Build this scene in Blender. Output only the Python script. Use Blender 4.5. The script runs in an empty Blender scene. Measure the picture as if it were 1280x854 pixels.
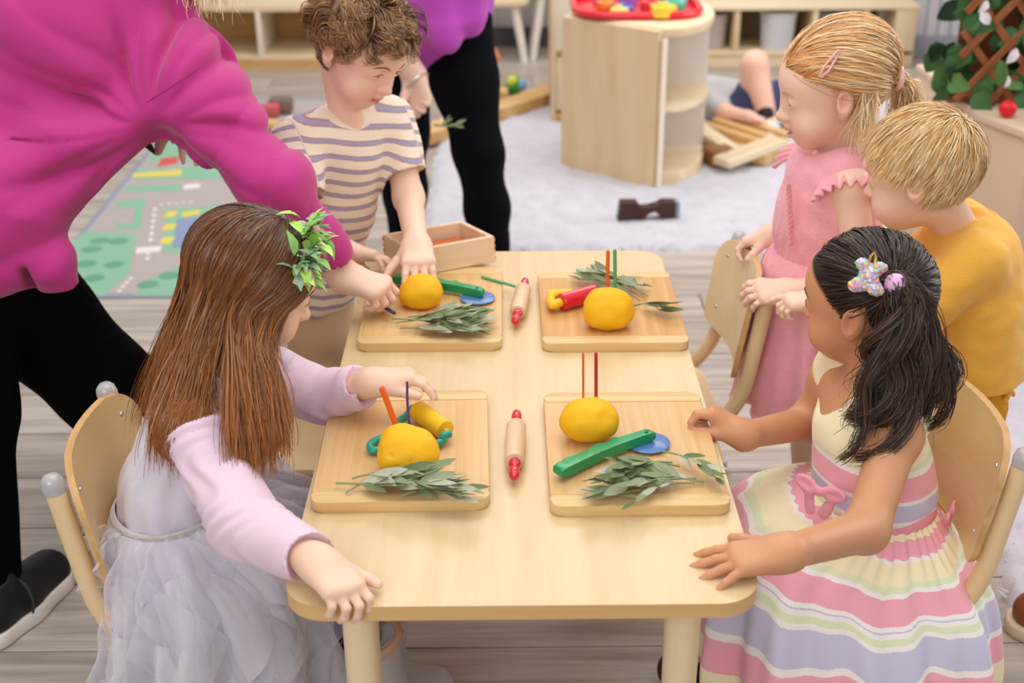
import bpy, bmesh, math, random
import numpy as np
from mathutils import Vector, Matrix, Euler

# ------------------------------------------------------------------ camera
C = bpy.context.scene.collection
SC = bpy.context.scene
cam_data = bpy.data.cameras.new('camera')
cam = bpy.data.objects.new('camera', cam_data)
C.objects.link(cam)
SC.camera = cam
YAW, PITCH, ROLL = 0.00485128, 0.43887779, -0.00584153
fwd = Vector((math.sin(YAW) * math.cos(PITCH), math.cos(YAW) * math.cos(PITCH), -math.sin(PITCH)))
rgt = Vector((math.cos(YAW), -math.sin(YAW), 0.0))
upv = rgt.cross(fwd)
r2 = rgt * math.cos(ROLL) + upv * math.sin(ROLL)
u2 = upv * math.cos(ROLL) - rgt * math.sin(ROLL)
cam.matrix_world = Matrix(((r2.x, u2.x, -fwd.x, 0.0), (r2.y, u2.y, -fwd.y, 0.0), (r2.z, u2.z, -fwd.z, 1.497), (0, 0, 0, 1)))
cam_data.sensor_width = 36.0
cam_data.lens = 1650.0 / 1280.0 * 36.0
cam_data.clip_end = 60
cam_data.dof.use_dof = True
cam_data.dof.focus_distance = 2.0
cam_data.dof.aperture_fstop = 3.8

# ------------------------------------------------------------------ light
SC.view_settings.view_transform = 'Standard'
SC.view_settings.look = 'None'
SC.view_settings.gamma = 1.0
SC.view_settings.use_curve_mapping = False
SC.view_settings.exposure = 0.0
w = bpy.data.worlds.new('world'); SC.world = w; w.use_nodes = True
w.node_tree.nodes['Background'].inputs[0].default_value = (1.0, 0.965, 0.93, 1)
w.node_tree.nodes['Background'].inputs[1].default_value = 0.70
def area(name, loc, target, sx, sy, power, col):
    d = bpy.data.lights.new(name, 'AREA'); d.shape = 'RECTANGLE'; d.size = sx; d.size_y = sy
    d.energy = power; d.color = col
    o = bpy.data.objects.new(name, d); C.objects.link(o); o.location = loc
    o.rotation_euler = (Vector(target) - Vector(loc)).to_track_quat('-Z', 'Y').to_euler()
    return o
area('ceiling_light', (0.1, 2.0, 2.75), (0.1, 2.0, 0.0), 2.4, 2.0, 34, (1.0, 0.96, 0.91))
area('ceiling_light', (0.3, 5.0, 2.75), (0.3, 5.0, 0.0), 2.4, 2.0, 52, (1.0, 0.97, 0.93))
area('window_light', (3.3, 3.6, 1.75), (0.4, 2.2, 0.5), 2.4, 1.5, 48, (0.96, 0.98, 1.0))

area('front_window_light', (-0.9, -1.25, 1.95), (0.0, 2.0, 0.45), 2.6, 1.3, 46, (1.0, 0.98, 0.95))

random.seed(7)
RNG = np.random.default_rng(11)
PI = math.pi

# ------------------------------------------------------------------ materials
def lin(h):
    if not isinstance(h, str): return tuple(h)
    h = h.lstrip('#'); o = []
    for i in (0, 2, 4):
        c = int(h[i:i + 2], 16) / 255.0
        o.append(c / 12.92 if c <= 0.04045 else ((c + 0.055) / 1.055) ** 2.4)
    return tuple(o)
MATS = {}
def new_mat(name):
    m = bpy.data.materials.new(name); m.use_nodes = True
    return m, m.node_tree, m.node_tree.nodes['Principled BSDF']
def setp(b, **k):
    for n, v in k.items():
        b.inputs[n.replace('_', ' ')].default_value = v
def mat(name, col, rough=0.6, spec=0.4, metal=0.0, bump=0.0, bscale=200.0, var=0.0, vscale=8.0, sheen=0.0, sss=0.0, coat=0.0, alpha=1.0, trans=0.0):
    if name in MATS: return MATS[name]
    m, t, b = new_mat(name)
    c = lin(col) + (1.0,)
    setp(b, Base_Color=c, Roughness=rough, Metallic=metal, Alpha=alpha)
    b.inputs['Specular IOR Level'].default_value = spec
    b.inputs['Coat Weight'].default_value = coat
    b.inputs['Transmission Weight'].default_value = trans
    if sheen: b.inputs['Sheen Weight'].default_value = sheen; b.inputs['Sheen Roughness'].default_value = 0.5
    if sss:
        b.inputs['Subsurface Weight'].default_value = sss
        b.inputs['Subsurface Radius'].default_value = (0.010, 0.004, 0.002)
        b.inputs['Subsurface Scale'].default_value = 1.0
    tc = t.nodes.new('ShaderNodeTexCoord')
    if var:
        n = t.nodes.new('ShaderNodeTexNoise'); n.inputs['Scale'].default_value = vscale; n.inputs['Detail'].default_value = 4
        t.links.new(tc.outputs['Object'], n.inputs['Vector'])
        mx = t.nodes.new('ShaderNodeMix'); mx.data_type = 'RGBA'
        mx.inputs[6].default_value = tuple(min(1, x * (1 + var)) for x in c[:3]) + (1,)
        mx.inputs[7].default_value = tuple(x * (1 - var) for x in c[:3]) + (1,)
        t.links.new(n.outputs['Fac'], mx.inputs[0]); t.links.new(mx.outputs[2], b.inputs['Base Color'])
    if bump:
        n = t.nodes.new('ShaderNodeTexNoise'); n.inputs['Scale'].default_value = bscale; n.inputs['Detail'].default_value = 3
        t.links.new(tc.outputs['Object'], n.inputs['Vector'])
        bp = t.nodes.new('ShaderNodeBump'); bp.inputs['Strength'].default_value = bump; bp.inputs['Distance'].default_value = 0.002
        t.links.new(n.outputs['Fac'], bp.inputs['Height']); t.links.new(bp.outputs['Normal'], b.inputs['Normal'])
    MATS[name] = m
    return m
def wood(name, c1, c2, axis='Y', scale=22.0, stretch=14.0, rough=0.42, bands=0.0, ncol=0.0, coat=0.0, coord='Object', jitter=0.0):
    """long soft grain along AXIS, mixing two tones; jitter varies the tone from object to object"""
    if name in MATS: return MATS[name]
    m, t, b = new_mat(name)
    tc = t.nodes.new('ShaderNodeTexCoord'); mp = t.nodes.new('ShaderNodeMapping')
    s = [scale] * 3; s['XYZ'.index(axis)] = scale / stretch
    mp.inputs['Scale'].default_value = s
    t.links.new(tc.outputs[coord], mp.inputs['Vector'])
    n = t.nodes.new('ShaderNodeTexNoise'); n.inputs['Scale'].default_value = 1.0; n.inputs['Detail'].default_value = 6; n.inputs['Roughness'].default_value = 0.62; n.inputs['Distortion'].default_value = 0.4
    oi = t.nodes.new('ShaderNodeObjectInfo')
    ad = t.nodes.new('ShaderNodeVectorMath'); ad.operation = 'ADD'
    mul = t.nodes.new('ShaderNodeMath'); mul.operation = 'MULTIPLY'; mul.inputs[1].default_value = 37.0
    t.links.new(oi.outputs['Random'], mul.inputs[0])
    t.links.new(mp.outputs['Vector'], ad.inputs[0]); t.links.new(mul.outputs[0], ad.inputs[1])
    t.links.new(ad.outputs[0], n.inputs['Vector'])
    rp = t.nodes.new('ShaderNodeValToRGB')
    rp.color_ramp.elements[0].position = 0.36; rp.color_ramp.elements[0].color = lin(c2) + (1,)
    rp.color_ramp.elements[1].position = 0.62; rp.color_ramp.elements[1].color = lin(c1) + (1,)
    t.links.new(n.outputs['Fac'], rp.inputs['Fac'])
    out = rp.outputs['Color']
    if jitter:
        hv = t.nodes.new('ShaderNodeHueSaturation')
        mr = t.nodes.new('ShaderNodeMapRange'); mr.inputs['To Min'].default_value = 1 - jitter; mr.inputs['To Max'].default_value = 1 + jitter
        t.links.new(oi.outputs['Random'], mr.inputs['Value']); t.links.new(mr.outputs[0], hv.inputs['Value'])
        t.links.new(out, hv.inputs['Color']); out = hv.outputs['Color']
    t.links.new(out, b.inputs['Base Color'])
    setp(b, Roughness=rough); b.inputs['Coat Weight'].default_value = coat; b.inputs['Coat Roughness'].default_value = 0.15
    b.inputs['Specular IOR Level'].default_value = 0.4
    MATS[name] = m
    return m
def attr_mat(name, rough=0.6, spec=0.35, bump=0.0, bscale=300.0, sheen=0.0, sss=0.0, attr='Col', rad=(0.010, 0.004, 0.002), aniso=False, stretch=(1, 1, 1)):
    """colour read from the mesh's own colour attribute (printed stripes, lips, strand to strand hair tone)"""
    if name in MATS: return MATS[name]
    m, t, b = new_mat(name)
    a = t.nodes.new('ShaderNodeAttribute'); a.attribute_name = attr
    t.links.new(a.outputs['Color'], b.inputs['Base Color'])
    setp(b, Roughness=rough); b.inputs['Specular IOR Level'].default_value = spec
    if sheen: b.inputs['Sheen Weight'].default_value = sheen; b.inputs['Sheen Roughness'].default_value = 0.5
    if sss:
        b.inputs['Subsurface Weight'].default_value = sss
        b.inputs['Subsurface Radius'].default_value = rad; b.inputs['Subsurface Scale'].default_value = 1.0
    if bump:
        tc = t.nodes.new('ShaderNodeTexCoord'); mp = t.nodes.new('ShaderNodeMapping'); mp.inputs['Scale'].default_value = stretch
        t.links.new(tc.outputs['Object'], mp.inputs['Vector'])
        n = t.nodes.new('ShaderNodeTexNoise'); n.inputs['Scale'].default_value = bscale; n.inputs['Detail'].default_value = 3
        t.links.new(mp.outputs['Vector'], n.inputs['Vector'])
        bp = t.nodes.new('ShaderNodeBump'); bp.inputs['Strength'].default_value = bump; bp.inputs['Distance'].default_value = 0.002
        t.links.new(n.outputs['Fac'], bp.inputs['Height']); t.links.new(bp.outputs['Normal'], b.inputs['Normal'])
    MATS[name] = m
    return m

def band_mat(name, seq, period=None, off=0.0, rough=0.82, bump=0.3, bscale=420, mask=None, soft=0.004):
    """woven stripes across the mesh attribute S (metres); seq of (width, colour); green channel swaps to the mask colour"""
    if name in MATS: return MATS[name]
    m, t, b = new_mat(name)
    a = t.nodes.new('ShaderNodeAttribute'); a.attribute_name = 'Col'
    sp = t.nodes.new('ShaderNodeSeparateColor'); t.links.new(a.outputs['Color'], sp.inputs[0])
    tot = sum(w_ for w_, _ in seq)
    n = t.nodes.new('ShaderNodeMath'); n.operation = 'DIVIDE'; n.inputs[1].default_value = tot; t.links.new(sp.outputs[0], n.inputs[0])
    out = n.outputs[0]
    nj = t.nodes.new('ShaderNodeTexNoise'); nj.inputs['Scale'].default_value = 700; nj.inputs['Detail'].default_value = 1
    tcj = t.nodes.new('ShaderNodeTexCoord'); t.links.new(tcj.outputs['Object'], nj.inputs['Vector'])
    mj = t.nodes.new('ShaderNodeMath'); mj.operation = 'MULTIPLY_ADD'; mj.inputs[1].default_value = soft / tot; t.links.new(nj.outputs['Fac'], mj.inputs[0]); t.links.new(out, mj.inputs[2]); out = mj.outputs[0]
    if period:
        f = t.nodes.new('ShaderNodeMath'); f.operation = 'FRACT'; t.links.new(out, f.inputs[0]); out = f.outputs[0]
    rp = t.nodes.new('ShaderNodeValToRGB'); cr = rp.color_ramp; cr.interpolation = 'CONSTANT'
    edge = 0.0
    for i, (w_, c) in enumerate(seq):
        if i == 0: el_ = cr.elements[0]; el_.position = 0.0
        elif i == 1: el_ = cr.elements[1]; el_.position = edge / tot
        else: el_ = cr.elements.new(edge / tot)
        el_.color = tuple(lin(c)) + (1,); edge += w_
    t.links.new(out, rp.inputs[0]); colr = rp.outputs[0]
    if mask:
        mx = t.nodes.new('ShaderNodeMix'); mx.data_type = 'RGBA'; mx.inputs[7].default_value = tuple(lin(mask)) + (1,)
        g_ = t.nodes.new('ShaderNodeMath'); g_.operation = 'GREATER_THAN'; g_.inputs[1].default_value = 0.5; t.links.new(sp.outputs[1], g_.inputs[0])
        t.links.new(g_.outputs[0], mx.inputs[0]); t.links.new(colr, mx.inputs[6]); colr = mx.outputs[2]
    t.links.new(colr, b.inputs['Base Color']); setp(b, Roughness=rough); b.inputs['Specular IOR Level'].default_value = 0.2
    b.inputs['Sheen Weight'].default_value = 0.2
    tc = t.nodes.new('ShaderNodeTexCoord'); nz = t.nodes.new('ShaderNodeTexNoise'); nz.inputs['Scale'].default_value = bscale; t.links.new(tc.outputs['Object'], nz.inputs['Vector'])
    bp = t.nodes.new('ShaderNodeBump'); bp.inputs['Strength'].default_value = bump; bp.inputs['Distance'].default_value = 0.002
    t.links.new(nz.outputs['Fac'], bp.inputs['Height']); t.links.new(bp.outputs['Normal'], b.inputs['Normal'])
    MATS[name] = m; return m

# ------------------------------------------------------------------ objects
def link(name, me, parent=None, m=None):
    o = bpy.data.objects.new(name, me); C.objects.link(o)
    if m is not None and me is not None and not me.materials: me.materials.append(m)
    if parent is not None: o.parent = parent
    return o
def tag(o, label, cat, group=None):
    o['label'] = label; o['category'] = cat
    if group: o['group'] = group
    return o
def thing(name, label, cat, loc=(0, 0, 0), rz=0.0, group=None, rot=None):
    o = bpy.data.objects.new(name, None); C.objects.link(o)
    o.location = loc; o.rotation_euler = rot if rot else (0, 0, rz); o.empty_display_size = 0.02
    return tag(o, label, cat, group)
def copy_tree(o, parent=None):
    c = o.copy(); C.objects.link(c)
    if parent is not None: c.parent = parent
    for ch in list(o.children): copy_tree(ch, c)
    return c
def struct(o):
    o['kind'] = 'structure'; return o
def bm_obj(name, bm, m, parent=None, smooth=True, loc=None):
    me = bpy.data.meshes.new(name); bm.normal_update(); bm.to_mesh(me); bm.free()
    if smooth:
        me.polygons.foreach_set('use_smooth', [True] * len(me.polygons))
        try: me.set_sharp_from_angle(angle=math.radians(38))
        except Exception: pass
    o = link(name, me, parent, m)
    if loc is not None: o.location = loc
    return o
def add_box(bm, c, s, rot=None, bev=0.0, seg=2):
    ret = bmesh.ops.create_cube(bm, size=1.0)
    vs = ret['verts']
    bmesh.ops.scale(bm, vec=Vector(s), verts=vs)
    if bev:
        es = list({e for v in vs for e in v.link_edges})
        r = bmesh.ops.bevel(bm, geom=es, offset=bev, segments=seg, affect='EDGES', profile=0.5)
        vs = list({v for f in r['faces'] for v in f.verts} | {v for v in vs if v.is_valid})
    M = Matrix.Translation(Vector(c)) @ (rot.to_matrix().to_4x4() if isinstance(rot, Euler) else (rot if rot is not None else Matrix.Identity(4)))
    bmesh.ops.transform(bm, matrix=M, verts=vs)
    return vs
def box_obj(name, c, s, m, parent=None, bev=0.003, rot=None, seg=2):
    bm = bmesh.new(); add_box(bm, (0, 0, 0), s, None, bev, seg)
    o = bm_obj(name, bm, m, parent); o.location = c
    if rot is not None: o.rotation_euler = rot
    return o
def rounded_rect(w, d, r, n=6):
    p = []
    for cx, cy, a0 in ((w / 2 - r, d / 2 - r, 0), (-w / 2 + r, d / 2 - r, 90), (-w / 2 + r, -d / 2 + r, 180), (w / 2 - r, -d / 2 + r, 270)):
        for i in range(n + 1):
            a = math.radians(a0 + 90.0 * i / n)
            p.append((cx + r * math.cos(a), cy + r * math.sin(a)))
    return p
def add_prism(bm, pts, z0, z1, bev=0.0, M=None, seg=2):
    """extrude an outline in xy from z0 to z1"""
    lo = [bm.verts.new((x, y, z0)) for x, y in pts]; hi = [bm.verts.new((x, y, z1)) for x, y in pts]
    n = len(pts)
    ft = bm.faces.new(hi); fb = bm.faces.new(lo[::-1])
    for i in range(n): bm.faces.new((lo[i], lo[(i + 1) % n], hi[(i + 1) % n], hi[i]))
    vs = lo + hi
    if bev:
        es = list(ft.edges) + list(fb.edges)
        r = bmesh.ops.bevel(bm, geom=es, offset=bev, segments=seg, affect='EDGES', profile=0.5)
        vs = list({v for f in r['faces'] for v in f.verts} | {v for v in vs if v.is_valid})
    if M is not None: bmesh.ops.transform(bm, matrix=M, verts=vs)
    return vs
def add_lathe(bm, prof, n=24, M=None):
    """profile of (radius, z) turned about z; zero radius closes"""
    rings = []; vs = []
    for r, z in prof:
        if r < 1e-6:
            v = bm.verts.new((0, 0, z)); rings.append([v]); vs.append(v)
        else:
            rg = [bm.verts.new((r * math.cos(2 * PI * i / n), r * math.sin(2 * PI * i / n), z)) for i in range(n)]
            rings.append(rg); vs += rg
    for a, b in zip(rings[:-1], rings[1:]):
        for i in range(n):
            j = (i + 1) % n
            if len(a) == 1 and len(b) == 1: continue
            if len(a) == 1: bm.faces.new((a[0], b[j], b[i]))
            elif len(b) == 1: bm.faces.new((a[i], a[j], b[0]))
            else: bm.faces.new((a[i], a[j], b[j], b[i]))
    if M is not None: bmesh.ops.transform(bm, matrix=M, verts=vs)
    return vs
def smooth_path(pts, n=8):
    """Catmull-Rom through the points"""
    P = [Vector(p) for p in pts]; P = [P[0] * 2 - P[1]] + P + [P[-1] * 2 - P[-2]]
    out = []
    for i in range(1, len(P) - 2):
        for k in range(n):
            t = k / n
            a, b, c, d = P[i - 1], P[i], P[i + 1], P[i + 2]
            out.append(0.5 * ((2 * b) + (c - a) * t + (2 * a - 5 * b + 4 * c - d) * t * t + (3 * b - a - 3 * c + d) * t ** 3))
    out.append(P[-2]); return out
def add_tube(bm, pts, rad, n=12, cap=True, flat=(1.0, 1.0), up=(0, 0, 1)):
    P = [Vector(p) for p in pts]; N = len(P)
    R = rad if isinstance(rad, (list, tuple)) else [rad] * N
    prev = None; rings = []
    for i in range(N):
        t = (P[min(i + 1, N - 1)] - P[max(i - 1, 0)]).normalized()
        if prev is None:
            u = Vector(up)
            if abs(u.dot(t)) > 0.95: u = Vector((1, 0, 0))
            s = t.cross(u).normalized()
        else:
            s = (prev - t * prev.dot(t)).normalized()
        prev = s; q = s.cross(t)
        rings.append([bm.verts.new(P[i] + (s * math.cos(2 * PI * k / n) * flat[0] + q * math.sin(2 * PI * k / n) * flat[1]) * R[i]) for k in range(n)])
    for a, b in zip(rings[:-1], rings[1:]):
        for k in range(n): bm.faces.new((a[k], a[(k + 1) % n], b[(k + 1) % n], b[k]))
    if cap:
        bm.faces.new(rings[0][::-1]); bm.faces.new(rings[-1])
    bmesh.ops.recalc_face_normals(bm, faces=bm.faces[:])
def axis_matrix(a, b):
    """z axis from a to b, origin a"""
    a = Vector(a); z = (Vector(b) - a).normalized()
    return Matrix.Translation(a) @ z.to_track_quat('Z', 'Y').to_matrix().to_4x4()

# ------------------------------------------------------------------ soft solids: signed distance fields turned into one smooth mesh
def V3(p): return np.array(p, dtype=np.float32)
def unit(v):
    v = np.array(v, dtype=np.float64); return v / max(np.linalg.norm(v), 1e-9)
class Soft:
    def __init__(s): s.ops = []; s.disp = None
    def cap(s, a, b, ra, rb=None, k=0.012, op='u', wide=None, ratio=1.0):
        s.ops.append(('c', V3(a), V3(b), ra, ra if rb is None else rb, k, op, None if wide is None else V3(unit(wide)), ratio)); return s
    def chain(s, pts, rad, k=0.012, wide=None, ratio=1.0):
        for i in range(len(pts) - 1): s.cap(pts[i], pts[i + 1], rad[i], rad[i + 1], k, 'u', wide, ratio)
        return s
    def ell(s, c, r, rot=None, k=0.012, op='u'):
        R = np.eye(3) if rot is None else np.array(rot)
        s.ops.append(('e', V3(c), V3(r), R.astype(np.float32), k, op)); return s
    def cut(s, p, n, k=0.0):
        """throw away the side the normal points to"""
        s.ops.append(('h', V3(p), V3(unit(n)), k)); return s
    def bounds(s):
        lo = np.full(3, 1e9); hi = -lo
        for o in s.ops:
            if o[0] == 'c' and o[6] == 'u':
                r = max(o[3], o[4]) * max(1, o[8]); 
                for p in (o[1], o[2]): lo = np.minimum(lo, p - r); hi = np.maximum(hi, p + r)
            if o[0] == 'e' and o[5] == 'u':
                e = np.sqrt(((o[3] * o[2][None, :]) ** 2).sum(1)); lo = np.minimum(lo, o[1] - e); hi = np.maximum(hi, o[1] + e)
        return lo, hi
    def field(s, M, lo, hi, h):
        """M: 3x3 columns = grid axes in the world, with origin; returns F over the grid"""
        R, O = M
        n = np.ceil((np.array(hi) - np.array(lo)) / h).astype(int) + 1
        F = np.full(n, 0.2, dtype=np.float32)
        ax = [np.arange(n[i], dtype=np.float32) * h + lo[i] for i in range(3)]
        def block(pts, r):
            L = (np.array(pts) - O) @ R
            a = np.floor((L.min(0) - r - np.array(lo)) / h).astype(int); b = np.ceil((L.max(0) + r - np.array(lo)) / h).astype(int) + 1
            a = np.clip(a, 0, n); b = np.clip(b, 0, n)
            if (b <= a).any(): return None
            sl = tuple(slice(a[i], b[i]) for i in range(3))
            X, Y, Z = ax[0][sl[0]][:, None, None], ax[1][sl[1]][None, :, None], ax[2][sl[2]][None, None, :]
            W = [(X * R[i, 0] + Y * R[i, 1] + Z * R[i, 2] + O[i]).astype(np.float32) for i in range(3)]
            return sl, W
        def blend(sl, d, k, op):
            f = F[sl]
            if op == 's': d = -d
            if k <= 0:
                F[sl] = np.minimum(f, d) if op == 'u' else np.maximum(f, d); return
            g = np.maximum(k - np.abs(f - d), 0.0) / k
            q = g * g * k * 0.25
            F[sl] = np.minimum(f, d) - q if op == 'u' else np.maximum(f, d) + q
        for o in s.ops:
            if o[0] == 'c':
                _, a, b, ra, rb, k, op, wide, ratio = o
                B = block([a, b], max(ra, rb) * max(1.0, ratio) + k + 2.5 * h)
                if B is None: continue
                sl, W = B
                P = [W[i] - a[i] for i in range(3)]; d = (b - a).astype(np.float64)
                if wide is not None:
                    f = (P[0] * wide[0] + P[1] * wide[1] + P[2] * wide[2]) * (1 - 1 / ratio)
                    P = [P[i] - wide[i] * f for i in range(3)]
                    d = d - np.array(wide) * float(np.dot(d, wide)) * (1 - 1 / ratio)
                L2 = float(np.dot(d, d)) + 1e-12
                t = np.clip((P[0] * d[0] + P[1] * d[1] + P[2] * d[2]) / L2, 0, 1).astype(np.float32)
                D = np.sqrt((P[0] - t * d[0]) ** 2 + (P[1] - t * d[1]) ** 2 + (P[2] - t * d[2]) ** 2) - (ra + (rb - ra) * t)
                blend(sl, D.astype(np.float32), k, op)
            elif o[0] == 'e':
                _, c, r, Q, k, op = o
                e = np.sqrt(((Q * r[None, :]) ** 2).sum(1)).max()
                B = block([c], float(max(r)) + k + 2.5 * h)
                if B is None: continue
                sl, W = B
                P = [W[i] - c[i] for i in range(3)]
                L = [P[0] * Q[0, j] + P[1] * Q[1, j] + P[2] * Q[2, j] for j in range(3)]
                k0 = np.sqrt((L[0] / r[0]) ** 2 + (L[1] / r[1]) ** 2 + (L[2] / r[2]) ** 2)
                k1 = np.sqrt((L[0] / r[0] ** 2) ** 2 + (L[1] / r[1] ** 2) ** 2 + (L[2] / r[2] ** 2) ** 2) + 1e-9
                blend(sl, (k0 * (k0 - 1) / k1).astype(np.float32), k, op)
            else:
                _, p, nn, k = o
                X, Y, Z = ax[0][:, None, None], ax[1][None, :, None], ax[2][None, None, :]
                D = sum((X * R[i, 0] + Y * R[i, 1] + Z * R[i, 2] + O[i] - p[i]) * nn[i] for i in range(3))
                F[...] = np.maximum(F, D)
        if s.disp is not None:
            m = np.abs(F) < 0.03
            I = np.argwhere(m)
            if len(I):
                L = I * h + np.array(lo); Wp = L @ R.T + O
                F[m] += s.disp(Wp).astype(np.float32)
        return F
    def surf(s, M, lo, hi, h):
        F = s.field(M, lo, hi, h)
        v, q = nets(F)
        v = (v * h + np.array(lo)) @ M[0].T + M[1]
        return v, q
    def mesh(s, h=0.004, boxes=(), pad=0.012):
        """boxes: (axes 3x3, origin, lo, hi, h) regions rebuilt finer"""
        lo, hi = s.bounds(); I = (np.eye(3), np.zeros(3))
        v, q = s.surf(I, lo - pad, hi + pad, h)
        keep = np.ones(len(q), bool); cen = v[q].mean(1) if len(q) else np.zeros((0, 3))
        VV, QQ = [], []
        for (R, O, bl, bh, bh_) in boxes:
            L = (cen - O) @ R
            keep &= ~((L > np.array(bl) + h).all(1) & (L < np.array(bh) - h).all(1))
        VV.append(v); QQ.append(q[keep]); off = len(v)
        for (R, O, bl, bh, bh_) in boxes:
            v2, q2 = s.surf((R, O), np.array(bl), np.array(bh), bh_)
            VV.append(v2); QQ.append(q2 + off); off += len(v2)
        v = np.concatenate(VV); q = np.concatenate(QQ)
        used = np.zeros(len(v), bool); used[q.ravel()] = True
        remap = np.cumsum(used) - 1
        return v[used], remap[q]
def nets(F):
    S = F < 0
    c = np.zeros(tuple(x - 1 for x in F.shape), np.int8)
    for i in (0, 1):
        for j in (0, 1):
            for k in (0, 1):
                c += S[i:i + c.shape[0], j:j + c.shape[1], k:k + c.shape[2]]
    act = (c > 0) & (c < 8)
    cells = np.argwhere(act)
    idx = np.full(c.shape, -1, np.int32); idx[act] = np.arange(len(cells))
    acc = np.zeros((len(cells), 3)); cnt = np.zeros(len(cells))
    E3 = np.eye(3, dtype=int)
    for a in range(3):
        o1, o2 = E3[(a + 1) % 3], E3[(a + 2) % 3]
        for i in (0, 1):
            for j in (0, 1):
                p = cells + o1 * i + o2 * j; q = p + E3[a]
                f0 = F[p[:, 0], p[:, 1], p[:, 2]]; f1 = F[q[:, 0], q[:, 1], q[:, 2]]
                m = (f0 < 0) != (f1 < 0)
                t = np.where(m, f0 / np.where(m, f0 - f1, 1), 0)
                acc += np.where(m[:, None], (o1 * i + o2 * j) + t[:, None] * E3[a], 0); cnt += m
    v = cells + acc / np.maximum(cnt, 1)[:, None]
    quads = []
    for a in range(3):
        b, d = (a + 1) % 3, (a + 2) % 3
        sl0 = [slice(None)] * 3; sl1 = [slice(None)] * 3
        sl0[a] = slice(0, -1); sl1[a] = slice(1, None)
        cr = S[tuple(sl0)] != S[tuple(sl1)]
        I = np.argwhere(cr)
        ok = (I[:, b] > 0) & (I[:, d] > 0) & (I[:, b] < c.shape[b]) & (I[:, d] < c.shape[d])
        I = I[ok]
        s0 = S[I[:, 0], I[:, 1], I[:, 2]]
        g = lambda db, dd: idx[tuple((I - E3[b] * db - E3[d] * dd).T)]
        Q = np.stack([g(0, 0), g(1, 0), g(1, 1), g(0, 1)], 1)
        Q = np.where(s0[:, None], Q, Q[:, ::-1])
        quads.append(Q)
    return v, np.concatenate(quads)
def np_mesh(name, v, q, col=None, smooth=True, extra=None):
    me = bpy.data.meshes.new(name)
    n, m, k = len(v), len(q), q.shape[1]
    me.vertices.add(n); me.vertices.foreach_set('co', np.ascontiguousarray(v, dtype=np.float32).ravel())
    me.loops.add(m * k); me.loops.foreach_set('vertex_index', np.ascontiguousarray(q, dtype=np.int32).ravel())
    me.polygons.add(m); me.polygons.foreach_set('loop_start', np.arange(0, m * k, k, dtype=np.int32))
    me.update(calc_edges=True)
    me.polygons.foreach_set('use_smooth', np.full(m, smooth))
    if col is not None:
        a = me.color_attributes.new('Col', 'FLOAT_COLOR', 'POINT')
        c4 = np.ones((n, 4), np.float32); c4[:, :3] = col
        a.data.foreach_set('color', c4.ravel())
    me.update()
    return me
def soft_obj(name, sdf, m, parent, h=0.004, boxes=(), colfn=None):
    v, q = sdf.mesh(h, boxes)
    org = np.array(parent.matrix_world.translation) if False else np.array(parent.location) if parent is not None else np.zeros(3)
    col = colfn(v) if colfn is not None else None
    me = np_mesh(name, v - org, q, col)
    return link(name, me, parent, m)
def ngrain(P, scale, seed=0.0):
    """cheap smooth noise in [-1,1] from summed sines"""
    x, y, z = [P[:, i] * scale for i in range(3)]
    return (np.sin(x * 1.7 + 1.3 * np.sin(y * 1.1 + seed) + seed) + np.sin(y * 1.9 + 1.2 * np.sin(z * 1.3 + 2 * seed) + 1.1) + np.sin(z * 1.6 + 1.4 * np.sin(x * 0.9 + seed) + 2.3)) / 3.0
def frame(fwd_dir, up_dir):
    """columns: right-hand x, forward y, up z"""
    y = unit(fwd_dir); z = np.array(up_dir, float); z = unit(z - y * np.dot(z, y)); x = np.cross(y, z)
    return np.stack([x, y, z], 1)

# ------------------------------------------------------------------ the room
BIRCH = wood('birch', 'ecd9b8', 'dcc29a', 'Z', 9.0, 10.0, 0.45)
BIRCH_H = wood('birch_flat', 'eedcbd', 'dfc69e', 'X', 9.0, 10.0, 0.45)
PLY_EDGE = wood('ply_edge', 'dcb47c', 'c79a5c', 'X', 30.0, 10.0, 0.5)
PLANK = wood('vinyl_plank', 'c3b8ae', '9a8e85', 'X', 26.0, 16.0, 0.36, jitter=0.10)
floor_bm = bmesh.new(); add_box(floor_bm, (0, 3.3, -0.03), (9.0, 9.8, 0.04))
floor = struct(bm_obj('floor', floor_bm, mat('floor_joint', '8b827b', 0.8), smooth=False))
pb = bmesh.new(); add_box(pb, (0, 0, 0.001), (1.196, 0.1965, 0.022), None, 0.0012, 1)
pme = None
for j in range(37):
    y = 0.604 + 0.2 * j
    half = 0.45 + 0.42 * (y + 0.3)
    off = (j * 0.437) % 1.2 - 0.27 + (0.0 if j % 2 else 0.11)
    i0 = int(math.floor((-half - off) / 1.2)); i1 = int(math.ceil((half - off) / 1.2))
    for i in range(i0, i1 + 1):
        x = off + 1.2 * i
        if abs(x) > half + 0.6 or abs(x) > 4.0: continue
        if pme is None:
            o = bm_obj('plank', pb, PLANK, floor, smooth=False); pme = o.data
        else:
            o = link('plank', pme, floor)
        o.location = (x, y, -0.012)
WALL = mat('wall_paint', 'd9d6d8', 0.8, 0.2)
box_obj('wall_back', (-0.7, 6.80, 1.35), (5.0, 0.1, 2.8), WALL, None, 0.0)['kind'] = 'structure'
box_obj('wall_right', (4.2, 2.6, 1.35), (0.1, 8.3, 2.8), WALL, None, 0.0)['kind'] = 'structure'
box_obj('wall_left', (-4.2, 2.6, 1.35), (0.1, 8.3, 2.8), WALL, None, 0.0)['kind'] = 'structure'
box_obj('wall_front', (0, -1.5, 1.35), (8.5, 0.1, 2.8), WALL, None, 0.0)['kind'] = 'structure'
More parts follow.
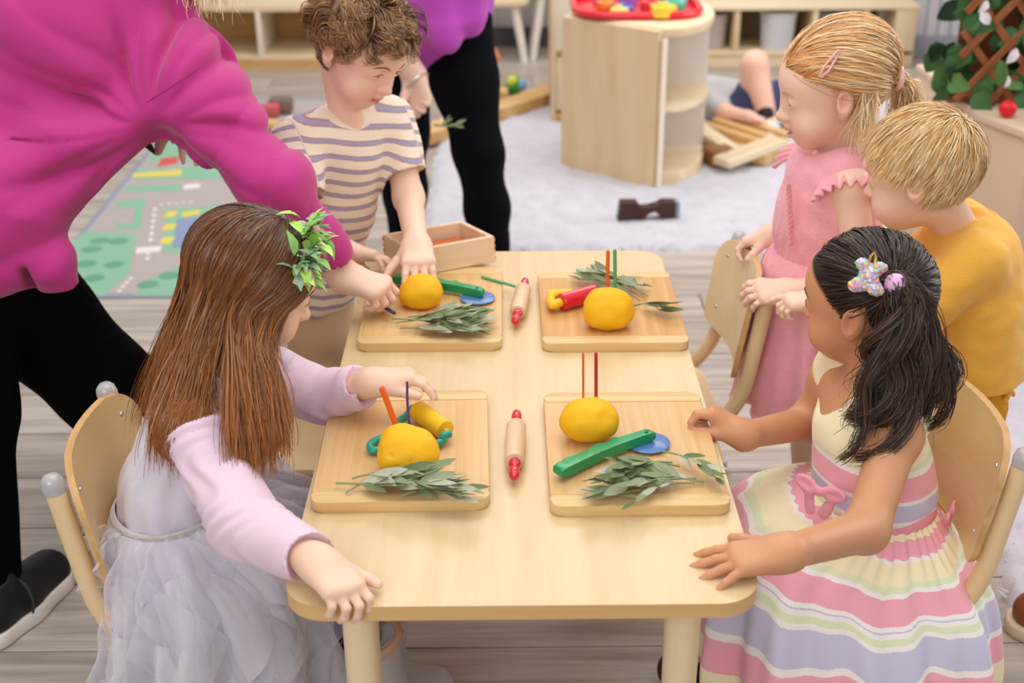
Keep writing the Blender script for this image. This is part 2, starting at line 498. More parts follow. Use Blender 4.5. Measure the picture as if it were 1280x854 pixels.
box_obj('baseboard_back', (-0.7, 6.735, 0.047), (4.98, 0.03, 0.094), mat('baseboard_dark', '565660', 0.6), None, 0.003)['kind'] = 'structure'
# panelled wall beside the cube shelf
pan = struct(box_obj('wall_panelled', (3.0, 6.47, 1.35), (2.4, 0.1, 2.8), mat('panel_groove', 'a5a4ac', 0.7), None, 0.0))
sl = bmesh.new(); add_box(sl, (0, 0, 0), (0.052, 0.012, 2.5), None, 0.003, 1)
sme = None
for i in range(40):
    if sme is None:
        o = bm_obj('slat', sl, mat('panel_grey', 'c5c4cb', 0.6, var=0.06, vscale=3), pan, smooth=False); sme = o.data
    else: o = link('slat', sme, pan)
    o.location = (-1.17 + 0.06 * i, -0.055, 0.0)
box_obj('baseboard_right', (3.0, 6.40, 0.055), (2.4, 0.03, 0.11), mat('baseboard_grey', '8f8f99', 0.6), None, 0.003)['kind'] = 'structure'

# ------------------------------------------------------------------ rugs
def shag(name, label, loc, size, rz, col, res=0.022, seed=1, cut=None):
    n = int(size[0] / res) + 1; m = int(size[1] / res) + 1
    X, Y = np.meshgrid(np.linspace(-size[0] / 2, size[0] / 2, n), np.linspace(-size[1] / 2, size[1] / 2, m), indexing='ij')
    r = np.random.default_rng(seed)
    Z = 0.012 + 0.010 * r.random((n, m))
    X = X + r.normal(0, res * 0.25, (n, m)); Y = Y + r.normal(0, res * 0.25, (n, m))
    Z[0, :] = Z[-1, :] = 0; Z[:, 0] = Z[:, -1] = 0
    v = np.stack([X, Y, Z], -1).reshape(-1, 3)
    I = np.arange(n * m).reshape(n, m)
    q = np.stack([I[:-1, :-1], I[1:, :-1], I[1:, 1:], I[:-1, 1:]], -1).reshape(-1, 4)
    o = link(name, np_mesh(name, v, q), None, mat(name + '_wool', col, 0.95, 0.1, bump=1.0, bscale=90, var=0.16, vscale=16, sheen=0.3))
    o.location = loc; o.rotation_euler = (0, 0, rz)
    tag(o, label, 'rug')
    # loose tufts standing out of the pile
    k = int(size[0] * size[1] * 900)
    px = r.uniform(-size[0] / 2, size[0] / 2, k); py = r.uniform(-size[1] / 2, size[1] / 2, k)
    a = r.uniform(0, 2 * PI, k); L = r.uniform(0.012, 0.026, k); wd = 0.004
    base = np.stack([px, py, np.full(k, 0.008)], 1)
    tip = base + np.stack([np.cos(a) * L, np.sin(a) * L, r.uniform(0.004, 0.012, k)], 1)
    sd = np.stack([-np.sin(a), np.cos(a), np.zeros(k)], 1) * wd
    tv = np.stack([base - sd, base + sd, tip + sd * 0.3, tip - sd * 0.3], 1).reshape(-1, 3)
    tq = np.arange(4 * k).reshape(k, 4)
    p = link('pile', np_mesh('pile', tv, tq, smooth=False), o, mat(name + '_tuft', col, 0.95, 0.1, var=0.08, vscale=30))
    p['kind'] = 'stuff'
    return o
shag('shaggy_rug', 'wide pale grey shaggy rug in front of the birch corner shelf', (0.86, 4.72, 0), (2.25, 1.76, 0), 0.0, 'cbcad4', seed=2)
shag('bedside_rug', 'pale lilac grey shaggy rug running under the right hand chair', (1.48, 2.46, 0), (0.90, 1.20, 0), -0.20, 'c6c2ce', seed=5, res=0.016)
bpy.data.objects['bedside_rug'].name = 'runner_rug'

# ------------------------------------------------------------------ printed road map play mat
def flat_poly(name, pts, z, m, parent):
    bm = bmesh.new(); add_prism(bm, [(p[0], p[1]) for p in pts], z, z + 0.0006)
    return bm_obj(name, bm, m, parent, smooth=False)
mt = box_obj('play_mat', (-0.955, 4.60, 0.0025), (0.85, 2.2, 0.005), mat('mat_border', '9aa0b4', 0.9, 0.1), None, 0.001)
tag(mt, 'printed road map play mat on the floor behind the adult in magenta', 'mat')
MO = Vector((-0.955, 4.60, 0.0025))
def mp_(pts): return [(p[0] - MO.x, p[1] - MO.y) for p in pts]
GRN = mat('mat_green', '8fbda2', 0.9, 0.1, var=0.06, vscale=30); RD = mat('mat_road', 'b7adaa', 0.9, 0.1, var=0.05, vscale=40)
WHT = mat('mat_white', 'e6e3df', 0.9, 0.1); YEL = mat('mat_yellow', 'e6cf6a', 0.9, 0.1); BLU = mat('mat_blue', '8d9cbd', 0.9, 0.1)
REDM = mat('mat_red', 'd0645f', 0.9, 0.1); DGR = mat('mat_dark_green', '6fa58a', 0.9, 0.1)
flat_poly('road_print', [(-0.405, -1.075), (0.405, -1.075), (0.405, 1.075), (-0.405, 1.075)], 0.0025, RD, mt)
for pts in ([(-1.3931, 3.8559, 0.0000), (-1.3629, 4.0478, 0.0000), (-1.1926, 4.0219, -0.0000), (-1.1295, 3.6921, 0.0000), (-1.1569, 3.5096, 0.0000), (-1.2473, 3.5114, 0.0000)],
            [(-1.0759, 3.5080, 0.0000), (-1.0537, 3.6465, 0.0000), (-0.9897, 3.7343, 0.0000), (-0.8033, 3.7111, 0.0000), (-0.7659, 3.5019, 0.0000)],
            [(-1.3408, 4.3391, 0.0000), (-1.2492, 4.3707, 0.0000), (-1.1888, 4.0589, -0.0000), (-1.2675, 4.0606, -0.0000), (-1.2835, 4.1215, 0.0000), (-1.2331, 4.1204, 0.0000), (-1.2603, 4.2712, 0.0000), (-1.3233, 4.2726, 0.0000)],
            [(-1.1545, 4.2607, -0.0000), (-0.9355, 4.2967, 0.0000), (-0.8471, 3.8174, -0.0000), (-1.0673, 3.8491, 0.0000)],
            [(-1.3551, 4.5126, 0.0000), (-1.1591, 4.5170, 0.0000), (-1.1435, 4.4458, 0.0000), (-1.3425, 4.4416, -0.0000)],
            [(-1.3585, 4.6982, 0.0000), (-0.9942, 4.7773, 0.0000), (-0.9582, 4.5760, 0.0000), (-1.3477, 4.5851, 0.0000)],
            [(-1.3605, 4.9287, 0.0000), (-1.3431, 5.0674, 0.0000), (-1.0765, 5.0607, 0.0000), (-1.0299, 4.8081, 0.0000), (-1.3383, 4.7856, 0.0000)],
            [(-1.0815, 5.2651, 0.0000), (-1.0934, 5.5614, 0.0000), (-0.9797, 5.5584, 0.0000), (-0.9125, 5.1231, 0.0000), (-1.0568, 5.1267, 0.0000)]):
    flat_poly('field_print', mp_(pts), 0.0029, GRN, mt)
flat_poly('parking_print', mp_([(-1.0905, 4.1559, -0.0000), (-0.9899, 4.1850, 0.0000), (-0.9304, 3.8876, 0.0000), (-1.0466, 3.8901, 0.0000)]), 0.0034, BLU, mt)
for c in ((-1.1253, 4.2038, 0.0000), (-1.1023, 4.0796, 0.0000), (-1.0814, 3.9543, 0.0000)):
    flat_poly('bay_print', mp_([(c[0] - 0.018, c[1] - 0.030), (c[0] + 0.018, c[1] - 0.030), (c[0] + 0.022, c[1] + 0.030), (c[0] - 0.014, c[1] + 0.030)]), 0.0036, YEL, mt)
flat_poly('yellow_print', mp_([(-1.3643, 4.6508, -0.0000), (-1.1951, 4.6943, 0.0000), (-1.1805, 4.6276, 0.0000), (-1.3524, 4.6037, 0.0000)]), 0.0034, YEL, mt)
flat_poly('red_print', mp_([(-1.2941, 4.7257, 0.0000), (-1.3016, 4.8348, 0.0000), (-1.2413, 4.8638, 0.0000), (-1.2273, 4.7730, 0.0000)]), 0.0034, REDM, mt)
flat_poly('kerb_print', mp_([(-1.0883, 4.2190, 0.0000), (-1.0354, 4.2499, 0.0000), (-1.0254, 4.2016, -0.0000), (-1.0779, 4.1713, 0.0000)]), 0.0040, YEL, mt)
flat_poly('crossing_print', mp_([(-1.1603, 3.8924, 0.0000), (-1.0852, 3.9048, 0.0000), (-1.0764, 3.8562, 0.0000), (-1.1490, 3.8372, 0.0000)]), 0.0034, WHT, mt)
flat_poly('crossing_print', mp_([(-1.1476, 4.5168, 0.0000), (-1.0939, 4.5335, 0.0000), (-1.0828, 4.4796, 0.0000), (-1.1388, 4.4632, -0.0000)]), 0.0034, WHT, mt)
def dashes(p0, p1, n, wd=0.012):
    p0, p1 = Vector(p0), Vector(p1); d = (p1 - p0); u = d.normalized(); s = Vector((-u.y, u.x, 0)) * wd / 2
    for i in range(n):
        a = p0 + d * (i / n); b = p0 + d * ((i + 0.55) / n)
        flat_poly('lane_dash', mp_([a - s, b - s, b + s, a + s]), 0.0034, WHT, mt)
dashes((-1.1919, 4.2697, 0.0000), (-1.1241, 3.9197, 0.0000), 6); dashes((-1.1124, 3.8501, -0.0000), (-1.0977, 3.7692, 0.0000), 2); dashes((-1.1135, 3.6477, 0.0000), (-1.1253, 3.5207, 0.0000), 4); dashes((-1.1832, 4.3023, -0.0000), (-1.0663, 4.3329, 0.0000), 5)
for p in ((-1.2942, 3.9588, -0.0000), (-1.2333, 3.9503, 0.0000), (-1.2980, 3.8814, 0.0000), (-1.2810, 3.7598, 0.0000), (-1.1934, 3.7515, 0.0000), (-1.2243, 3.6437, 0.0000), (-1.0522, 3.5910, 0.0000), (-1.0039, 3.6580, 0.0000)):
    bm = bmesh.new(); add_prism(bm, [(p[0] - MO.x + 0.032 * math.cos(a * PI / 5), p[1] - MO.y + 0.03 * math.sin(a * PI / 5)) for a in range(10)], 0.0034, 0.0040)
    bm_obj('bush_print', bm, DGR, mt, smooth=False)

# ------------------------------------------------------------------ background furniture
def panel(name, c, s, m, parent, bev=0.003): 
    o = box_obj(name, (0, 0, 0), s, m, parent, bev); o.location = Vector(c) - Vector(parent.location); return o
# corner shelf with rounded open front
cs = thing('corner_shelf', 'birch corner shelf with rounded open shelves and toys on its top', 'shelf', (0.45, 4.75, 0))
A, B, D = Vector((0.221, 4.70)), Vector((0.527, 4.44)), Vector((0.50, 5.12))
arc = [(0.60, 4.445), (0.665, 4.50), (0.715, 4.59), (0.745, 4.70), (0.75, 4.82), (0.735, 4.93), (0.69, 5.03), (0.61, 5.10)]
outline = [tuple(A), tuple(B)] + arc + [tuple(D)]
def shelf_plate(name, z0, z1, shrink, m):
    c0 = Vector((0.45, 4.75)); bm = bmesh.new()
    add_prism(bm, [((p[0] - c0.x) * shrink, (p[1] - c0.y) * shrink) for p in outline], z0, z1, 0.004)
    return bm_obj(name, bm, m, cs)
shelf_plate('top_board', 0.535, 0.565, 1.0, BIRCH_H); shelf_plate('middle_shelf', 0.275, 0.295, 0.985, BIRCH_H); shelf_plate('bottom_board', 0.0, 0.06, 0.97, BIRCH_H)
def wall_between(name, p, q, z0, z1, th, m, parent):
    p, q = Vector(p), Vector(q); d = q - p; L = d.length; c = (p + q) / 2
    bm = bmesh.new(); add_box(bm, (0, 0, 0), (L, th, z1 - z0), None, 0.002, 1)
    o = bm_obj(name, bm, m, parent, smooth=False)
    o.location = Vector((c.x, c.y, (z0 + z1) / 2)) - Vector(parent.location); o.rotation_euler = (0, 0, math.atan2(d.y, d.x)); return o
wall_between('side_panel', A + Vector((-0.008, -0.009)), B + Vector((-0.004, -0.012)), 0.0, 0.560, 0.020, wood('birch_side', 'e8d0a6', 'dcc192', 'Z', 9.0, 10.0, 0.5), cs)
wall_between('edge_band', B + Vector((0.004, -0.022)), B + Vector((0.022, -0.010)), 0.0, 0.534, 0.008, mat('edge_cream', 'f3e9d6', 0.5), cs)
wall_between('back_panel', A, Vector((0.742, 4.79)), 0.0, 0.535, 0.016, mat('shelf_back', 'ddd7d0', 0.6), cs)
# tray of plastic toys on top of it
tr = thing('toy_tray', 'red plastic tray of bright toys on top of the corner shelf', 'tray', (0.47, 4.78, 0.5655))
bm = bmesh.new()
ring = [(p[0], p[1]) for p in rounded_rect(0.44, 0.40, 0.12, 6)]
add_prism(bm, ring, 0.0, 0.006, 0.001)
bm_obj('base', bm, mat('tray_red', 'e0182a', 0.35, coat=0.3), tr)
bm = bmesh.new(); add_tube(bm, [(x, y, 0.016) for x, y in ring] + [(ring[0][0], ring[0][1], 0.016)], 0.013, 8, cap=False)
bm_obj('rim', bm, MATS['tray_red'], tr)
tcol = ['f4d13a', '3f63c9', '62c0a0', 'e5383f', '9a6ad0', 'f0963c', '85c7e6', 'f6e27c', '2f9d57', 'e478ad']
tnames = ['yellow', 'blue', 'mint green', 'red', 'purple', 'orange', 'light blue', 'pale yellow', 'green', 'pink']
for k, (x, y, r, hgt) in enumerate([(0.545, 4.60, 0.045, 0.040), (0.42, 4.70, 0.036, 0.02), (0.60, 4.70, 0.038, 0.035), (0.52, 4.72, 0.034, 0.032), (0.45, 4.82, 0.036, 0.034), (0.36, 4.73, 0.030, 0.03), (0.62, 4.81, 0.036, 0.026), (0.40, 4.64, 0.032, 0.024), (0.54, 4.83, 0.034, 0.03), (0.36, 4.84, 0.034, 0.032)]):
    bm = bmesh.new(); add_prism(bm, [(r * math.cos(a * PI / 7) * (1 + 0.18 * math.cos(3 * a * PI / 7 + k)), r * 0.9 * math.sin(a * PI / 7)) for a in range(14)], 0.0, hgt, 0.006)
    add_lathe(bm, [(0, hgt - 0.004), (r * 0.5, hgt - 0.004), (r * 0.45, hgt + 0.008), (0, hgt + 0.012)], 12)
    o = bm_obj('plastic_toy', bm, mat('toy_' + tnames[k].replace(' ', '_'), tcol[k], 0.3, coat=0.4)); o.location = (x, y, 0.573)
    tag(o, tnames[k] + ' plastic toy piece lying in the red tray', 'toy', 'plastic toys in the red tray')
# tall shelf behind it
ts = thing('tall_shelf', 'tall birch shelf unit standing just behind the corner shelf', 'shelf', (0.33, 5.45, 0))
panel('side_panel', (0.20, 5.45, 0.40), (0.018, 0.36, 0.80), BIRCH, ts)
panel('side_panel', (0.47, 5.45, 0.40), (0.018, 0.36, 0.80), BIRCH, ts)
panel('back_panel', (0.335, 5.62, 0.40), (0.252, 0.014, 0.79), BIRCH, ts)
panel('front_door', (0.335, 5.275, 0.55), (0.256, 0.014, 0.49), mat('cream_panel', 'f1e8d3', 0.5), ts)
panel('lower_door', (0.335, 5.285, 0.17), (0.25, 0.012, 0.22), BIRCH, ts)
for z in (0.03, 0.295, 0.79): panel('shelf_board', (0.335, 5.44, z), (0.252, 0.33, 0.04 if z < 0.1 else 0.02), PLY_EDGE if z < 0.7 else BIRCH_H, ts)
# low curved shelf at the back left
lc = thing('curved_shelf', 'low birch shelf with curved front at the back left', 'shelf', (-1.05, 6.5, 0))
def curved_outline(x0, x1, yb, yf, bulge, n=14):
    pts = [(x1, yb), (x0, yb)]
    for i in range(n + 1):
        t = i / n; pts.append((x0 + (x1 - x0) * t, yf - bulge * 4 * t * (1 - t)))
    return [(x - -1.05, y - 6.5) for x, y in pts]
for nm, z0, z1, m in (('base_board', 0.0, 0.05, PLY_EDGE), ('bottom_shelf', 0.05, 0.066, BIRCH_H), ('top_board', 0.275, 0.298, BIRCH_H)):
    bm = bmesh.new(); add_prism(bm, curved_outline(-1.75, -0.42, 6.72, 6.40, 0.14), z0, z1, 0.004); bm_obj(nm, bm, m, lc)
panel('back_panel', (-1.085, 6.70, 0.17), (1.31, 0.016, 0.21), wood('birch_warm', 'd9b478', 'c99f5f', 'X', 8, 8, 0.5), lc)
panel('divider', (-1.155, 6.47, 0.17), (0.02, 0.42, 0.21), mat('divider_white', 'efe8dc', 0.5), lc)
for x in (-1.73, -0.44): panel('side_panel', (x, 6.56, 0.17), (0.02, 0.30, 0.21), BIRCH, lc)
o = box_obj('black_box', (-0.87, 6.60, 0.105), (0.17, 0.09, 0.075), mat('black_plastic', '23242c', 0.5), None, 0.006); tag(o, 'small black box lying inside the low curved shelf', 'box')
o = box_obj('white_bin', (-0.86, 6.645, 0.175), (0.24, 0.06, 0.07), mat('bin_white', 'dfdde0', 0.5), None, 0.006); o.location.z = 0.1015; o.scale.z = 1.0
tag(o, 'white bin standing behind the black box in the curved shelf', 'bin')
# cube shelf at the back right
cb = thing('cube_shelf', 'low birch cube shelf with grey baskets along the back wall', 'shelf', (1.40, 6.40, 0))
panel('base_board', (1.40, 6.39, 0.03), (1.06, 0.34, 0.06), BIRCH_H, cb); panel('bottom_shelf', (1.40, 6.39, 0.07), (1.06, 0.35, 0.02), BIRCH_H, cb)
panel('top_board', (1.40, 6.39, 0.285), (1.08, 0.36, 0.022), BIRCH_H, cb)
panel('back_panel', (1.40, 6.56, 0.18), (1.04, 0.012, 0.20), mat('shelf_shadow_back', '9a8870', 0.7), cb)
for x in (0.90, 1.095, 1.46, 1.70): panel('divider', (x, 6.39, 0.177), (0.026, 0.34, 0.195), BIRCH, cb)
panel('end_panel', (1.885, 6.39, 0.15), (0.10, 0.35, 0.29), wood('birch_end', 'dbc8a8', 'cfb890', 'Z', 9, 10, 0.5), cb)
def basket(name, x, y, r, h, col, label):
    t = thing(name, label, 'basket', (x, y, 0.0805))
    bm = bmesh.new(); add_lathe(bm, [(0, 0), (r * 0.86, 0), (r, h), (r * 0.93, h), (r * 0.80, 0.01), (0, 0.01)], 24)
    bm_obj('body', bm, mat('basket_' + col, col, 0.85, bump=0.5, bscale=120), t)
    bm = bmesh.new(); add_tube(bm, [(r * math.cos(a * PI / 12), r * math.sin(a * PI / 12), h) for a in range(25)], 0.006, 6, cap=False); bm_obj('rim', bm, MATS['basket_' + col], t)
basket('fabric_basket', 0.99, 6.33, 0.078, 0.16, 'b9afa8', 'grey brown fabric basket in the first cubby of the cube shelf')
basket('white_tub', 1.30, 6.30, 0.085, 0.17, 'cfd0d6', 'pale grey tub in the wide cubby of the cube shelf')
basket('grey_tub', 1.58, 6.34, 0.085, 0.16, 'a9adb8', 'mid grey tub in the cubby behind the ginger head')
# white splayed leg table and stool far behind
def splay(name, label, cat, c, w_, d_, h, lean, top_m, leg_m, r=0.022):
    t = thing(name, label, cat, (c[0], c[1], 0))
    bm = bmesh.new(); add_prism(bm, rounded_rect(w_, d_, 0.04, 5), h - 0.025, h, 0.005); bm_obj('top', bm, top_m, t)
    for sx in (-1, 1):
        for sy in (-1, 1):
            bm = bmesh.new(); add_tube(bm, [(sx * (w_ / 2 - 0.02 - lean), sy * (d_ / 2 - 0.05), h - 0.02), (sx * (w_ / 2 - 0.02), sy * (d_ / 2 - 0.03), 0.0)], [r, r * 0.8], 10); bm_obj('leg', bm, leg_m, t)
    return t
WLEG = mat('white_leg', 'ece4da', 0.5)
splay('white_table', 'white table with splayed legs by the far wall', 'table', (-0.13, 6.52), 0.50, 0.34, 0.30, 0.05, BIRCH_H, WLEG)
splay('white_stool', 'white stool with splayed legs beside the far white table', 'stool', (0.33, 6.56), 0.42, 0.34, 0.36, 0.05, BIRCH_H, WLEG)
# curved wooden track on the rug with a few toys
tk = bmesh.new()
cv = smooth_path([(-0.3266, 4.9771, 0.0000), (-0.2254, 5.1057, 0.0000), (-0.0516, 5.3337, 0.0000), (0.1006, 5.5037, 0.0000), (0.2160, 5.6848, 0.0000)], 5)
prev = []
for i, p in enumerate(cv):
    t = (cv[min(i + 1, len(cv) - 1)] - cv[max(i - 1, 0)]).normalized(); s = Vector((-t.y, t.x, 0)) * 0.055
    zz = 0.018 + 0.0
    prev.append([tk.verts.new(q) for q in (p - s + Vector((0, 0, zz)), p + s + Vector((0, 0, zz)), p + s + Vector((0, 0, zz + 0.045)), p - s + Vector((0, 0, zz + 0.045)))])
for a, b in zip(prev[:-1], prev[1:]):
    for i in range(4): tk.faces.new((a[i], a[(i + 1) % 4], b[(i + 1) % 4], b[i]))
tk.faces.new(prev[0][::-1]); tk.faces.new(prev[-1]); bmesh.ops.recalc_face_normals(tk, faces=tk.faces[:])
WARM = wood('warm_wood', 'e3bf85', 'cd9f60', 'X', 12, 10, 0.5)
tag(bm_obj('wooden_track', tk, WARM, smooth=False), 'long curved wooden track lying on the floor beyond the table', 'track')
o = box_obj('wooden_block', (-0.0434, 5.6919, 0.0000), (0.12, 0.09, 0.045), WARM, None, 0.004); o.location.z = 0.0235; tag(o, 'flat wooden block beside the curved wooden track', 'block')
o = box_obj('white_block', (-0.0656, 5.8453, 0.0000), (0.09, 0.08, 0.10), mat('block_white', 'e9ded6', 0.5), None, 0.008); o.location.z = 0.051; o.location.y += 0.12; tag(o, 'small white block behind the flat wooden block', 'block')
bm = bmesh.new(); add_lathe(bm, [(0, 0), (0.045, 0.0), (0.05, 0.02), (0.03, 0.06), (0, 0.075)], 16)
o = bm_obj('orange_cup', bm, mat('cup_orange', 'ea8a5a', 0.5)); o.location = (o.location.x, o.location.y, 0.1015); o.location = Vector(bpy.data.objects['white_block'].location) + Vector((0, 0, 0.0505)); tag(o, 'orange cup upturned on the small white block', 'cup')
bt = thing('toy_ball', 'green and yellow toy ball with blue patch near the curved track', 'ball', (0.0451, 5.7719, 0.0000))
for k, (c, sx) in enumerate((('3f9e3c', 0.0), ('86b5dc', 0.03), ('d7d845', -0.012))):
    bm = bmesh.new(); bmesh.ops.create_icosphere(bm, subdivisions=3, radius=(0.042, 0.03, 0.028)[k])
    o = bm_obj(('ball_body', 'blue_patch', 'yellow_patch')[k], bm, mat('ball_' + c, c, 0.5), bt); o.location = ((0, 0, 0.042), (0.026, -0.006, 0.045), (-0.008, -0.012, 0.060))[k]
# toys at the back of the mat
mo_ = bmesh.new(); add_box(mo_, (0, 0, 0.022), (0.13, 0.06, 0.034), None, 0.008)
o = bm_obj('wooden_car', mo_, WARM); o.location = (-0.9708, 5.2272, 0.0000); o.location.z = 0.006; o.rotation_euler = (0, 0, -0.4); tag(o, 'small wooden toy block car on the play mat behind the striped shirt', 'toy')
for k, (px, nm, col, rr) in enumerate((((-0.9798, 5.4068, 0.0000), 'red_brick_toy', 'cf5a63', 0.04), ((-1.0255, 5.4204, 0.0000), 'dark_brick_toy', '54484a', 0.035), ((-0.9421, 5.4681, -0.0000), 'brown_toy', '7c6a62', 0.05))):
    bm = bmesh.new(); add_box(bm, (0, 0, rr * 0.7), (rr * 2, rr * 1.5, rr * 1.3), None, rr * 0.3)
    o = bm_obj(nm, bm, mat(nm, col, 0.6)); o.location = (px[0], px[1], 0.006); tag(o, ('red toy block', 'dark toy block', 'brown toy block')[k] + ' in the little heap on the play mat', 'toy')
# dark wooden toy on the rug
dt = thing('wooden_animal', 'dark brown wooden toy lying on its side on the grey rug', 'toy', (0.465, 4.10, 0.020))
bm = bmesh.new()
add_prism(bm, [(-0.098, 0.0), (-0.010, 0.0), (0.0, 0.022), (0.022, 0.030), (0.032, 0.018), (0.044, 0.004), (0.090, 0.0), (0.090, 0.056), (0.050, 0.058), (0.038, 0.044), (0.022, 0.046), (0.012, 0.036), (-0.022, 0.034), (-0.036, 0.060), (-0.090, 0.062)][::1], -0.022, 0.022, 0.004, Matrix.Rotation(PI / 2, 4, 'X'))
bmesh.ops.recalc_face_normals(bm, faces=bm.faces[:])
bm_obj('body', bm, mat('dark_wood', '472d24', 0.5), dt)
bm = bmesh.new(); add_box(bm, (0, 0, 0), (0.014, 0.048, 0.052), None, 0.004); o = bm_obj('grey_end', bm, mat('end_grey', '8d93a3', 0.4), dt); o.location = (0.098, 0, 0.029)
dt.rotation_euler = (0, 0, 0.10)

# ------------------------------------------------------------------ building planks in front of the child on the floor
PALEW = wood('pale_block', 'ecdcbd', 'dcc59d', 'X', 14, 10, 0.5); MIDW = wood('mid_block', 'dcb780', 'c99a5c', 'X', 14, 10, 0.5)
blk = [('wooden_plank', (0.90, 4.66, 0.070), (0.30, 0.085, 0.030), (0.0, -0.10, 0.62), PALEW, 'pale flat plank propped at the front of the block pile'),
       ('wooden_plank', (1.02, 4.75, 0.045), (0.14, 0.09, 0.045), (0, 0, 0.0), PALEW, 'short pale plank under the right end of the propped plank'),
       ('wooden_plank', (0.775, 4.80, 0.085), (0.24, 0.06, 0.03), (0.2, 0.35, -0.75), PALEW, 'pale plank leaning at the left side of the block pile'),
       ('wooden_plank', (0.85, 4.86, 0.075), (0.26, 0.045, 0.04), (0, 0.1, -0.72), MIDW, 'honey coloured bar at the left of the parallel bars'),
       ('wooden_plank', (0.905, 4.885, 0.08), (0.26, 0.045, 0.04), (0, 0.1, -0.72), MIDW, 'honey coloured bar in the middle of the parallel bars'),
       ('wooden_plank', (0.965, 4.92, 0.085), (0.26, 0.045, 0.04), (0, 0.1, -0.72), MIDW, 'honey coloured bar at the right of the parallel bars'),
       ('wooden_crate', (0.79, 4.68, 0.050), (0.10, 0.10, 0.055), (0, 0, 0.3), wood('dark_block', 'a9713c', '8b5a2b', 'X', 14, 10, 0.5), 'brown block at the dark foot of the block pile'),
       ('wooden_plank', (0.90, 4.80, 0.042), (0.30, 0.20, 0.040), (0, 0, -0.7), MIDW, 'broad honey coloured board under the parallel bars')]
for nm, c, s, r, m, lab in blk:
    tag(box_obj(nm, c, s, m, None, 0.005, r), lab, 'block', 'building planks by the lying child' if nm == 'wooden_plank' else None)

# ------------------------------------------------------------------ cupboard and ivy trellis at the right
cp = thing('play_cupboard', 'beige play cupboard below the ivy trellis at the right', 'cupboard', (1.62, 3.47, 0))
CBM = mat('cupboard_beige', 'd9c0a6', 0.5, var=0.03, vscale=3)
CA, CBp = Vector((1.215, 3.25)), Vector((1.285, 3.10))
outl = [(1.205, 3.28), (1.275, 3.10), (2.05, 3.16), (2.05, 3.80), (1.205, 3.80)]
bm = bmesh.new(); add_prism(bm, [(x - 1.62, y - 3.47) for x, y in outl], 0.0, 0.570, 0.004); bm_obj('carcass', bm, CBM, cp)
bm = bmesh.new(); add_prism(bm, [(x - 1.62, y - 3.47) for x, y in [(1.20, 3.275), (1.270, 3.09), (2.06, 3.15), (2.06, 3.81), (1.20, 3.81)]], 0.5705, 0.590, 0.003); bm_obj('top_board', bm, mat('cupboard_top', 'dcc6ac', 0.5), cp)
panel('door', (1.66, 3.119, 0.29), (0.66, 0.012, 0.50), CBM, cp).rotation_euler = (0, 0, math.atan2(0.06, 0.775))
panel('handle', (1.375, 3.092, 0.49), (0.06, 0.02, 0.016), mat('handle_dark', '6e5a4a', 0.5), cp).rotation_euler = (0, 0.3, 0.08)
bm = bmesh.new(); add_lathe(bm, [(0, 0), (0.026, 0), (0.03, 0.02), (0.026, 0.042), (0, 0.05)], 20); o = bm_obj('wooden_disc', bm, PALEW); o.location = (1.33, 3.18, 0.5905); tag(o, 'round pale wooden disc standing on the cupboard top', 'toy')
bm = bmesh.new(); bmesh.ops.create_icosphere(bm, subdivisions=3, radius=0.022); o = bm_obj('red_ball', bm, mat('ball_red', 'df1f2c', 0.35)); o.location = (1.262, 3.235, 0.6125); tag(o, 'small red ball on the cupboard at the foot of the ivy', 'ball')
tv = thing('ivy_trellis', 'brown diamond lattice trellis grown with ivy and white flowers', 'trellis', (1.47, 3.34, 0.590))
TRW = wood('trellis_wood', 'a8683f', '7d4526', 'X', 20, 10, 0.6)
for k in range(-5, 11):
    for sgn, nm in ((1, 'slat'), (-1, 'slat')):
        x0 = -0.33 + 0.095 * k; segs = []
        for t in (0.0, 1.0):
            segs.append(Vector((x0 + sgn * (t - 0.5) * 0.56, -0.004 * sgn, t * 0.66)))
        a, b = segs
        if a.x < -0.31 and b.x < -0.31 or a.x > 0.36 and b.x > 0.36: continue
        def clip(a, b):
            a, b = a.copy(), b.copy()
            for P, Q in ((a, b), (b, a)):
                if P.x < -0.31: P[:] = P + (Q - P) * ((-0.31 - P.x) / (Q.x - P.x))
                if P.x > 0.36: P[:] = P + (Q - P) * ((0.36 - P.x) / (Q.x - P.x))
            return a, b
        a, b = clip(a, b)
        if (b - a).length < 0.06: continue
        d = b - a; bm = bmesh.new(); add_box(bm, (0, 0, 0), (d.length, 0.008, 0.019), None, 0.002, 1)
        o = bm_obj(nm, bm, TRW, tv, smooth=False); o.location = (a + b) / 2; o.rotation_euler = (0, -math.atan2(d.z, d.x), 0)
panel('frame_board', (1.495, 3.42, 0.600), (0.68, 0.10, 0.018), TRW, tv)
o = panel('backing_panel', (1.50, 3.46, 0.91), (0.62, 0.012, 0.60), mat('backing_brown', '7a4526', 0.7, var=0.2, vscale=9), tv)
def leaf_mesh(name, pts, fold=0.25, n=1):
    """flat leaf from half outline (x along, w half-width), folded at the midrib"""
    v = []; f = []
    for i, (x, w_, z) in enumerate(pts): v += [(x, -w_, z + w_ * fold), (x, 0, z), (x, w_, z + w_ * fold)]
    for i in range(len(pts) - 1):
        a = 3 * i; f += [(a, a + 3, a + 4, a + 1), (a + 1, a + 4, a + 5, a + 2)]
    me = bpy.data.meshes.new(name); me.from_pydata(v, [], f); me.polygons.foreach_set('use_smooth', [True] * len(f)); me.update(); return me
IVY = [mat('ivy_leaf_%s' % n, c, 0.5, var=0.2, vscale=20) for n, c in (('dark', '27452a'), ('mid', '3d6b3c'), ('light', '5d8a4f'))]
lms = []
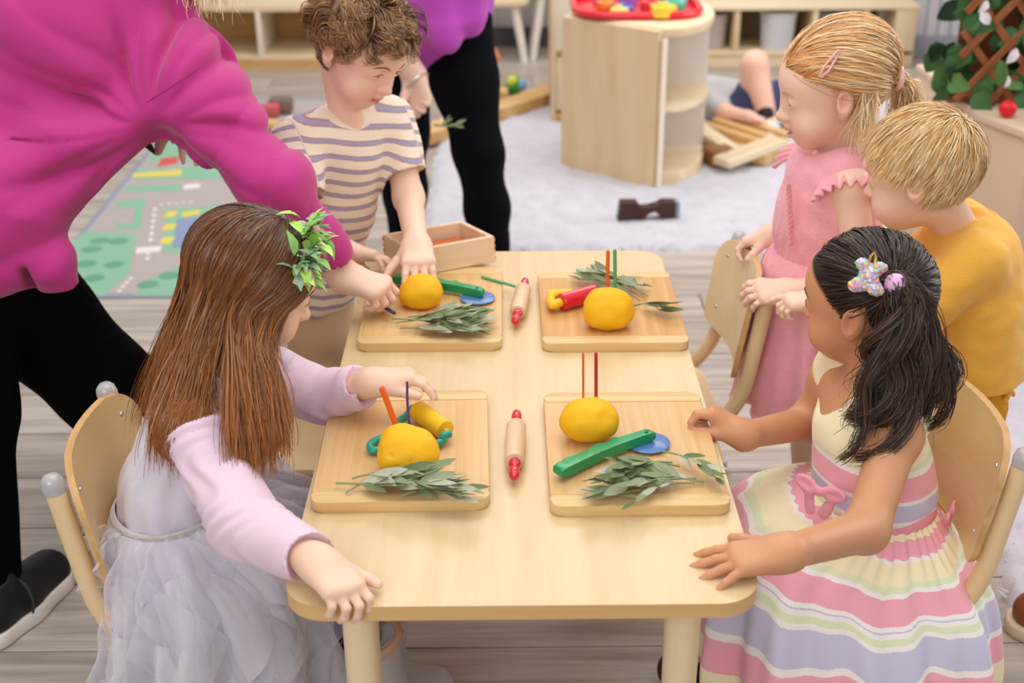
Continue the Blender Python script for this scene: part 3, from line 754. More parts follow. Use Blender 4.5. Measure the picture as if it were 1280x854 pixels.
for m in IVY:
    me = leaf_mesh('leaf', [(0, 0.002, 0), (0.008, 0.024, 0.004), (0.025, 0.032, 0.006), (0.045, 0.022, 0.004), (0.06, 0.012, 0.0), (0.07, 0.001, -0.004)]); me.materials.append(m); lms.append(me)
fl = leaf_mesh('petal', [(0, 0.002, 0), (0.012, 0.010, 0.004), (0.026, 0.012, 0.003), (0.036, 0.002, 0.0)], 0.4); fl.materials.append(mat('petal_white', 'eceaf0', 0.5))
r = random.Random(5)
for i in range(250):
    o = link('leaf', lms[r.choice((0, 0, 1, 1, 1, 2))], tv)
    o.location = (r.uniform(-0.36, 0.34), r.uniform(-0.010, 0.06), r.uniform(0.03, 0.64)); o.scale = (r.uniform(0.75, 1.2),) * 3
    o.rotation_euler = (PI / 2 + r.uniform(-0.5, 0.5), r.uniform(-0.6, 0.6) + PI / 2 + r.uniform(-1.2, 1.2), r.uniform(-0.7, 0.7))
for i in range(60):
    o = link('petal', fl, tv)
    o.location = (r.uniform(-0.34, 0.34), r.uniform(-0.06, -0.02), r.uniform(0.02, 0.62)); o.scale = (r.uniform(0.8, 1.2),) * 3
    o.rotation_euler = (PI / 2 + r.uniform(-0.6, 0.6), r.uniform(0, 6.2), r.uniform(-0.8, 0.8))
o = box_obj('pink_toy', (1.8318, 5.5345, 0.0000), (0.09, 0.06, 0.05), mat('toy_pink_pale', 'e8a9cf', 0.5), None, 0.012); o.location.z = 0.046; tag(o, 'small pink toy on the rug left of the trellis', 'toy')

# ------------------------------------------------------------------ table
TOPM = wood('maple_laminate', 'dcc499', 'd3b88a', 'Y', 26.0, 16.0, 0.32)
TEDGE = wood('table_edge', 'e0b982', 'd5aa70', 'X', 20.0, 14.0, 0.42)
LEGM = wood('cream_leg', 'f0dcb8', 'e6cda2', 'Z', 14.0, 12.0, 0.4)
tb = thing('play_table', 'pale maple childrens table with rounded corners and round legs', 'table', (0.0174, 1.918, 0))
bm = bmesh.new(); add_prism(bm, rounded_rect(0.592, 1.192, 0.055, 10), 0.499, 0.520, 0.0035, seg=3)
o = bm_obj('tabletop', bm, TOPM, tb); o.data.materials.append(TEDGE)
for p in o.data.polygons:
    if abs(p.normal.z) < 0.5: p.material_index = 1
for sx, sy in ((-1, -1), (1, -1), (-1, 1), (1, 1)):
    bm = bmesh.new(); add_lathe(bm, [(0, 0.0), (0.0195, 0.0), (0.021, 0.006), (0.0245, 0.47), (0.0245, 0.4985), (0, 0.4985)], 28)
    o = bm_obj('leg', bm, LEGM, tb); o.location = (sx * 0.212, sy * 0.50, 0)

# ------------------------------------------------------------------ cutting boards
BAM = wood('bamboo', 'dbb882', 'cfa267', 'Y', 60.0, 40.0, 0.45); BAM2 = wood('bamboo_strip', 'e2c48f', 'd8b57c', 'X', 60.0, 30.0, 0.45)
BAM3 = wood('bamboo_dark', 'd4a768', 'c48f50', 'Y', 60.0, 40.0, 0.45)
def board(label, cx, cy, w_, d_, rz, m):
    t = thing('cutting_board', label, 'cutting board', (cx, cy, 0.5203), rz, 'bamboo cutting boards on the table')
    e = 0.032
    # five glued staves between two end strips
    n = 5; sw = w_ / n
    bm = bmesh.new(); add_box(bm, (0, 0, 0.0078), (w_, d_ - 2 * e, 0.0154), None, 0.0012, 1); bm_obj('panel', bm, m, t, smooth=False)
    for s in (-1, 1):
        pts = rounded_rect(w_, e * 2, 0.018, 5)
        pts = [(x, y) if s * y >= -1e-6 else (x, 0.0) for x, y in pts]
        q = []
        for p in pts:
            p = (max(-w_ / 2, min(w_ / 2, p[0])) if abs(p[1]) > 0 else math.copysign(w_ / 2, p[0]), p[1])
            if not q or (abs(q[-1][0] - p[0]) + abs(q[-1][1] - p[1])) > 1e-5: q.append(p)
        if abs(q[0][0] - q[-1][0]) + abs(q[0][1] - q[-1][1]) < 1e-5: q.pop()
        bm = bmesh.new(); add_prism(bm, q, 0.0, 0.0168, 0.0028); o = bm_obj('end_strip', bm, BAM2, t); o.location = (0, s * (d_ / 2 - e), 0)
    return t
board('bamboo board in front of the girl in lavender, under dough with orange and purple sticks', -0.150, 1.700, 0.246, 0.330, 0.02, BAM)
board('bamboo board at the near right, under the dough with orange and red sticks', 0.181, 1.687, 0.246, 0.336, 0.0, BAM)
board('bamboo board in front of the boy in stripes', -0.132, 2.215, 0.250, 0.345, 0.0, BAM)
board('darker bamboo board at the far right, with the red roller on it', 0.188, 2.198, 0.252, 0.325, 0.0, BAM3)
ZB = 0.5364

# ------------------------------------------------------------------ dough lumps and sticks
DOUGH = mat('yellow_dough', 'f0b81c', 0.60, 0.3, bump=0.6, bscale=60, var=0.06, vscale=30, sss=0.0)
def dough(label, c, r, lumps, holes=(), seed=1.0):
    t = thing('dough_lump', label, 'play dough', (c[0], c[1], ZB), 0, 'lumps of yellow play dough')
    s = Soft(); s.ell((c[0], c[1], ZB + r[2] * 0.93), r, k=0.01)
    for (dx, dy, dz, q) in lumps: s.ell((c[0] + dx, c[1] + dy, ZB + dz), q, k=0.02)
    for (dx, dy, dz, q) in holes: s.ell((c[0] + dx, c[1] + dy, ZB + dz), (q, q, q), k=0.003, op='s')
    s.cut((0, 0, ZB + 0.0004), (0, 0, -1))
    s.disp = lambda P: 0.0016 * ngrain(P, 45, seed) + 0.0010 * ngrain(P, 130, seed + 3)
    soft_obj('dough', s, DOUGH, t, 0.0022)
    return t
dA, dB, dC, dD = (-0.1411, 1.6316, 0.5500), (0.1209, 1.7069, 0.5500), (-0.1574, 2.2114, 0.5600), (0.1787, 2.1099, 0.5500)
dough('yellow dough lump with thick orange and thin purple sticks, beside the teal roller', dA, (0.038, 0.034, 0.030), [(-0.018, -0.008, 0.018, (0.022, 0.024, 0.02)), (0.016, 0.0, 0.026, (0.024, 0.024, 0.024)), (-0.014, 0.004, 0.045, (0.02, 0.02, 0.014)), (0.02, -0.008, 0.014, (0.02, 0.02, 0.016))], [(-0.022, -0.033, 0.035, 0.004), (0.006, -0.036, 0.027, 0.0022)], 1.3)
dough('angular yellow dough lump with thin orange and red sticks near the green cutter', dB, (0.038, 0.033, 0.029), [(-0.020, 0.0, 0.032, (0.020, 0.026, 0.018)), (0.020, 0.0, 0.030, (0.020, 0.026, 0.020)), (0.0, 0.004, 0.048, (0.022, 0.022, 0.012))], [], 4.1)
dough('orange yellow dough lump held under the hand of the boy in stripes', dC, (0.034, 0.033, 0.030), [(0.0, -0.008, 0.02, (0.03, 0.028, 0.02)), (0.014, -0.004, 0.026, (0.024, 0.026, 0.022))], [], 2.2)
dough('round yellow dough lump with orange and green sticks in front of the red roller', dD, (0.038, 0.034, 0.033), [(-0.014, -0.004, 0.028, (0.026, 0.028, 0.026)), (0.016, -0.004, 0.026, (0.024, 0.026, 0.024)), (-0.012, 0.0, 0.05, (0.02, 0.02, 0.014)), (0.016, 0.0, 0.046, (0.018, 0.02, 0.016))], [(0.0, -0.034, 0.004, 0.006)], 0.4)
def stick(label, a, b, rad, col, name='craft_stick', bend=0.0):
    a, b = Vector(a), Vector(b); L = (b - a).length
    bm = bmesh.new()
    side = (b - a).normalized().cross(Vector((0, 1, 0))).normalized() * bend
    add_tube(bm, [a + (b - a) * t + side * (4 * t * (1 - t)) - a for t in (0, 0.02, 0.25, 0.5, 0.75, 0.97, 1.0)], [rad * 0.8, rad, rad, rad, rad, rad, rad * 0.7], 10)
    o = bm_obj(name, bm, mat('stick_' + col, col, 0.55)); o.location = a
    return tag(o, label, 'stick')
def st(base, tip_px, dz, dy=0.0): return base
yA = dA[1]; yB = dB[1]; yD = dD[1]
stick('thick orange stick stuck in the dough in front of the girl in lavender', (-0.1547, 1.6720, 0.5627), (-0.1776, 1.6720, 0.6422), 0.0044, 'e8661c')
stick('thin purple stick stuck in the dough in front of the girl in lavender', (-0.1385, 1.6720, 0.5625), (-0.1409, 1.6720, 0.6508), 0.0019, '5b3a7e', bend=0.002)
stick('thin orange stick in the angular dough near the green cutter', (0.1145, 1.7450, 0.5645), (0.1128, 1.7450, 0.6588), 0.0019, 'd9732b')
stick('red stick in the angular dough near the green cutter', (0.1333, 1.7400, 0.5670), (0.1312, 1.7400, 0.6610), 0.0026, 'c3202f')
stick('orange stick in the far round dough beside the green stick', (0.1799, 2.1550, 0.5501), (0.1792, 2.1550, 0.6600), 0.0036, 'dd6d22')
stick('green stick in the far round dough beside the orange stick', (0.1941, 2.1450, 0.5497), (0.1901, 2.1450, 0.6653), 0.0034, '5fa16c')

# ------------------------------------------------------------------ wooden rolling pins
PINW = wood('pin_wood', 'e6c6a4', 'd7b089', 'Z', 20, 12, 0.5); PINR = mat('pin_red', 'd3132e', 0.22, coat=0.6)
def pin(label, a, b, r=0.0150):
    a, b = Vector(a), Vector(b); L = (b - a).length
    t = thing('rolling_pin', label, 'rolling pin', a, 0, 'small rolling pins down the middle of the table', rot=(b - a).to_track_quat('Z', 'Y').to_euler())
    bl = L * 0.56; z0 = (L - bl) / 2
    bm = bmesh.new(); add_lathe(bm, [(0, z0), (r * 0.55, z0), (r * 0.92, z0 + 0.0015), (r, z0 + 0.005), (r, z0 + bl - 0.005), (r * 0.92, z0 + bl - 0.0015), (0, z0 + bl)], 28); bm_obj('barrel', bm, PINW, t)
    for s in (0, 1):
        pr = [(0, 0.0), (0.004, 0.0008), (0.0075, 0.006), (0.0082, z0 * 0.45), (0.0058, z0 * 0.66), (0.0088, z0 * 0.80), (0.0088, z0 - 0.0004), (0, z0 - 0.0004)]
        if s: pr = [(rr, L - z) for rr, z in pr][::-1]
        bm = bmesh.new(); add_lathe(bm, pr, 18); bmesh.ops.recalc_face_normals(bm, faces=bm.faces[:]); bm_obj('handle', bm, PINR, t)
pin('wooden rolling pin with red handles between the two near cutting boards', (0.0094, 1.5962, 0.5355), (0.0155, 1.7931, 0.5355))
pin('wooden rolling pin with red handles between the two far cutting boards', (0.0162, 2.1247, 0.5355), (0.0378, 2.3237, 0.5355))
# red plastic roller with yellow handles
RR = thing('red_roller', 'red plastic dough roller with yellow handles on the far right board', 'roller', (0.14, 2.235, ZB))
def cyl_between(name, a, b, r, m, parent, n=28, prof=None):
    a, b = Vector(a), Vector(b); L = (b - a).length; M = axis_matrix(a - Vector(parent.location), b - Vector(parent.location))
    bm = bmesh.new(); add_lathe(bm, prof(L) if prof else [(0, 0), (r * 0.9, 0), (r, r * 0.12), (r, L - r * 0.12), (r * 0.9, L), (0, L)], n, M); return bm_obj(name, bm, m, parent)
PR = mat('roller_red', 'd5142c', 0.25, coat=0.5); PY_ = mat('roller_yellow', 'f0c224', 0.4)
ra, rb = Vector((0.0987, 2.1764, 0.5524)), Vector((0.1633, 2.2192, 0.5524))
cyl_between('barrel', ra, rb, 0.0158, PR, RR)
ax = (rb - ra).normalized()
bm = bmesh.new(); add_tube(bm, smooth_path([ra - ax * 0.001 - RR.location, ra - ax * 0.018 + Vector((0.0, 0.0, -0.001)) - RR.location, ra - ax * 0.016 + Vector((-0.004, 0.022, -0.004)) - RR.location, ra - ax * 0.012 + Vector((-0.006, 0.045, -0.005)) - RR.location], 5), 0.0085, 10); bm_obj('handle', bm, PY_, RR)
bm = bmesh.new(); add_tube(bm, smooth_path([ra + Vector((-0.022, 0.045, -0.005)) - RR.location, ra + Vector((0.0, 0.046, -0.004)) - RR.location, ra + Vector((0.03, 0.04, -0.003)) - RR.location, ra + Vector((0.052, 0.022, -0.006)) - RR.location], 5), 0.0095, 10); bm_obj('handle_bar', bm, PY_, RR)
# yellow roller in a teal frame
YR = thing('teal_roller', 'yellow dough roller in a teal plastic frame behind the lavender girl\'s dough', 'roller', (-0.11, 1.76, ZB))
TEAL = mat('teal_plastic', '149a86', 0.3, coat=0.3)
ya, yb = Vector((-0.1352, 1.7690, 0.5526)), Vector((-0.0903, 1.7058, 0.5526))
cyl_between('barrel', ya, yb, 0.0155, PY_, YR)
u = (yb - ya).normalized(); pn = Vector((-u.y, u.x, 0)); 
if pn.y > 0: pn = -pn
L0 = Vector(YR.location)
g1 = [yb + u * 0.012 - L0, yb + u * 0.012 + pn * 0.012 - L0, Vector((-0.0944, 1.6864, 0.5460)) - L0, Vector((-0.1091, 1.6743, 0.5450)) - L0, Vector((-0.1321, 1.6694, 0.5440)) - L0, Vector((-0.1782, 1.6655, 0.5440)) - L0, Vector((-0.1943, 1.6635, 0.5440)) - L0, Vector((-0.1986, 1.6740, 0.5460)) - L0, Vector((-0.1916, 1.6881, 0.5460)) - L0, Vector((-0.1693, 1.7020, 0.5460)) - L0]
bm = bmesh.new(); add_tube(bm, smooth_path(g1, 6), 0.0060, 10); bm_obj('frame', bm, TEAL, YR)
g2 = [ya - u * 0.012 - L0, Vector((-0.1518, 1.7599, 0.5480)) - L0, Vector((-0.1618, 1.7461, 0.5460)) - L0, Vector((-0.1636, 1.7207, 0.5450)) - L0, Vector((-0.1568, 1.6916, 0.5450)) - L0]
bm = bmesh.new(); add_tube(bm, smooth_path(g2, 5), 0.0058, 10); bm_obj('handle', bm, TEAL, YR)
for p in (ya, yb):
    cyl_between('axle', p - u * (0.012 if p == ya else -0.0002), p + u * (0.0002 if p == ya else 0.013) , 0.004, PY_, YR, 12)
# dough cutters: green wavy handle and blue wheel lying flat
GRN_H = mat('cutter_green', '15965a', 0.35, coat=0.2); BLUE_W = mat('cutter_blue', '4f78b8', 0.35, coat=0.4)
def cutter(label, tail, head, wheel_dx):
    tail, head = Vector(tail), Vector(head); d = head - tail; L = d.length; u = d.normalized()
    t = thing('dough_cutter', label, 'dough cutter', (tail.x, tail.y, ZB), math.atan2(d.y, d.x))
    top = []; bot = []
    N = 20
    for i in range(N + 1):
        s = i / N; x = s * L
        w_ = 0.0105 - 0.003 * s + 0.0030 * math.sin(s * 24) * (1 if s < 0.65 else 0)
        c = 0.007 * math.sin(s * PI) * 0.8
        top.append((x, c + w_)); bot.append((x, c - 0.0105 + 0.003 * s))
    bm = bmesh.new(); add_prism(bm, (bot + top[::-1]), 0.0062, 0.0215, 0.0048, seg=3); bmesh.ops.recalc_face_normals(bm, faces=bm.faces[:]); bm_obj('handle', bm, GRN_H, t)
    bm = bmesh.new(); add_lathe(bm, [(0, 0.001), (0.012, 0.001), (0.030, 0.003), (0.0325, 0.005), (0.030, 0.0062), (0, 0.0060)], 36); o = bm_obj('wheel', bm, BLUE_W, t); o.location = (L - 0.010, wheel_dx, -0.0005)
    bm = bmesh.new(); add_lathe(bm, [(0.0, 0.021), (0.003, 0.0225), (0, 0.023)], 12); o = bm_obj('pivot', bm, mat('pivot_dark', '24324a', 0.4), t); o.location = (L - 0.012, 0, 0)
    return t
cutter('green handled dough cutter with blue wheel on the near right board', (0.0703, 1.5873, 0.5364), (0.2133, 1.6935, 0.5364), -0.002)
cutter('green handled dough cutter with blue wheel behind the dough of the boy in stripes', (-0.2102, 2.3028, 0.5364), (-0.0416, 2.2271, 0.5364), -0.003)

# ------------------------------------------------------------------ sage sprigs: stem and single leaves
SAGE = [mat('sage_' + n, c, 0.75, 0.25, bump=0.5, bscale=500, var=0.12, vscale=60) for n, c in (('grey', 'aab396'), ('green', '93a27b'), ('pale', 'c3c8b2'), ('deep', '7b8c63'))]
sage_me = []
for m in SAGE:
    for k, (wd, bend) in enumerate(((0.30, 0.10), (0.22, -0.05), (0.26, 0.22))):
        pts = []
        for i in range(8):
            x = i / 7; pts.append((x, wd * (math.sin(PI * x ** 0.85) ** 0.8) * 0.5 + 0.004, bend * x * x * 0.5))
        me = leaf_mesh('leaf', pts, 0.35); me.materials.append(m); sage_me.append(me)
STEM = mat('sage_stem', '8c9a74', 0.8)
rs = random.Random(21)
def sprig(label, a, b, n, llen, group, spread=0.55, lift=0.006, rise=0.010):
    a, b = Vector(a), Vector(b); d = b - a; L = d.length; ang = math.atan2(d.y, d.x)
    t = thing('sage_sprig', label, 'sage sprig', a, ang, group)
    bend = rs.uniform(-0.012, 0.012)
    path = [Vector((L * s, bend * math.sin(PI * s), lift * 0.4 + rise * math.sin(PI * s * 0.9))) for s in [i / 8 for i in range(9)]]
    bm = bmesh.new(); add_tube(bm, path, [0.0013 * (1.2 - 0.6 * i / 8) for i in range(9)], 6); bm_obj('stem', bm, STEM, t)
    for i in range(n):
        s = 0.22 + 0.78 * (i + 0.5) / n
        k = s * 8; i0 = min(7, int(k)); p = path[i0].lerp(path[i0 + 1], k - i0)
        o = link('leaf', sage_me[rs.randrange(len(sage_me))], t)
        sd = 1 if i % 2 else -1
        o.location = p + Vector((0, 0, 0.001)); sc = llen * rs.uniform(0.85, 1.3) * (0.75 + 0.35 * math.sin(PI * s))
        o.scale = (sc, sc * rs.uniform(0.9, 1.15), sc)
        o.rotation_euler = (rs.uniform(-0.7, 0.7), rs.uniform(-0.25, 0.10), sd * rs.uniform(0.12, spread))
    return t
GA = 'sage sprigs in front of the lavender girl\'s dough'
LA = 'sage sprig in the heap along the front edge of the near left board'
for a, b, n in (((-0.2375, 1.5739, 0.5410), (-0.0811, 1.5422, 0.5410), 15), ((-0.2220, 1.5518, 0.5390), (-0.1268, 1.5783, 0.5450), 12), ((-0.1822, 1.5776, 0.5460), (-0.0548, 1.5377, 0.5410), 15), ((-0.2009, 1.5964, 0.5400), (-0.0821, 1.5743, 0.5470), 13), ((-0.1464, 1.5391, 0.5410), (-0.0675, 1.5248, 0.5390), 9), ((-0.2166, 1.5864, 0.5410), (-0.1474, 1.5550, 0.5440), 8)):
    sprig(LA, a, b, n, 0.042, GA)
LB = 'sage sprig in the thick heap in front of the green cutter'
for a, b, n in (((0.2628, 1.5803, 0.5400), (0.1204, 1.5333, 0.5420), 16), ((0.2440, 1.6099, 0.5420), (0.1557, 1.5688, 0.5480), 13), ((0.2730, 1.5728, 0.5380), (0.1850, 1.5865, 0.5500), 13), ((0.2331, 1.6144, 0.5460), (0.1381, 1.5530, 0.5450), 13)):
    sprig(LB, a, b, n, 0.042, 'sage sprigs in front of the green cutter')
sprig('sage sprig lying apart with its tip on the front strip of the near right board', (0.2594, 1.5709, 0.5380), (0.1675, 1.5119, 0.5385), 8, 0.034, None)
sprig('sage sprig with long bare stalk pointing to the brown haired girl\'s far hand', (0.2244, 1.6566, 0.5400), (0.2927, 1.5704, 0.5380), 9, 0.034, None)
LC = 'sage sprig in the heap in front of the boy in stripes'
for a, b, n in (((-0.2016, 2.1304, 0.5410), (-0.0592, 2.0849, 0.5450), 14), ((-0.1935, 2.1153, 0.5400), (-0.0431, 2.1205, 0.5410), 14), ((-0.1728, 2.1256, 0.5460), (-0.0728, 2.0695, 0.5400), 12), ((-0.1850, 2.0937, 0.5390), (-0.0508, 2.0757, 0.5400), 11), ((-0.1576, 2.1072, 0.5480), (-0.0672, 2.1327, 0.5450), 9)):
    sprig(LC, a, b, n, 0.050, 'sage sprigs in front of the boy in stripes')
LD = 'sage sprig behind the round dough on the far right board'
for a, b, n in (((0.2439, 2.2022, 0.5400), (0.1355, 2.3005, 0.5410), 12), ((0.2607, 2.2240, 0.5400), (0.1758, 2.3178, 0.5450), 12), ((0.2335, 2.2504, 0.5450), (0.1480, 2.3082, 0.5410), 9), ((0.1932, 2.3049, 0.5420), (0.2379, 2.2656, 0.5450), 8)):
    sprig(LD, a, b, n, 0.040, 'sage sprigs behind the round dough')
sprig('small sage sprig to the right of the round dough on the far board', (0.2308, 2.1852, 0.5380), (0.2764, 2.1523, 0.5380), 6, 0.045, None, spread=0.35)
# loose stick and bits by the box
stick('thin green stick lying on the table near the far rolling pin', (-0.0460, 2.3341, 0.5385), (0.0177, 2.2855, 0.5385), 0.0030, '5fae78', 'green_stick')

# ------------------------------------------------------------------ finger jointed wooden box
BXW = wood('box_wood', 'ecd3b4', 'e0c09a', 'X', 18, 12, 0.5)
bx = thing('wooden_box', 'finger jointed pale wooden box standing at the far end of the table', 'box', (-0.131, 2.440, 0.5305), rot=(-0.105, 0, 0.46))
W_, D_, H_ = 0.175, 0.150, 0.052
for s in (-1, 1):
    bm = bmesh.new(); add_box(bm, (0, s * (D_ / 2 - 0.005), H_ / 2), (W_, 0.010, H_), None, 0.0012, 1); bm_obj('long_side', bm, BXW, bx, smooth=False)
    bm = bmesh.new(); add_box(bm, (s * (W_ / 2 - 0.005), 0, H_ / 2), (0.0095, D_ - 0.0205, H_), None, 0.0012, 1); bm_obj('short_side', bm, BXW, bx, smooth=False)
    for k in range(4):
        for e in (-1, 1):
            bm = bmesh.new(); add_box(bm, (s * (W_ / 2 + 0.0006), e * (D_ / 2 - 0.005), 0.008 + 0.012 * k), (0.002, 0.0096, 0.006), None, 0.0004, 1); bm_obj('finger_joint', bm, PLY_EDGE, bx, smooth=False)
bm = bmesh.new(); add_box(bm, (0, 0, 0.004), (W_ - 0.02, D_ - 0.02, 0.006)); bm_obj('bottom', bm, BXW, bx, smooth=False)
o = box_obj('orange_card', (-0.131, 2.440, 0.5305 + 0.0170), (0.14, 0.115, 0.018), mat('card_orange', 'c9662a', 0.7), None, 0.003, (-0.105, 0, 0.46)); tag(o, 'flat orange slab lying inside the wooden box', 'card')

# ------------------------------------------------------------------ chairs
CHT = wood('chair_tube', 'ecd2a6', 'e4c696', 'Z', 10, 8, 0.3, coat=0.3); CHP = wood('chair_ply', 'e7c893', 'dbb67c', 'X', 10.0, 9.0, 0.38, coat=0.2); CHP2 = wood('chair_ply_pale', 'eed9b0', 'e6cb9a', 'Y', 10.0, 9.0, 0.38, coat=0.2)
CAPM = mat('grey_cap', 'b4b1b3', 0.18, coat=0.5)
def chair(label, loc, rz, h=0.545, ply=None):
    """faces +y before turning"""
    t = thing('school_chair', label, 'chair', loc, rz, 'bent tube childrens chairs round the table')
    ply = ply or CHP
    for s in (-1, 1):
        x = s * 0.138
        path = smooth_path([(x, -0.200, h), (x, -0.185, h - 0.10), (x, -0.166, h - 0.20), (x, -0.130, 0.285), (x, -0.085, 0.255), (x * 0.98, 0.02, 0.250), (x * 0.98, 0.085, 0.244), (x, 0.125, 0.215), (x * 1.04, 0.145, 0.12), (x * 1.06, 0.155, 0.012)], 6)
        bm = bmesh.new(); add_tube(bm, path, 0.0148, 14); bm_obj('side_frame', bm, CHT, t)
        bm = bmesh.new(); add_lathe(bm, [(0, 0.020), (0.008, 0.0185), (0.0145, 0.012), (0.0165, 0.002), (0.0155, -0.010), (0, -0.010)][::-1], 20); o = bm_obj('post_cap', bm, CAPM, t); o.location = (x, -0.201, h + 0.002); o.rotation_euler = (0.15, 0, 0)
        bm = bmesh.new(); add_tube(bm, smooth_path([(x * 0.97, -0.02, 0.246), (x * 1.0, -0.10, 0.20), (x * 1.06, -0.165, 0.10), (x * 1.1, -0.195, 0.012)], 5), 0.0140, 12); bm_obj('rear_leg', bm, CHT, t)
        for yy, xx in ((0.155, x * 1.06), (-0.195, x * 1.1)):
            bm = bmesh.new(); add_lathe(bm, [(0, 0.0), (0.017, 0.0), (0.0185, 0.008), (0.0175, 0.030), (0, 0.030)], 16); o = bm_obj('foot_cap', bm, mat('foot_grey', 'b9b7b8', 0.3, coat=0.3), t); o.location = (xx, yy, 0.0)
    # seat: rounded plywood, dished
    bm = bmesh.new(); pts = []
    for x, y in rounded_rect(0.30, 0.29, 0.075, 8): pts.append((x, y + 0.01))
    add_prism(bm, pts, 0.2655, 0.277, 0.003); bm_obj('seat', bm, CHP2, t)
    # curved backrest
    N, Mz = 28, 26; v = []; f = []
    for side in (0, 1):
        for j in range(Mz + 1):
            tz = j / Mz
            for i in range(N + 1):
                u_ = i / N * 2 - 1
                hw = 0.157 * (1 - 0.06 * (1 - tz)) 
                rc = 0.07
                z = h - 0.175 + 0.195 * tz
                # rounded upper corners
                top = h + 0.020
                dz = max(0.0, (z - (top - rc)) / rc); hw2 = hw - rc + rc * math.sqrt(max(0.0, 1 - dz * dz)) if dz > 0 else hw
                db = max(0.0, ((h - 0.175 + 0.03) - z) / 0.03); hw2 -= 0.03 * (1 - math.sqrt(max(0, 1 - db * db)))
                x = u_ * hw2
                y = -0.160 - (z - (h - 0.17)) * 0.16 - 0.030 * (1 - (x / 0.148) ** 2) + 0.022 - (0.0105 if side else 0.0)
                v.append((x, y, z))
    n1 = (N + 1) * (Mz + 1)
    for j in range(Mz):
        for i in range(N):
            a = j * (N + 1) + i
            f.append((a, a + 1, a + N + 2, a + N + 1)); f.append((n1 + a, n1 + a + N + 1, n1 + a + N + 2, n1 + a + 1))
    rim = [i for i in range(N + 1)] + [(j + 1) * (N + 1) + N for j in range(Mz)] + [Mz * (N + 1) + i for i in range(N - 1, -1, -1)] + [j * (N + 1) for j in range(Mz - 1, 0, -1)]
    for a, b in zip(rim, rim[1:] + rim[:1]): f.append((b, a, n1 + a, n1 + b))
    me = bpy.data.meshes.new('backrest'); me.from_pydata(v, [], f); me.materials.append(ply); me.materials.append(PLY_EDGE)
    bm = bmesh.new(); bm.from_mesh(me); bmesh.ops.recalc_face_normals(bm, faces=bm.faces[:]); bm.to_mesh(me); bm.free()
    k = 2 * N * Mz
    me.polygons.foreach_set('use_smooth', [True] * len(me.polygons)); me.set_sharp_from_angle(angle=math.radians(50))
    for p in me.polygons:
        if p.index >= k: p.material_index = 1
    link('backrest', me, t)
    for sx in (-1, 1):
        for z in (h - 0.02, h - 0.13):
            for yy, s2 in ((0.0012, 1),):
                bm = bmesh.new(); add_lathe(bm, [(0.0045, 0), (0.004, 0.0015), (0, 0.0022)], 10)
                o = bm_obj('bolt', bm, mat('bolt_steel', 'c9c9cc', 0.25, metal=0.9), t); x = sx * 0.112
                y = -0.160 - (z - (h - 0.17)) * 0.16 - 0.030 * (1 - (x / 0.148) ** 2) + 0.022
                o.location = (x, y, z); o.rotation_euler = (-PI / 2, 0, sx * 0.25)
    return t
chair('chair that the girl in lavender and grey tulle sits on', (-0.425, 1.705, 0), -PI / 2)
chair('chair that the girl in the striped sundress sits on', (0.522, 1.738, 0), PI / 2 + 0.07)
chair('chair whose back the girl in pink holds with both hands', (0.275, 2.350, 0), PI / 2 + 0.03, ply=CHP2)
chair('empty chair tucked under the table beside the girl in lavender', (-0.36, 2.21, 0), -PI / 2)

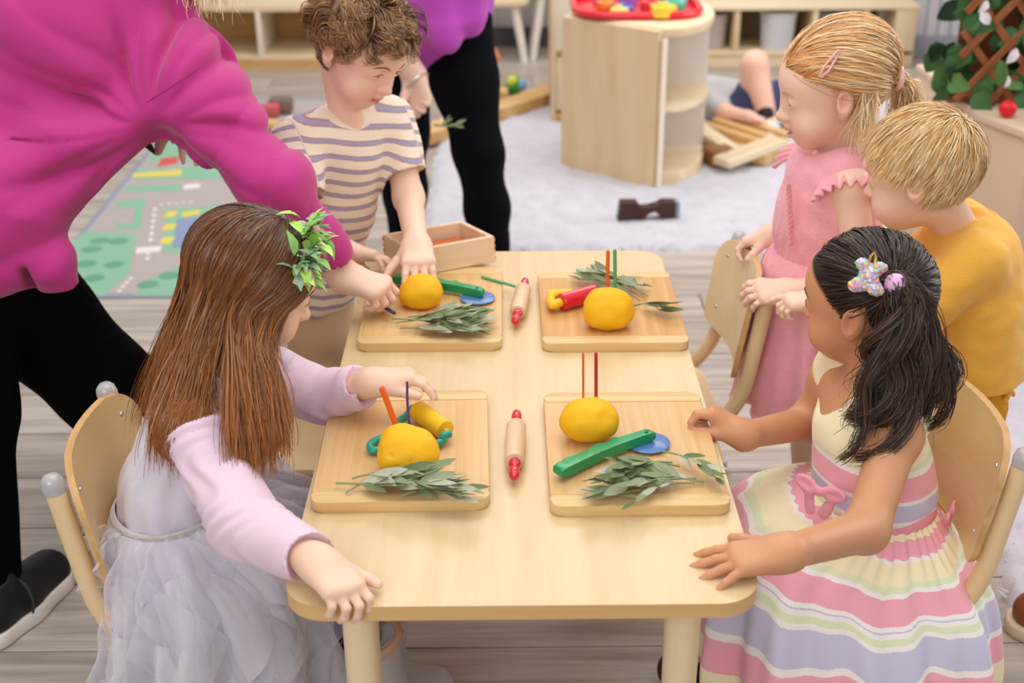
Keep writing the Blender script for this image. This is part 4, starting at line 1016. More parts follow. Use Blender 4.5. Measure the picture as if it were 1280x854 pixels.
# ------------------------------------------------------------------ people: shared builders
from mathutils.bvhtree import BVHTree
class Head:
    """local axes: x to the person's right, y out of the face, z up; s scales a child head about 0.2 m high"""
    def __init__(self, c, fwd_dir, up_dir, s=1.0):
        self.c = np.array(c, float); self.R = frame(fwd_dir, up_dir); self.s = s
    def w(self, p): return self.R @ (np.array(p, float) * self.s) + self.c
    def l(self, P): return ((P - self.c) @ self.R) / self.s
    def box(self, h=0.002): return (self.R, self.c, np.array((-0.094, -0.115, -0.118)) * self.s, np.array((0.094, 0.122, 0.118)) * self.s, h)
    def sdf(self, S, gaze=0.003, mouth=0.0, ears=True, chub=1.0, nose=1.0):
        s = self.s; w = self.w; Q = self.R
        def E(c, r, k=0.012, op='u', rot=None): S.ell(w(c), np.array(r) * s, Q if rot is None else Q @ rot, k * s, op)
        def K(a, b, ra, rb, k=0.008, op='u'): S.cap(w(a), w(b), ra * s, rb * s, k * s, op)
        E((0, -0.012, 0.028), (0.071, 0.087, 0.072), 0.02)
        E((0, 0.034, 0.026), (0.057, 0.046, 0.050), 0.03)
        E((0, 0.024, -0.032), (0.056, 0.054, 0.058), 0.03)
        E((0, 0.050, -0.074), (0.026, 0.023, 0.020), 0.03)
        for e in (-1, 1):
            E((e * 0.033, 0.050, -0.046), (0.025 * chub, 0.024 * chub, 0.024 * chub), 0.022)
            E((e * 0.030, 0.086, 0.004), (0.016, 0.013, 0.009), 0.014, 's')
            E((e * 0.0295, 0.064, 0.001), (0.0150, 0.0150, 0.0138), 0.006)
            if gaze > 0: E((e * 0.0295, 0.082, 0.000), (0.0115, 0.012, gaze), 0.0015, 's')
        n = nose
        K((0, 0.078, 0.002), (0, 0.088 * n, -0.024), 0.0062, 0.0078, 0.012)
        E((0, 0.0905 * n, -0.027), (0.0088, 0.0092, 0.0080), 0.008)
        for e in (-1, 1):
            E((e * 0.0085, 0.083, -0.030), (0.0055, 0.0070, 0.0052), 0.006)
            E((e * 0.0045, 0.0900, -0.0355), (0.0022, 0.0030, 0.0022), 0.002, 's')
        K((0, 0.083, -0.038), (0, 0.084, -0.046), 0.0035, 0.0045, 0.01)
        K((-0.017, 0.0745, -0.053), (-0.005, 0.0830, -0.0495), 0.0030, 0.0042, 0.005); K((0.017, 0.0745, -0.053), (0.005, 0.0830, -0.0495), 0.0030, 0.0042, 0.005)
        K((-0.005, 0.0830, -0.0495), (0.005, 0.0830, -0.0495), 0.0042, 0.0042, 0.004)
        m = mouth
        K((-0.013, 0.0750, -0.0565 - m), (0, 0.0805, -0.0590 - m), 0.0040, 0.0052, 0.005); K((0.013, 0.0750, -0.0565 - m), (0, 0.0805, -0.0590 - m), 0.0040, 0.0052, 0.005)
        K((-0.015, 0.0800, -0.0538 - m * 0.5), (0.015, 0.0800, -0.0538 - m * 0.5), 0.0012 + m * 0.5, 0.0012 + m * 0.5, 0.003, 's')
        if ears:
            for e in (-1, 1):
                rot = np.array(Matrix.Rotation(e * -0.35, 3, 'Z') @ Matrix.Rotation(0.22, 3, 'X'))
                E((e * 0.0755, -0.013, -0.006), (0.0075, 0.0170, 0.0255), 0.004, 'u', rot)
                E((e * 0.0720, -0.006, -0.027), (0.0060, 0.0085, 0.0100), 0.005)
                E((e * 0.0840, -0.010, -0.004), (0.0072, 0.0098, 0.0165), 0.002, 's', rot)
                K((e * 0.0765, -0.004, 0.004), (e * 0.0765, -0.002, -0.012), 0.0024, 0.0028, 0.004)
    def tint(self, v, C, lips, blush, scalp=None, mask=None):
        L = self.l(v)
        inh = (np.abs(L[:, 0]) < 0.1) & (np.abs(L[:, 1]) < 0.125) & (L[:, 2] > -0.115) & (L[:, 2] < 0.12)
        def mix(a, col): C[:] = C * (1 - a[:, None]) + np.array(col) * a[:, None]
        if mask is not None and scalp is not None:
            mix(mask(L) * inh, scalp)
        g = lambda c, r: np.exp(-(((L - np.array(c)) / np.array(r)) ** 2).sum(1)) * inh
        for e in (-1, 1):
            mix(0.32 * g((e * 0.036, 0.066, -0.040), (0.020, 0.03, 0.017)), blush)
            mix(0.55 * g((e * 0.075, -0.010, -0.004), (0.010, 0.022, 0.030)), blush)
            mix(0.22 * g((e * 0.030, 0.078, 0.004), (0.016, 0.014, 0.010)), blush)
        mix(0.35 * g((0, 0.094, -0.028), (0.010, 0.010, 0.009)), blush)
        lipm = np.exp(-((np.abs(L[:, 0]) / 0.0175) ** 4)) * np.exp(-(((L[:, 2] + 0.0545) / 0.0085) ** 4)) * (L[:, 1] > 0.062) * inh
        mix(0.85 * lipm, lips)
        return C
def eyes(person, H, iris, white='efe9e4'):
    """two eyeballs with iris and pupil"""
    for e in (-1, 1):
        c = H.w((e * 0.0295, 0.0645, 0.0005))
        bm = bmesh.new(); bmesh.ops.create_uvsphere(bm, u_segments=24, v_segments=16, radius=0.0133 * H.s)
        me = bpy.data.meshes.new('eye'); bm.to_mesh(me); bm.free()
        me.polygons.foreach_set('use_smooth', [True] * len(me.polygons))
        for col in (white, iris, '140f0d'): me.materials.append(mat('eye_' + col, col, 0.15, 0.5))
        look = Vector(H.R @ np.array((0, 0.85, -0.45))).normalized()
        for p in me.polygons:
            d = p.center.normalized().dot(look); p.material_index = 2 if d > 0.955 else 1 if d > 0.83 else 0
        o = link('eye', me, person); o.location = Vector(c) - person.location
def snap(bvh, H, x, z, off=0.0006):
    o = Vector(H.w((x, 0.2, z))); d = Vector(H.R @ np.array((0, -1.0, 0)))
    hit, nrm, _, _ = bvh.ray_cast(o, d)
    return None if hit is None else hit + nrm * off
def brows(person, body, H, col, thick=0.0016, lash=True):
    me = body.data
    org = np.array(person.location)
    vv = np.empty(len(me.vertices) * 3, np.float32); me.vertices.foreach_get('co', vv); vv = vv.reshape(-1, 3) + org
    L = H.l(vv); near = (np.abs(L) < 0.13).all(1)
    idx = np.full(len(vv), -1); idx[near] = np.arange(near.sum())
    ff = np.empty(len(me.polygons) * 4, np.int32); me.polygons.foreach_get('vertices', ff); ff = ff.reshape(-1, 4)
    ff = idx[ff]; ff = ff[(ff >= 0).all(1)]
    bvh = BVHTree.FromPolygons([tuple(p) for p in vv[near]], [tuple(int(i) for i in q) for q in ff])
    for e in (-1, 1):
        sets = [('eyebrow', [(0.014, 0.0175), (0.022, 0.0215), (0.031, 0.0225), (0.040, 0.019), (0.046, 0.014)], [0.6, 1.1, 1.2, 0.9, 0.3], thick)]
        if lash: sets.append(('eyelashes', [(0.0195, 0.0005), (0.024, 0.0040), (0.030, 0.0052), (0.036, 0.0036), (0.0415, -0.001)], [0.5, 1, 1.1, 1.1, 0.7], 0.0009))
        for nm, pts, rr, th in sets:
            P = [snap(bvh, H, e * x, z, 0.0004) for x, z in pts]; Rr = [r * th * H.s for p, r in zip(P, rr) if p is not None]; P = [p - person.location for p in P if p is not None]
            if len(P) < 3: continue
            bm = bmesh.new(); add_tube(bm, P, Rr, 6); bm_obj(nm, bm, mat('brow_' + col, col, 0.8), person)
def hand(S, W, f, n, side, L=0.115, curl=((20, 30, 20),) * 4, spread=(10, 3, -4, -11), thumb=None, fat=1.0, tcurl=(10, 15), wr=None):
    """W wrist, f towards the knuckles, n out of the palm, side 'R' or 'L'; returns fingertip points"""
    W = np.array(W, float); f = unit(f); n = np.array(n, float); n = unit(n - f * np.dot(n, f))
    t = np.cross(f, n) if side == 'R' else -np.cross(f, n)
    r0 = 0.0535 * L * fat
    pos = (0.180, 0.062, -0.060, -0.172); lens = (0.40, 0.44, 0.405, 0.325); bs = (0.475, 0.49, 0.475, 0.435)
    S.cap(W - f * 0.03 * L, W + f * 0.10 * L, (wr or 0.150 * L), 0.130 * L, 0.02, 'u', t, 1.18)
    tips = []
    for i in range(4):
        K = W + f * bs[i] * L + t * pos[i] * L - n * (0.012 * L)
        S.cap(W + f * 0.08 * L + t * pos[i] * 0.55 * L, K, 0.098 * L, 0.078 * L * fat, 0.016)
        a = math.radians(spread[i]); d0 = f * math.cos(a) + t * math.sin(a)
        ang = 0; p = K; ll = lens[i] * L
        for j, fr in enumerate((0.45, 0.30, 0.25)):
            ang += math.radians(curl[i][j])
            d = d0 * math.cos(ang) + n * math.sin(ang)
            q = p + d * ll * fr
            ra = r0 * (1.0, 0.93, 0.85)[j] * (0.9 if i == 3 else 1); rb = r0 * (0.95, 0.86, 0.70)[j] * (0.9 if i == 3 else 1)
            S.cap(p, q, ra, rb, 0.0022)
            p = q
        tips.append((p, d))
    T0 = W + f * 0.10 * L + t * 0.11 * L + n * 0.03 * L
    td = unit(f * 0.62 + t * 0.72 + n * 0.30) if thumb is None else unit(f * thumb[0] + t * thumb[1] + n * thumb[2])
    T1 = T0 + td * 0.24 * L; S.cap(T0, T1, 0.105 * L, 0.078 * L * fat, 0.014)
    bend = unit(f * 0.8 - t * 0.25 + n * 0.15)
    d1 = unit(td * math.cos(math.radians(tcurl[0])) + bend * math.sin(math.radians(tcurl[0]))); T2 = T1 + d1 * 0.165 * L; S.cap(T1, T2, 0.074 * L * fat, 0.066 * L * fat, 0.004)
    d2 = unit(d1 * math.cos(math.radians(tcurl[1])) + bend * math.sin(math.radians(tcurl[1]))); T3 = T2 + d2 * 0.12 * L; S.cap(T2, T3, 0.066 * L * fat, 0.052 * L * fat, 0.003)
    tips.append((T3, d2))
    R = np.stack([t, f, -n], 1)
    box = (R, W, np.array((-0.55, -0.10, -0.80)) * L, np.array((0.75, 1.12, 0.40)) * L, 0.0018)
    return tips, box
def nails(person, tips, n, col='f0c6b4', L=0.115):
    pass
def skin_mat(name): return attr_mat(name, 0.48, 0.35, bump=0.06, bscale=900, sss=0.03, rad=(0.008, 0.003, 0.0015))
def paint(v, col): return np.tile(np.array(lin(col), float), (len(v), 1))
# ---- hair
def slerp(a, b, t):
    """a,b unit (n,3); t (m,) -> (n,m,3)"""
    d = np.clip((a * b).sum(1), -0.9999, 0.9999); th = np.arccos(d)[:, None]; s = np.sin(th)
    return (np.sin((1 - t)[None, :] * th) / s)[:, :, None] * a[:, None, :] + (np.sin(t[None, :] * th) / s)[:, :, None] * b[:, None, :]
def on_scalp(D, H, off, c=(0, -0.012, 0.024), r=(0.074, 0.090, 0.077)):
    """unit directions (n,m,3) in head axes -> world points; off (n,1) lifts above the scalp"""
    P = D * np.array(r) + np.array(c)
    nrm = D / np.array(r); nrm /= np.linalg.norm(nrm, axis=-1, keepdims=True)
    P = P + nrm * off[..., None]
    return (P * H.s) @ H.R.T + H.c
def hermite(p0, m0, p1, m1, t):
    t = t[None, :, None]
    return (2 * t ** 3 - 3 * t ** 2 + 1) * p0[:, None] + (t ** 3 - 2 * t ** 2 + t) * m0[:, None] + (-2 * t ** 3 + 3 * t ** 2) * p1[:, None] + (t ** 3 - t ** 2) * m1[:, None]
def hair_mesh(name, P, width, parent, center, root, tip, m, rng, vary=0.22, taper=0.75, light=None):
    """P (n,seg,3) world; flat ribbons turned outwards"""
    n, s, _ = P.shape
    T = np.gradient(P, axis=1); T /= np.linalg.norm(T, axis=2, keepdims=True) + 1e-9
    O = P - np.array(center); O = O - T * (O * T).sum(2, keepdims=True); O /= np.linalg.norm(O, axis=2, keepdims=True) + 1e-9
    tw = rng.normal(0, 0.45, (n, 1, 1))
    S = np.cross(T, O); S = S * np.cos(tw) + O * np.sin(tw)
    tt = np.linspace(0, 1, s)[None, :, None]
    wd = width * (1 - taper * np.clip((tt - 0.45) / 0.55, 0, 1) ** 1.5) * rng.uniform(0.7, 1.3, (n, 1, 1)) * 0.5
    V = np.stack([P - S * wd, P + S * wd], 2).reshape(-1, 3) - np.array(parent.location)
    I = np.arange(n * s * 2).reshape(n, s, 2)
    q = np.stack([I[:, :-1, 0], I[:, :-1, 1], I[:, 1:, 1], I[:, 1:, 0]], -1).reshape(-1, 4)
    root, tip = np.array(lin(root)), np.array(lin(tip))
    mixv = np.clip(tt[..., 0] + rng.normal(0, 0.18, (n, 1)), 0, 1)
    c = root * (1 - mixv[..., None]) + tip * mixv[..., None]
    if light is not None:
        pick = (rng.random((n, 1, 1)) < light[1]); c = np.where(pick, np.array(lin(light[0])), c)
    c = c * (1 + rng.uniform(-vary, vary, (n, 1, 1)))
    c = np.repeat(c, 2, axis=1).reshape(-1, 3)
    me = np_mesh(name, V, q, np.clip(c, 0, 1))
    return link(name, me, parent, m)
HAIR = attr_mat('hair', 0.42, 0.45)
def rdirs(n, rng, ok):
    out = np.zeros((0, 3))
    while len(out) < n:
        d = rng.normal(size=(n * 3, 3)); d /= np.linalg.norm(d, axis=1, keepdims=True)
        out = np.concatenate([out, d[ok(d)]])
    return out[:n]
# ---- cloth rings
def rings_surface(rings, nth, nt, fold=None, t0=0.0, th0=0.0, th1=2 * PI):
    """rings: list of (centre, rx, ry) from waist to hem, axes x,y; fold(th, t) -> (radial scale add, dz); returns v (nt,nth,3), T, TH"""
    K = len(rings); t = np.linspace(0, 1, nt); th = np.linspace(th0, th1, nth, endpoint=abs(th1 - th0 - 2 * PI) > 1e-6)
    x = t * (K - 1); i = np.minimum(x.astype(int), K - 2); u = x - i
    A = np.array([list(r[0]) + [r[1], r[2]] for r in rings], float)
    def cr(k): return A[np.clip(k, 0, K - 1)]
    a, b, c, d = cr(i - 1), cr(i), cr(i + 1), cr(i + 2); u = u[:, None]
    V = 0.5 * (2 * b + (c - a) * u + (2 * a - 5 * b + 4 * c - d) * u * u + (3 * b - a - 3 * c + d) * u ** 3)
    TH, TT = np.meshgrid(th, t)
    fr, fz = fold(TH, TT) if fold else (0, 0)
    X = V[:, 0:1] + (V[:, 3:4] * (1 + fr)) * np.cos(TH); Y = V[:, 1:2] + (V[:, 4:5] * (1 + fr)) * np.sin(TH); Z = V[:, 2:3] + fz + 0 * TH
    return np.stack([X, Y, Z], -1), TT, TH
def sheet_mesh(name, P, closed, org, col=None, thick=0.0):
    nt, nth, _ = P.shape
    I = np.arange(nt * nth).reshape(nt, nth)
    J = np.concatenate([I, I[:, :1]], 1) if closed else I
    q = np.stack([J[:-1, :-1], J[1:, :-1], J[1:, 1:], J[:-1, 1:]], -1).reshape(-1, 4)
    return np_mesh(name, P.reshape(-1, 3) - np.array(org), q, None if col is None else col.reshape(-1, 3))

# ------------------------------------------------------------------ girl in the striped sundress
def girl_sundress():
    rng = np.random.default_rng(3)
    g = thing('person', 'seated child with dark curly ponytail and striped sundress at the near right corner', 'person', (0.56, 1.745, 0.0))
    H = Head((0.533, 1.80, 0.716), (-0.80, 0.58, -0.15), (-0.13, 0.04, 1), 1.0)
    nb = np.array((0.545, 1.775, 0.592)); ns, fs = np.array((0.562, 1.665, 0.560)), np.array((0.515, 1.850, 0.560))
    ne, nw = np.array((0.494, 1.535, 0.484)), np.array((0.352, 1.392, 0.5460)); fe, fw = np.array((0.485, 1.87, 0.47)), np.array((0.356, 1.735, 0.523))
    S = Soft()
    S.chain([(0.565, 1.745, 0.34), (0.565, 1.745, 0.43), (0.550, 1.755, 0.52)], [0.085, 0.078, 0.076], 0.03, (0, 1, 0), 1.15)
    S.cap(ns, fs, 0.038, 0.038, 0.03); S.cap(nb - np.array((0, 0, 0.03)), H.w((0, -0.022, -0.055)), 0.035, 0.033, 0.014)
    S.chain([ns, ne, nw], [0.034, 0.030, 0.0215], 0.02); S.chain([fs, fe, fw], [0.033, 0.028, 0.0205], 0.02)
    for y in (1.68, 1.81):
        S.chain([(0.56, y, 0.325), (0.37, y - 0.01, 0.318), (0.375, y - 0.01, 0.06)], [0.052, 0.042, 0.032], 0.03)
        S.cap((0.37, y - 0.01, 0.045), (0.29, y - 0.01, 0.030), 0.030, 0.024, 0.02)
    H.sdf(S, gaze=0.0034)
    t1, b1 = hand(S, nw, (-0.955, -0.02, -0.16), (-0.10, 0.02, -1), 'L', 0.130, ((8, 6, 6), (6, 6, 6), (8, 6, 6), (10, 8, 8)), (16, 5, -7, -22), thumb=(0.60, 0.78, 0.10), tcurl=(8, 5))
    t2, b2 = hand(S, fw, (-0.72, 0.34, 0.42), (-0.55, -0.15, -0.80), 'R', 0.118, ((34, 52, 26), (38, 56, 28), (44, 58, 28), (50, 58, 30)), (6, 2, -3, -8), thumb=(0.78, 0.20, 0.50), tcurl=(12, 15))
    skin = skin_mat('skin_tan')
    SC_ = lin('2a1c17')
    def mask(L):
        # hairline: everything above and behind a line from the forehead to behind the ear
        d = L / np.array((0.072, 0.088, 0.075)); front = np.clip((L[:, 1] - 0.008) / 0.05, -1, 1)
        line = np.where(L[:, 1] > -0.030, np.where(L[:, 1] > 0.004, -0.006 + 0.066 * np.clip((L[:, 1] - 0.010) / 0.055, 0, 1) ** 0.8, 0.022), -0.045)
        return np.clip((L[:, 2] - line) / 0.010, 0, 1) * (np.abs(L[:, 0]) < 0.0745)
    def col(v):
        C_ = paint(v, 'cf9670'); return H.tint(v, C_, lin('b8685e'), lin('cf7f66'), SC_, mask)
    body = soft_obj('body', S, skin, g, 0.0042, [H.box(), b1, b2], col)
    eyes(g, H, '3a2418'); brows(g, body, H, '2c1c14')
    # bodice: sleeveless, stripes across
    B = Soft()
    B.chain([(0.565, 1.745, 0.375), (0.565, 1.745, 0.43), (0.550, 1.755, 0.515)], [0.092, 0.086, 0.084], 0.03, (0, 1, 0), 1.13)
    for sgn, sh in ((-1, ns), (1, fs)):
        m = sh * 0.66 + nb * 0.34
        B.chain([(0.548, 1.755 + sgn * 0.045, 0.50), m + np.array((-0.004, 0, 0.016)), m + np.array((0.026, 0.0, 0.004))], [0.052, 0.042, 0.043], 0.02)
    B.ell(nb + np.array((-0.075, 0.0, 0.012)), (0.070, 0.050, 0.062), k=0.012, op='s'); B.ell(nb + np.array((0, 0, 0.045)), (0.060, 0.058, 0.062), k=0.01, op='s')
    for sh, el in ((ns, ne), (fs, fe)):
        o = unit(el - sh); B.cap(sh + o * 0.026, sh + o * 0.12, 0.044, 0.056, 0.006, 's')
    B.cut((0, 0, 0.372), (0, 0, -1))
    B.disp = lambda P: 0.0012 * ngrain(P, 60, 1.0)
    PK, YE, LV, WH, GR = 'f4adbb', 'f7edc6', 'ccc9e4', 'f7f1ee', 'e2eac6'
    def bcol(v):
        s = (v[:, 2] - 0.372) + 0.05 * (v[:, 0] - 0.56)
        return np.stack([np.clip(s, 0.0, 0.24), 0 * s, 0 * s], 1)
    BODC = band_mat('striped_bodice', [(0.030, PK), (0.004, WH), (0.012, YE), (0.006, GR), (0.006, WH), (0.026, LV), (0.006, WH), (0.032, PK), (0.008, WH), (0.008, GR), (0.102, YE)])
    soft_obj('dress_bodice', B, BODC, g, 0.003, (), bcol)
    # skirt
    rings = [((0.565, 1.745, 0.400), 0.086, 0.100), ((0.558, 1.740, 0.375), 0.118, 0.135), ((0.535, 1.728, 0.340), 0.185, 0.180), ((0.535, 1.712, 0.285), 0.226, 0.205), ((0.540, 1.698, 0.20), 0.245, 0.225), ((0.545, 1.692, 0.150), 0.250, 0.235)]
    def fold(TH, TT):
        a = np.clip(TT * 1.6, 0, 1) ** 1.2
        r_ = (0.060 * np.sin(11 * TH + 1.5 * np.sin(2 * TH)) + 0.030 * np.sin(23 * TH + 2)) * a * (0.6 + 0.4 * TT) + 0.026 * np.sin(40 * TH + 1.5 * np.sin(7 * TH)) * np.exp(-((TT - 0.16) / 0.16) ** 2)
        z_ = 0.010 * np.sin(11 * TH + 2.6) * TT * a - 0.02 * TT * np.cos(TH + 0.9) * 0
        back = np.exp(-((np.mod(TH, 2 * PI) - 0.0) / 0.6) ** 2) + np.exp(-((np.mod(TH, 2 * PI) - 2 * PI) / 0.6) ** 2)
        r_ = r_ - 0.33 * back * TT * (TT < 2) * 0.6
        fr_ = -np.cos(TH); z_ = z_ + 0.055 * np.clip(fr_, 0, 1) * np.sin(PI * np.clip(TT * 1.3, 0, 1)) + 0.015 * np.exp(-(TT / 0.3) ** 2)
        return r_, z_
    P, TT, TH = rings_surface(rings, 300, 90, fold)
    L = np.concatenate([np.zeros((1, 300)), np.cumsum(np.linalg.norm(np.diff(P, axis=0), axis=2), 0)], 0)
    seqs = [(0.012, PK), (0.006, WH), (0.020, YE), (0.030, PK), (0.006, WH), (0.032, YE), (0.008, GR), (0.006, WH), (0.036, PK), (0.005, WH), (0.004, LV), (0.005, WH), (0.010, GR), (0.006, WH), (0.034, LV), (0.006, WH), (0.034, PK), (0.044, YE), (0.010, GR), (0.036, PK), (0.006, LV), (0.2, WH)]
    s = TT * 0.322 + 0.004 * np.sin(3 * TH)
    cs_ = np.stack([s, 0 * s, 0 * s], -1); COTTON = band_mat('striped_skirt', seqs)
    me = sheet_mesh('dress_skirt', P, True, g.location, cs_)
    o = link('dress_skirt', me, g, COTTON)
    md = o.modifiers.new('thick', 'SOLIDIFY'); md.thickness = 0.002; md.offset = -1
    # sash and bows
    bm = bmesh.new(); add_tube(bm, [(0.565 + 0.091 * math.cos(a) - g.location.x, 1.745 + 0.104 * math.sin(a) - g.location.y, 0.408 + 0.003 * math.sin(5 * a)) for a in [2 * PI * i / 48 for i in range(49)]], 0.016, 8, cap=False, flat=(0.35, 1.0))
    PINKC = mat('bow_pink', 'f0a0b2', 0.75, 0.2, bump=0.3, bscale=300)
    bm_obj('sash', bm, PINKC, g)
    def bow(c, out, sz, tails):
        c = np.array(c); R = frame(out, (0, 0, 1)); s = Soft()
        w = lambda p: R @ (np.array(p) * sz) + c
        s.ell(w((0, 0.10, 0)), np.array((0.16, 0.14, 0.20)) * sz, R, 0.01)
        for e in (-1, 1):
            Q = R @ np.array(Matrix.Rotation(-e * 0.18, 3, 'Y'))
            s.ell(w((e * 0.58, 0.06, 0.10)), np.array((0.52, 0.13, 0.34)) * sz, Q, 0.006); s.ell(w((e * 0.62, 0.17, 0.10)), np.array((0.32, 0.08, 0.10)) * sz, Q, 0.006, 's')
            Q = R @ np.array(Matrix.Rotation(e * 0.30, 3, 'Y'))
            s.ell(w((e * 0.38, 0.03, -0.75 * tails)), np.array((0.26, 0.07, 0.72 * tails)) * sz, Q, 0.006)
        s.disp = lambda P: 0.0018 * ngrain(P, 110, 2.0)
        soft_obj('bow', s, PINKC, g, 0.0026)
    bow((0.4594, 1.6550, 0.4739), (-0.75, -0.72, 0.1), 0.040, 0.75)
    bow((0.672, 1.70, 0.405), (0.9, -0.5, 0), 0.026, 1.5)
    for p in ((0.5950, 1.6900, 0.6051), (0.4832, 1.6300, 0.5278)):
        bm = bmesh.new(); add_lathe(bm, [(0, -0.002), (0.006, -0.002), (0.006, 0.001), (0, 0.002)], 14)
        o = bm_obj('button', bm, mat('button_pale', 'e6dde4', 0.25, coat=0.4), g); o.location = Vector(p) - g.location; o.rotation_euler = (1.0, 0.2, 0)
        if p[0] < 0.55: bpy.data.objects.remove(o)
    # shoes peeping under the skirt
    for y in (1.67, 1.80):
        s = Soft(); s.cap((0.375, y, 0.038), (0.285, y, 0.030), 0.037, 0.032, 0.01, 'u', (0, 1, 0), 1.05); s.cut((0, 0, 0.001), (0, 0, -1)); s.cut((0, 0, 0.058), (0, 0, 1))
        soft_obj('shoe', s, mat('shoe_black', '1c1b1e', 0.45), g, 0.004)
    # hair: pulled back to a tie, then a curly tail
    tie_l = np.array((-0.054, -0.062, 0.046)); tdir = unit((tie_l - np.array((0, -0.012, 0.024))) / np.array((0.074, 0.09, 0.077)))
    n = 6500
    def ok(d):
        p = d * np.array((0.072, 0.088, 0.076)) + np.array((0, -0.012, 0.024)); return (mask(p) > 0.3)
    D = rdirs(n, rng, ok)
    tt = np.linspace(0, 1, 12)
    tgt = np.tile(tdir, (n, 1)) + rng.normal(0, 0.05, (n, 3)); tgt /= np.linalg.norm(tgt, axis=1, keepdims=True)
    off = 0.002 + rng.uniform(0, 1, (n, 1)) ** 1.5 * 0.010
    off = off * (np.sin(np.clip(tt, 0, 1) * PI) * 0.7 + 0.3)[None, :] + 0.003 * np.sin(tt * PI * 2 + rng.uniform(0, 6, (n, 1))) * 0.25
    P = on_scalp(slerp(D, tgt, tt), H, off)
    hair_mesh('hair', P, 0.0014, g, H.c, '20140f', '33211a', HAIR, rng, 0.35, 0.2, ('4a3226', 0.10))
    T = H.w(tie_l * 1.24)
    bm = bmesh.new(); bmesh.ops.create_uvsphere(bm, u_segments=20, v_segments=14, radius=0.0170); bmesh.ops.scale(bm, vec=(1, 1, 0.92), verts=bm.verts)
    o = bm_obj('hair_tie', bm, mat('tie_lilac', 'e3b6dd', 0.8, bump=0.4, bscale=250), g); o.location = Vector(T) - g.location
    # tail
    ends = [(0.4994, 1.6550, 0.5621), (0.5214, 1.6500, 0.5290), (0.5546, 1.6500, 0.5420), (0.6230, 1.7000, 0.5732), (0.6075, 1.7200, 0.6026), (0.5374, 1.6600, 0.5430), (0.5127, 1.6550, 0.5461), (0.5774, 1.6800, 0.5646), (0.5470, 1.6900, 0.5990), (0.6169, 1.6900, 0.5520)]
    n = 3800; kc = 46
    cr_ = np.random.default_rng(4); ce = np.array(ends)[cr_.integers(0, len(ends), kc)] + cr_.normal(0, 0.012, (kc, 3)); ce = ce + (T - ce) * cr_.uniform(0, 0.35, (kc, 1))
    cl = rng.integers(0, kc, n); e = ce[cl] + rng.normal(0, 0.005, (n, 3))
    p0 = T * 0.97 + H.c * 0.03 + rng.normal(0, 0.006, (n, 3)); m0 = (np.array((0.07, -0.04, -0.05)) + cr_.normal(0, 0.05, (kc, 3))[cl] + rng.normal(0, 0.012, (n, 3))); m1 = np.array((0, 0, -0.10)) + cr_.normal(0, 0.08, (kc, 3))[cl] + rng.normal(0, 0.015, (n, 3))
    ts = np.linspace(0, 1, 22); P = hermite(p0, m0, e, m1, ts)
    ph = cr_.uniform(0, 6.28, kc)[cl][:, None] + rng.normal(0, 0.16, (n, 1)); fq = cr_.uniform(1.0, 2.1, kc)[cl][:, None]
    amp = 0.003 + 0.017 * ts[None, :] ** 1.1
    P[..., 0] += amp * np.sin(fq * 6.28 * ts + ph); P[..., 1] += amp * 0.8 * np.cos(fq * 6.28 * ts + ph) - 0.012 * np.sin(PI * ts); P[..., 2] += amp * 0.5 * np.sin(fq * 6.28 * ts + ph + 1.0)
    hair_mesh('ponytail', P, 0.0013, g, (0.60, 1.80, 0.60), '241711', '3b261b', HAIR, rng, 0.35, 0.6, ('5a3b28', 0.12))
    # loose lower hair behind the ear and down the neck
    n = 1700
    D = rdirs(n, rng, lambda d: (d[:, 1] < -0.42) & (d[:, 2] < 0.1) & (d[:, 2] > -0.55))
    p0 = on_scalp(D[:, None, :], H, np.full((n, 1), 0.004))[:, 0]
    e = np.array((0.5508, 1.6900, 0.5660)) + rng.normal(0, 1, (n, 3)) * np.array((0.020, 0.02, 0.03))
    P = hermite(p0, np.tile((0, -0.03, -0.10), (n, 1)) + rng.normal(0, 0.02, (n, 3)), e, np.tile((0, 0, -0.10), (n, 1)) + rng.normal(0, 0.05, (n, 3)), ts)
    P[..., 0] += 0.010 * ts * np.sin(9 * ts + rng.uniform(0, 6, (n, 1))); P[..., 1] += 0.010 * ts * np.cos(9 * ts + rng.uniform(0, 6, (n, 1)))
    hair_mesh('loose_hair', P, 0.0013, g, (0.56, 1.80, 0.65), '20140f', '3b261b', HAIR, rng, 0.35, 0.6)
    # sequin clip shaped like a bow
    c = np.array((0.5074, 1.7050, 0.7936)); R = frame((-0.25, -0.93, 0.27), (0.12, 0.0, 1))
    w = lambda p: R @ (np.array(p) * 0.0215) + c
    s = Soft()
    for e in (-1, 1):
        s.cap(w((e * 0.12, 0, 0.1)), w((e * 0.55, 0.05, 0.70)), 0.007, 0.008, 0.006, 'u', R[:, 0], 1.3)
        s.cap(w((e * 0.12, 0, -0.1)), w((e * 0.62, 0.05, -0.80)), 0.007, 0.009, 0.006, 'u', R[:, 0], 1.35)
    s.disp = lambda P: 0.0010 * ngrain(P, 520, 0.3)
    pal = np.array([lin(x) for x in ('e58fb0', '8fb6e6', 'f0d36a', 'e8e2ee', 'c98ad6', '8fd2c0', 'ee8a6a')])
    def scol(v):
        k = (np.abs(np.sin(np.floor(v[:, 0] * 360) * 12.9898 + np.floor(v[:, 2] * 360) * 78.233) * 43758.5) % 1 * len(pal)).astype(int); return pal[k]
    soft_obj('sequin_bow', s, attr_mat('sequins', 0.25, 0.8), g, 0.0014, (), scol)
    bm = bmesh.new(); add_tube(bm, [Vector(w(p)) - g.location for p in ((-0.22, 0.15, 0.6), (-0.16, 0.15, 1.3), (0, 0.16, 1.55), (0.16, 0.15, 1.3), (0.22, 0.15, 0.6))], 0.0022, 8)
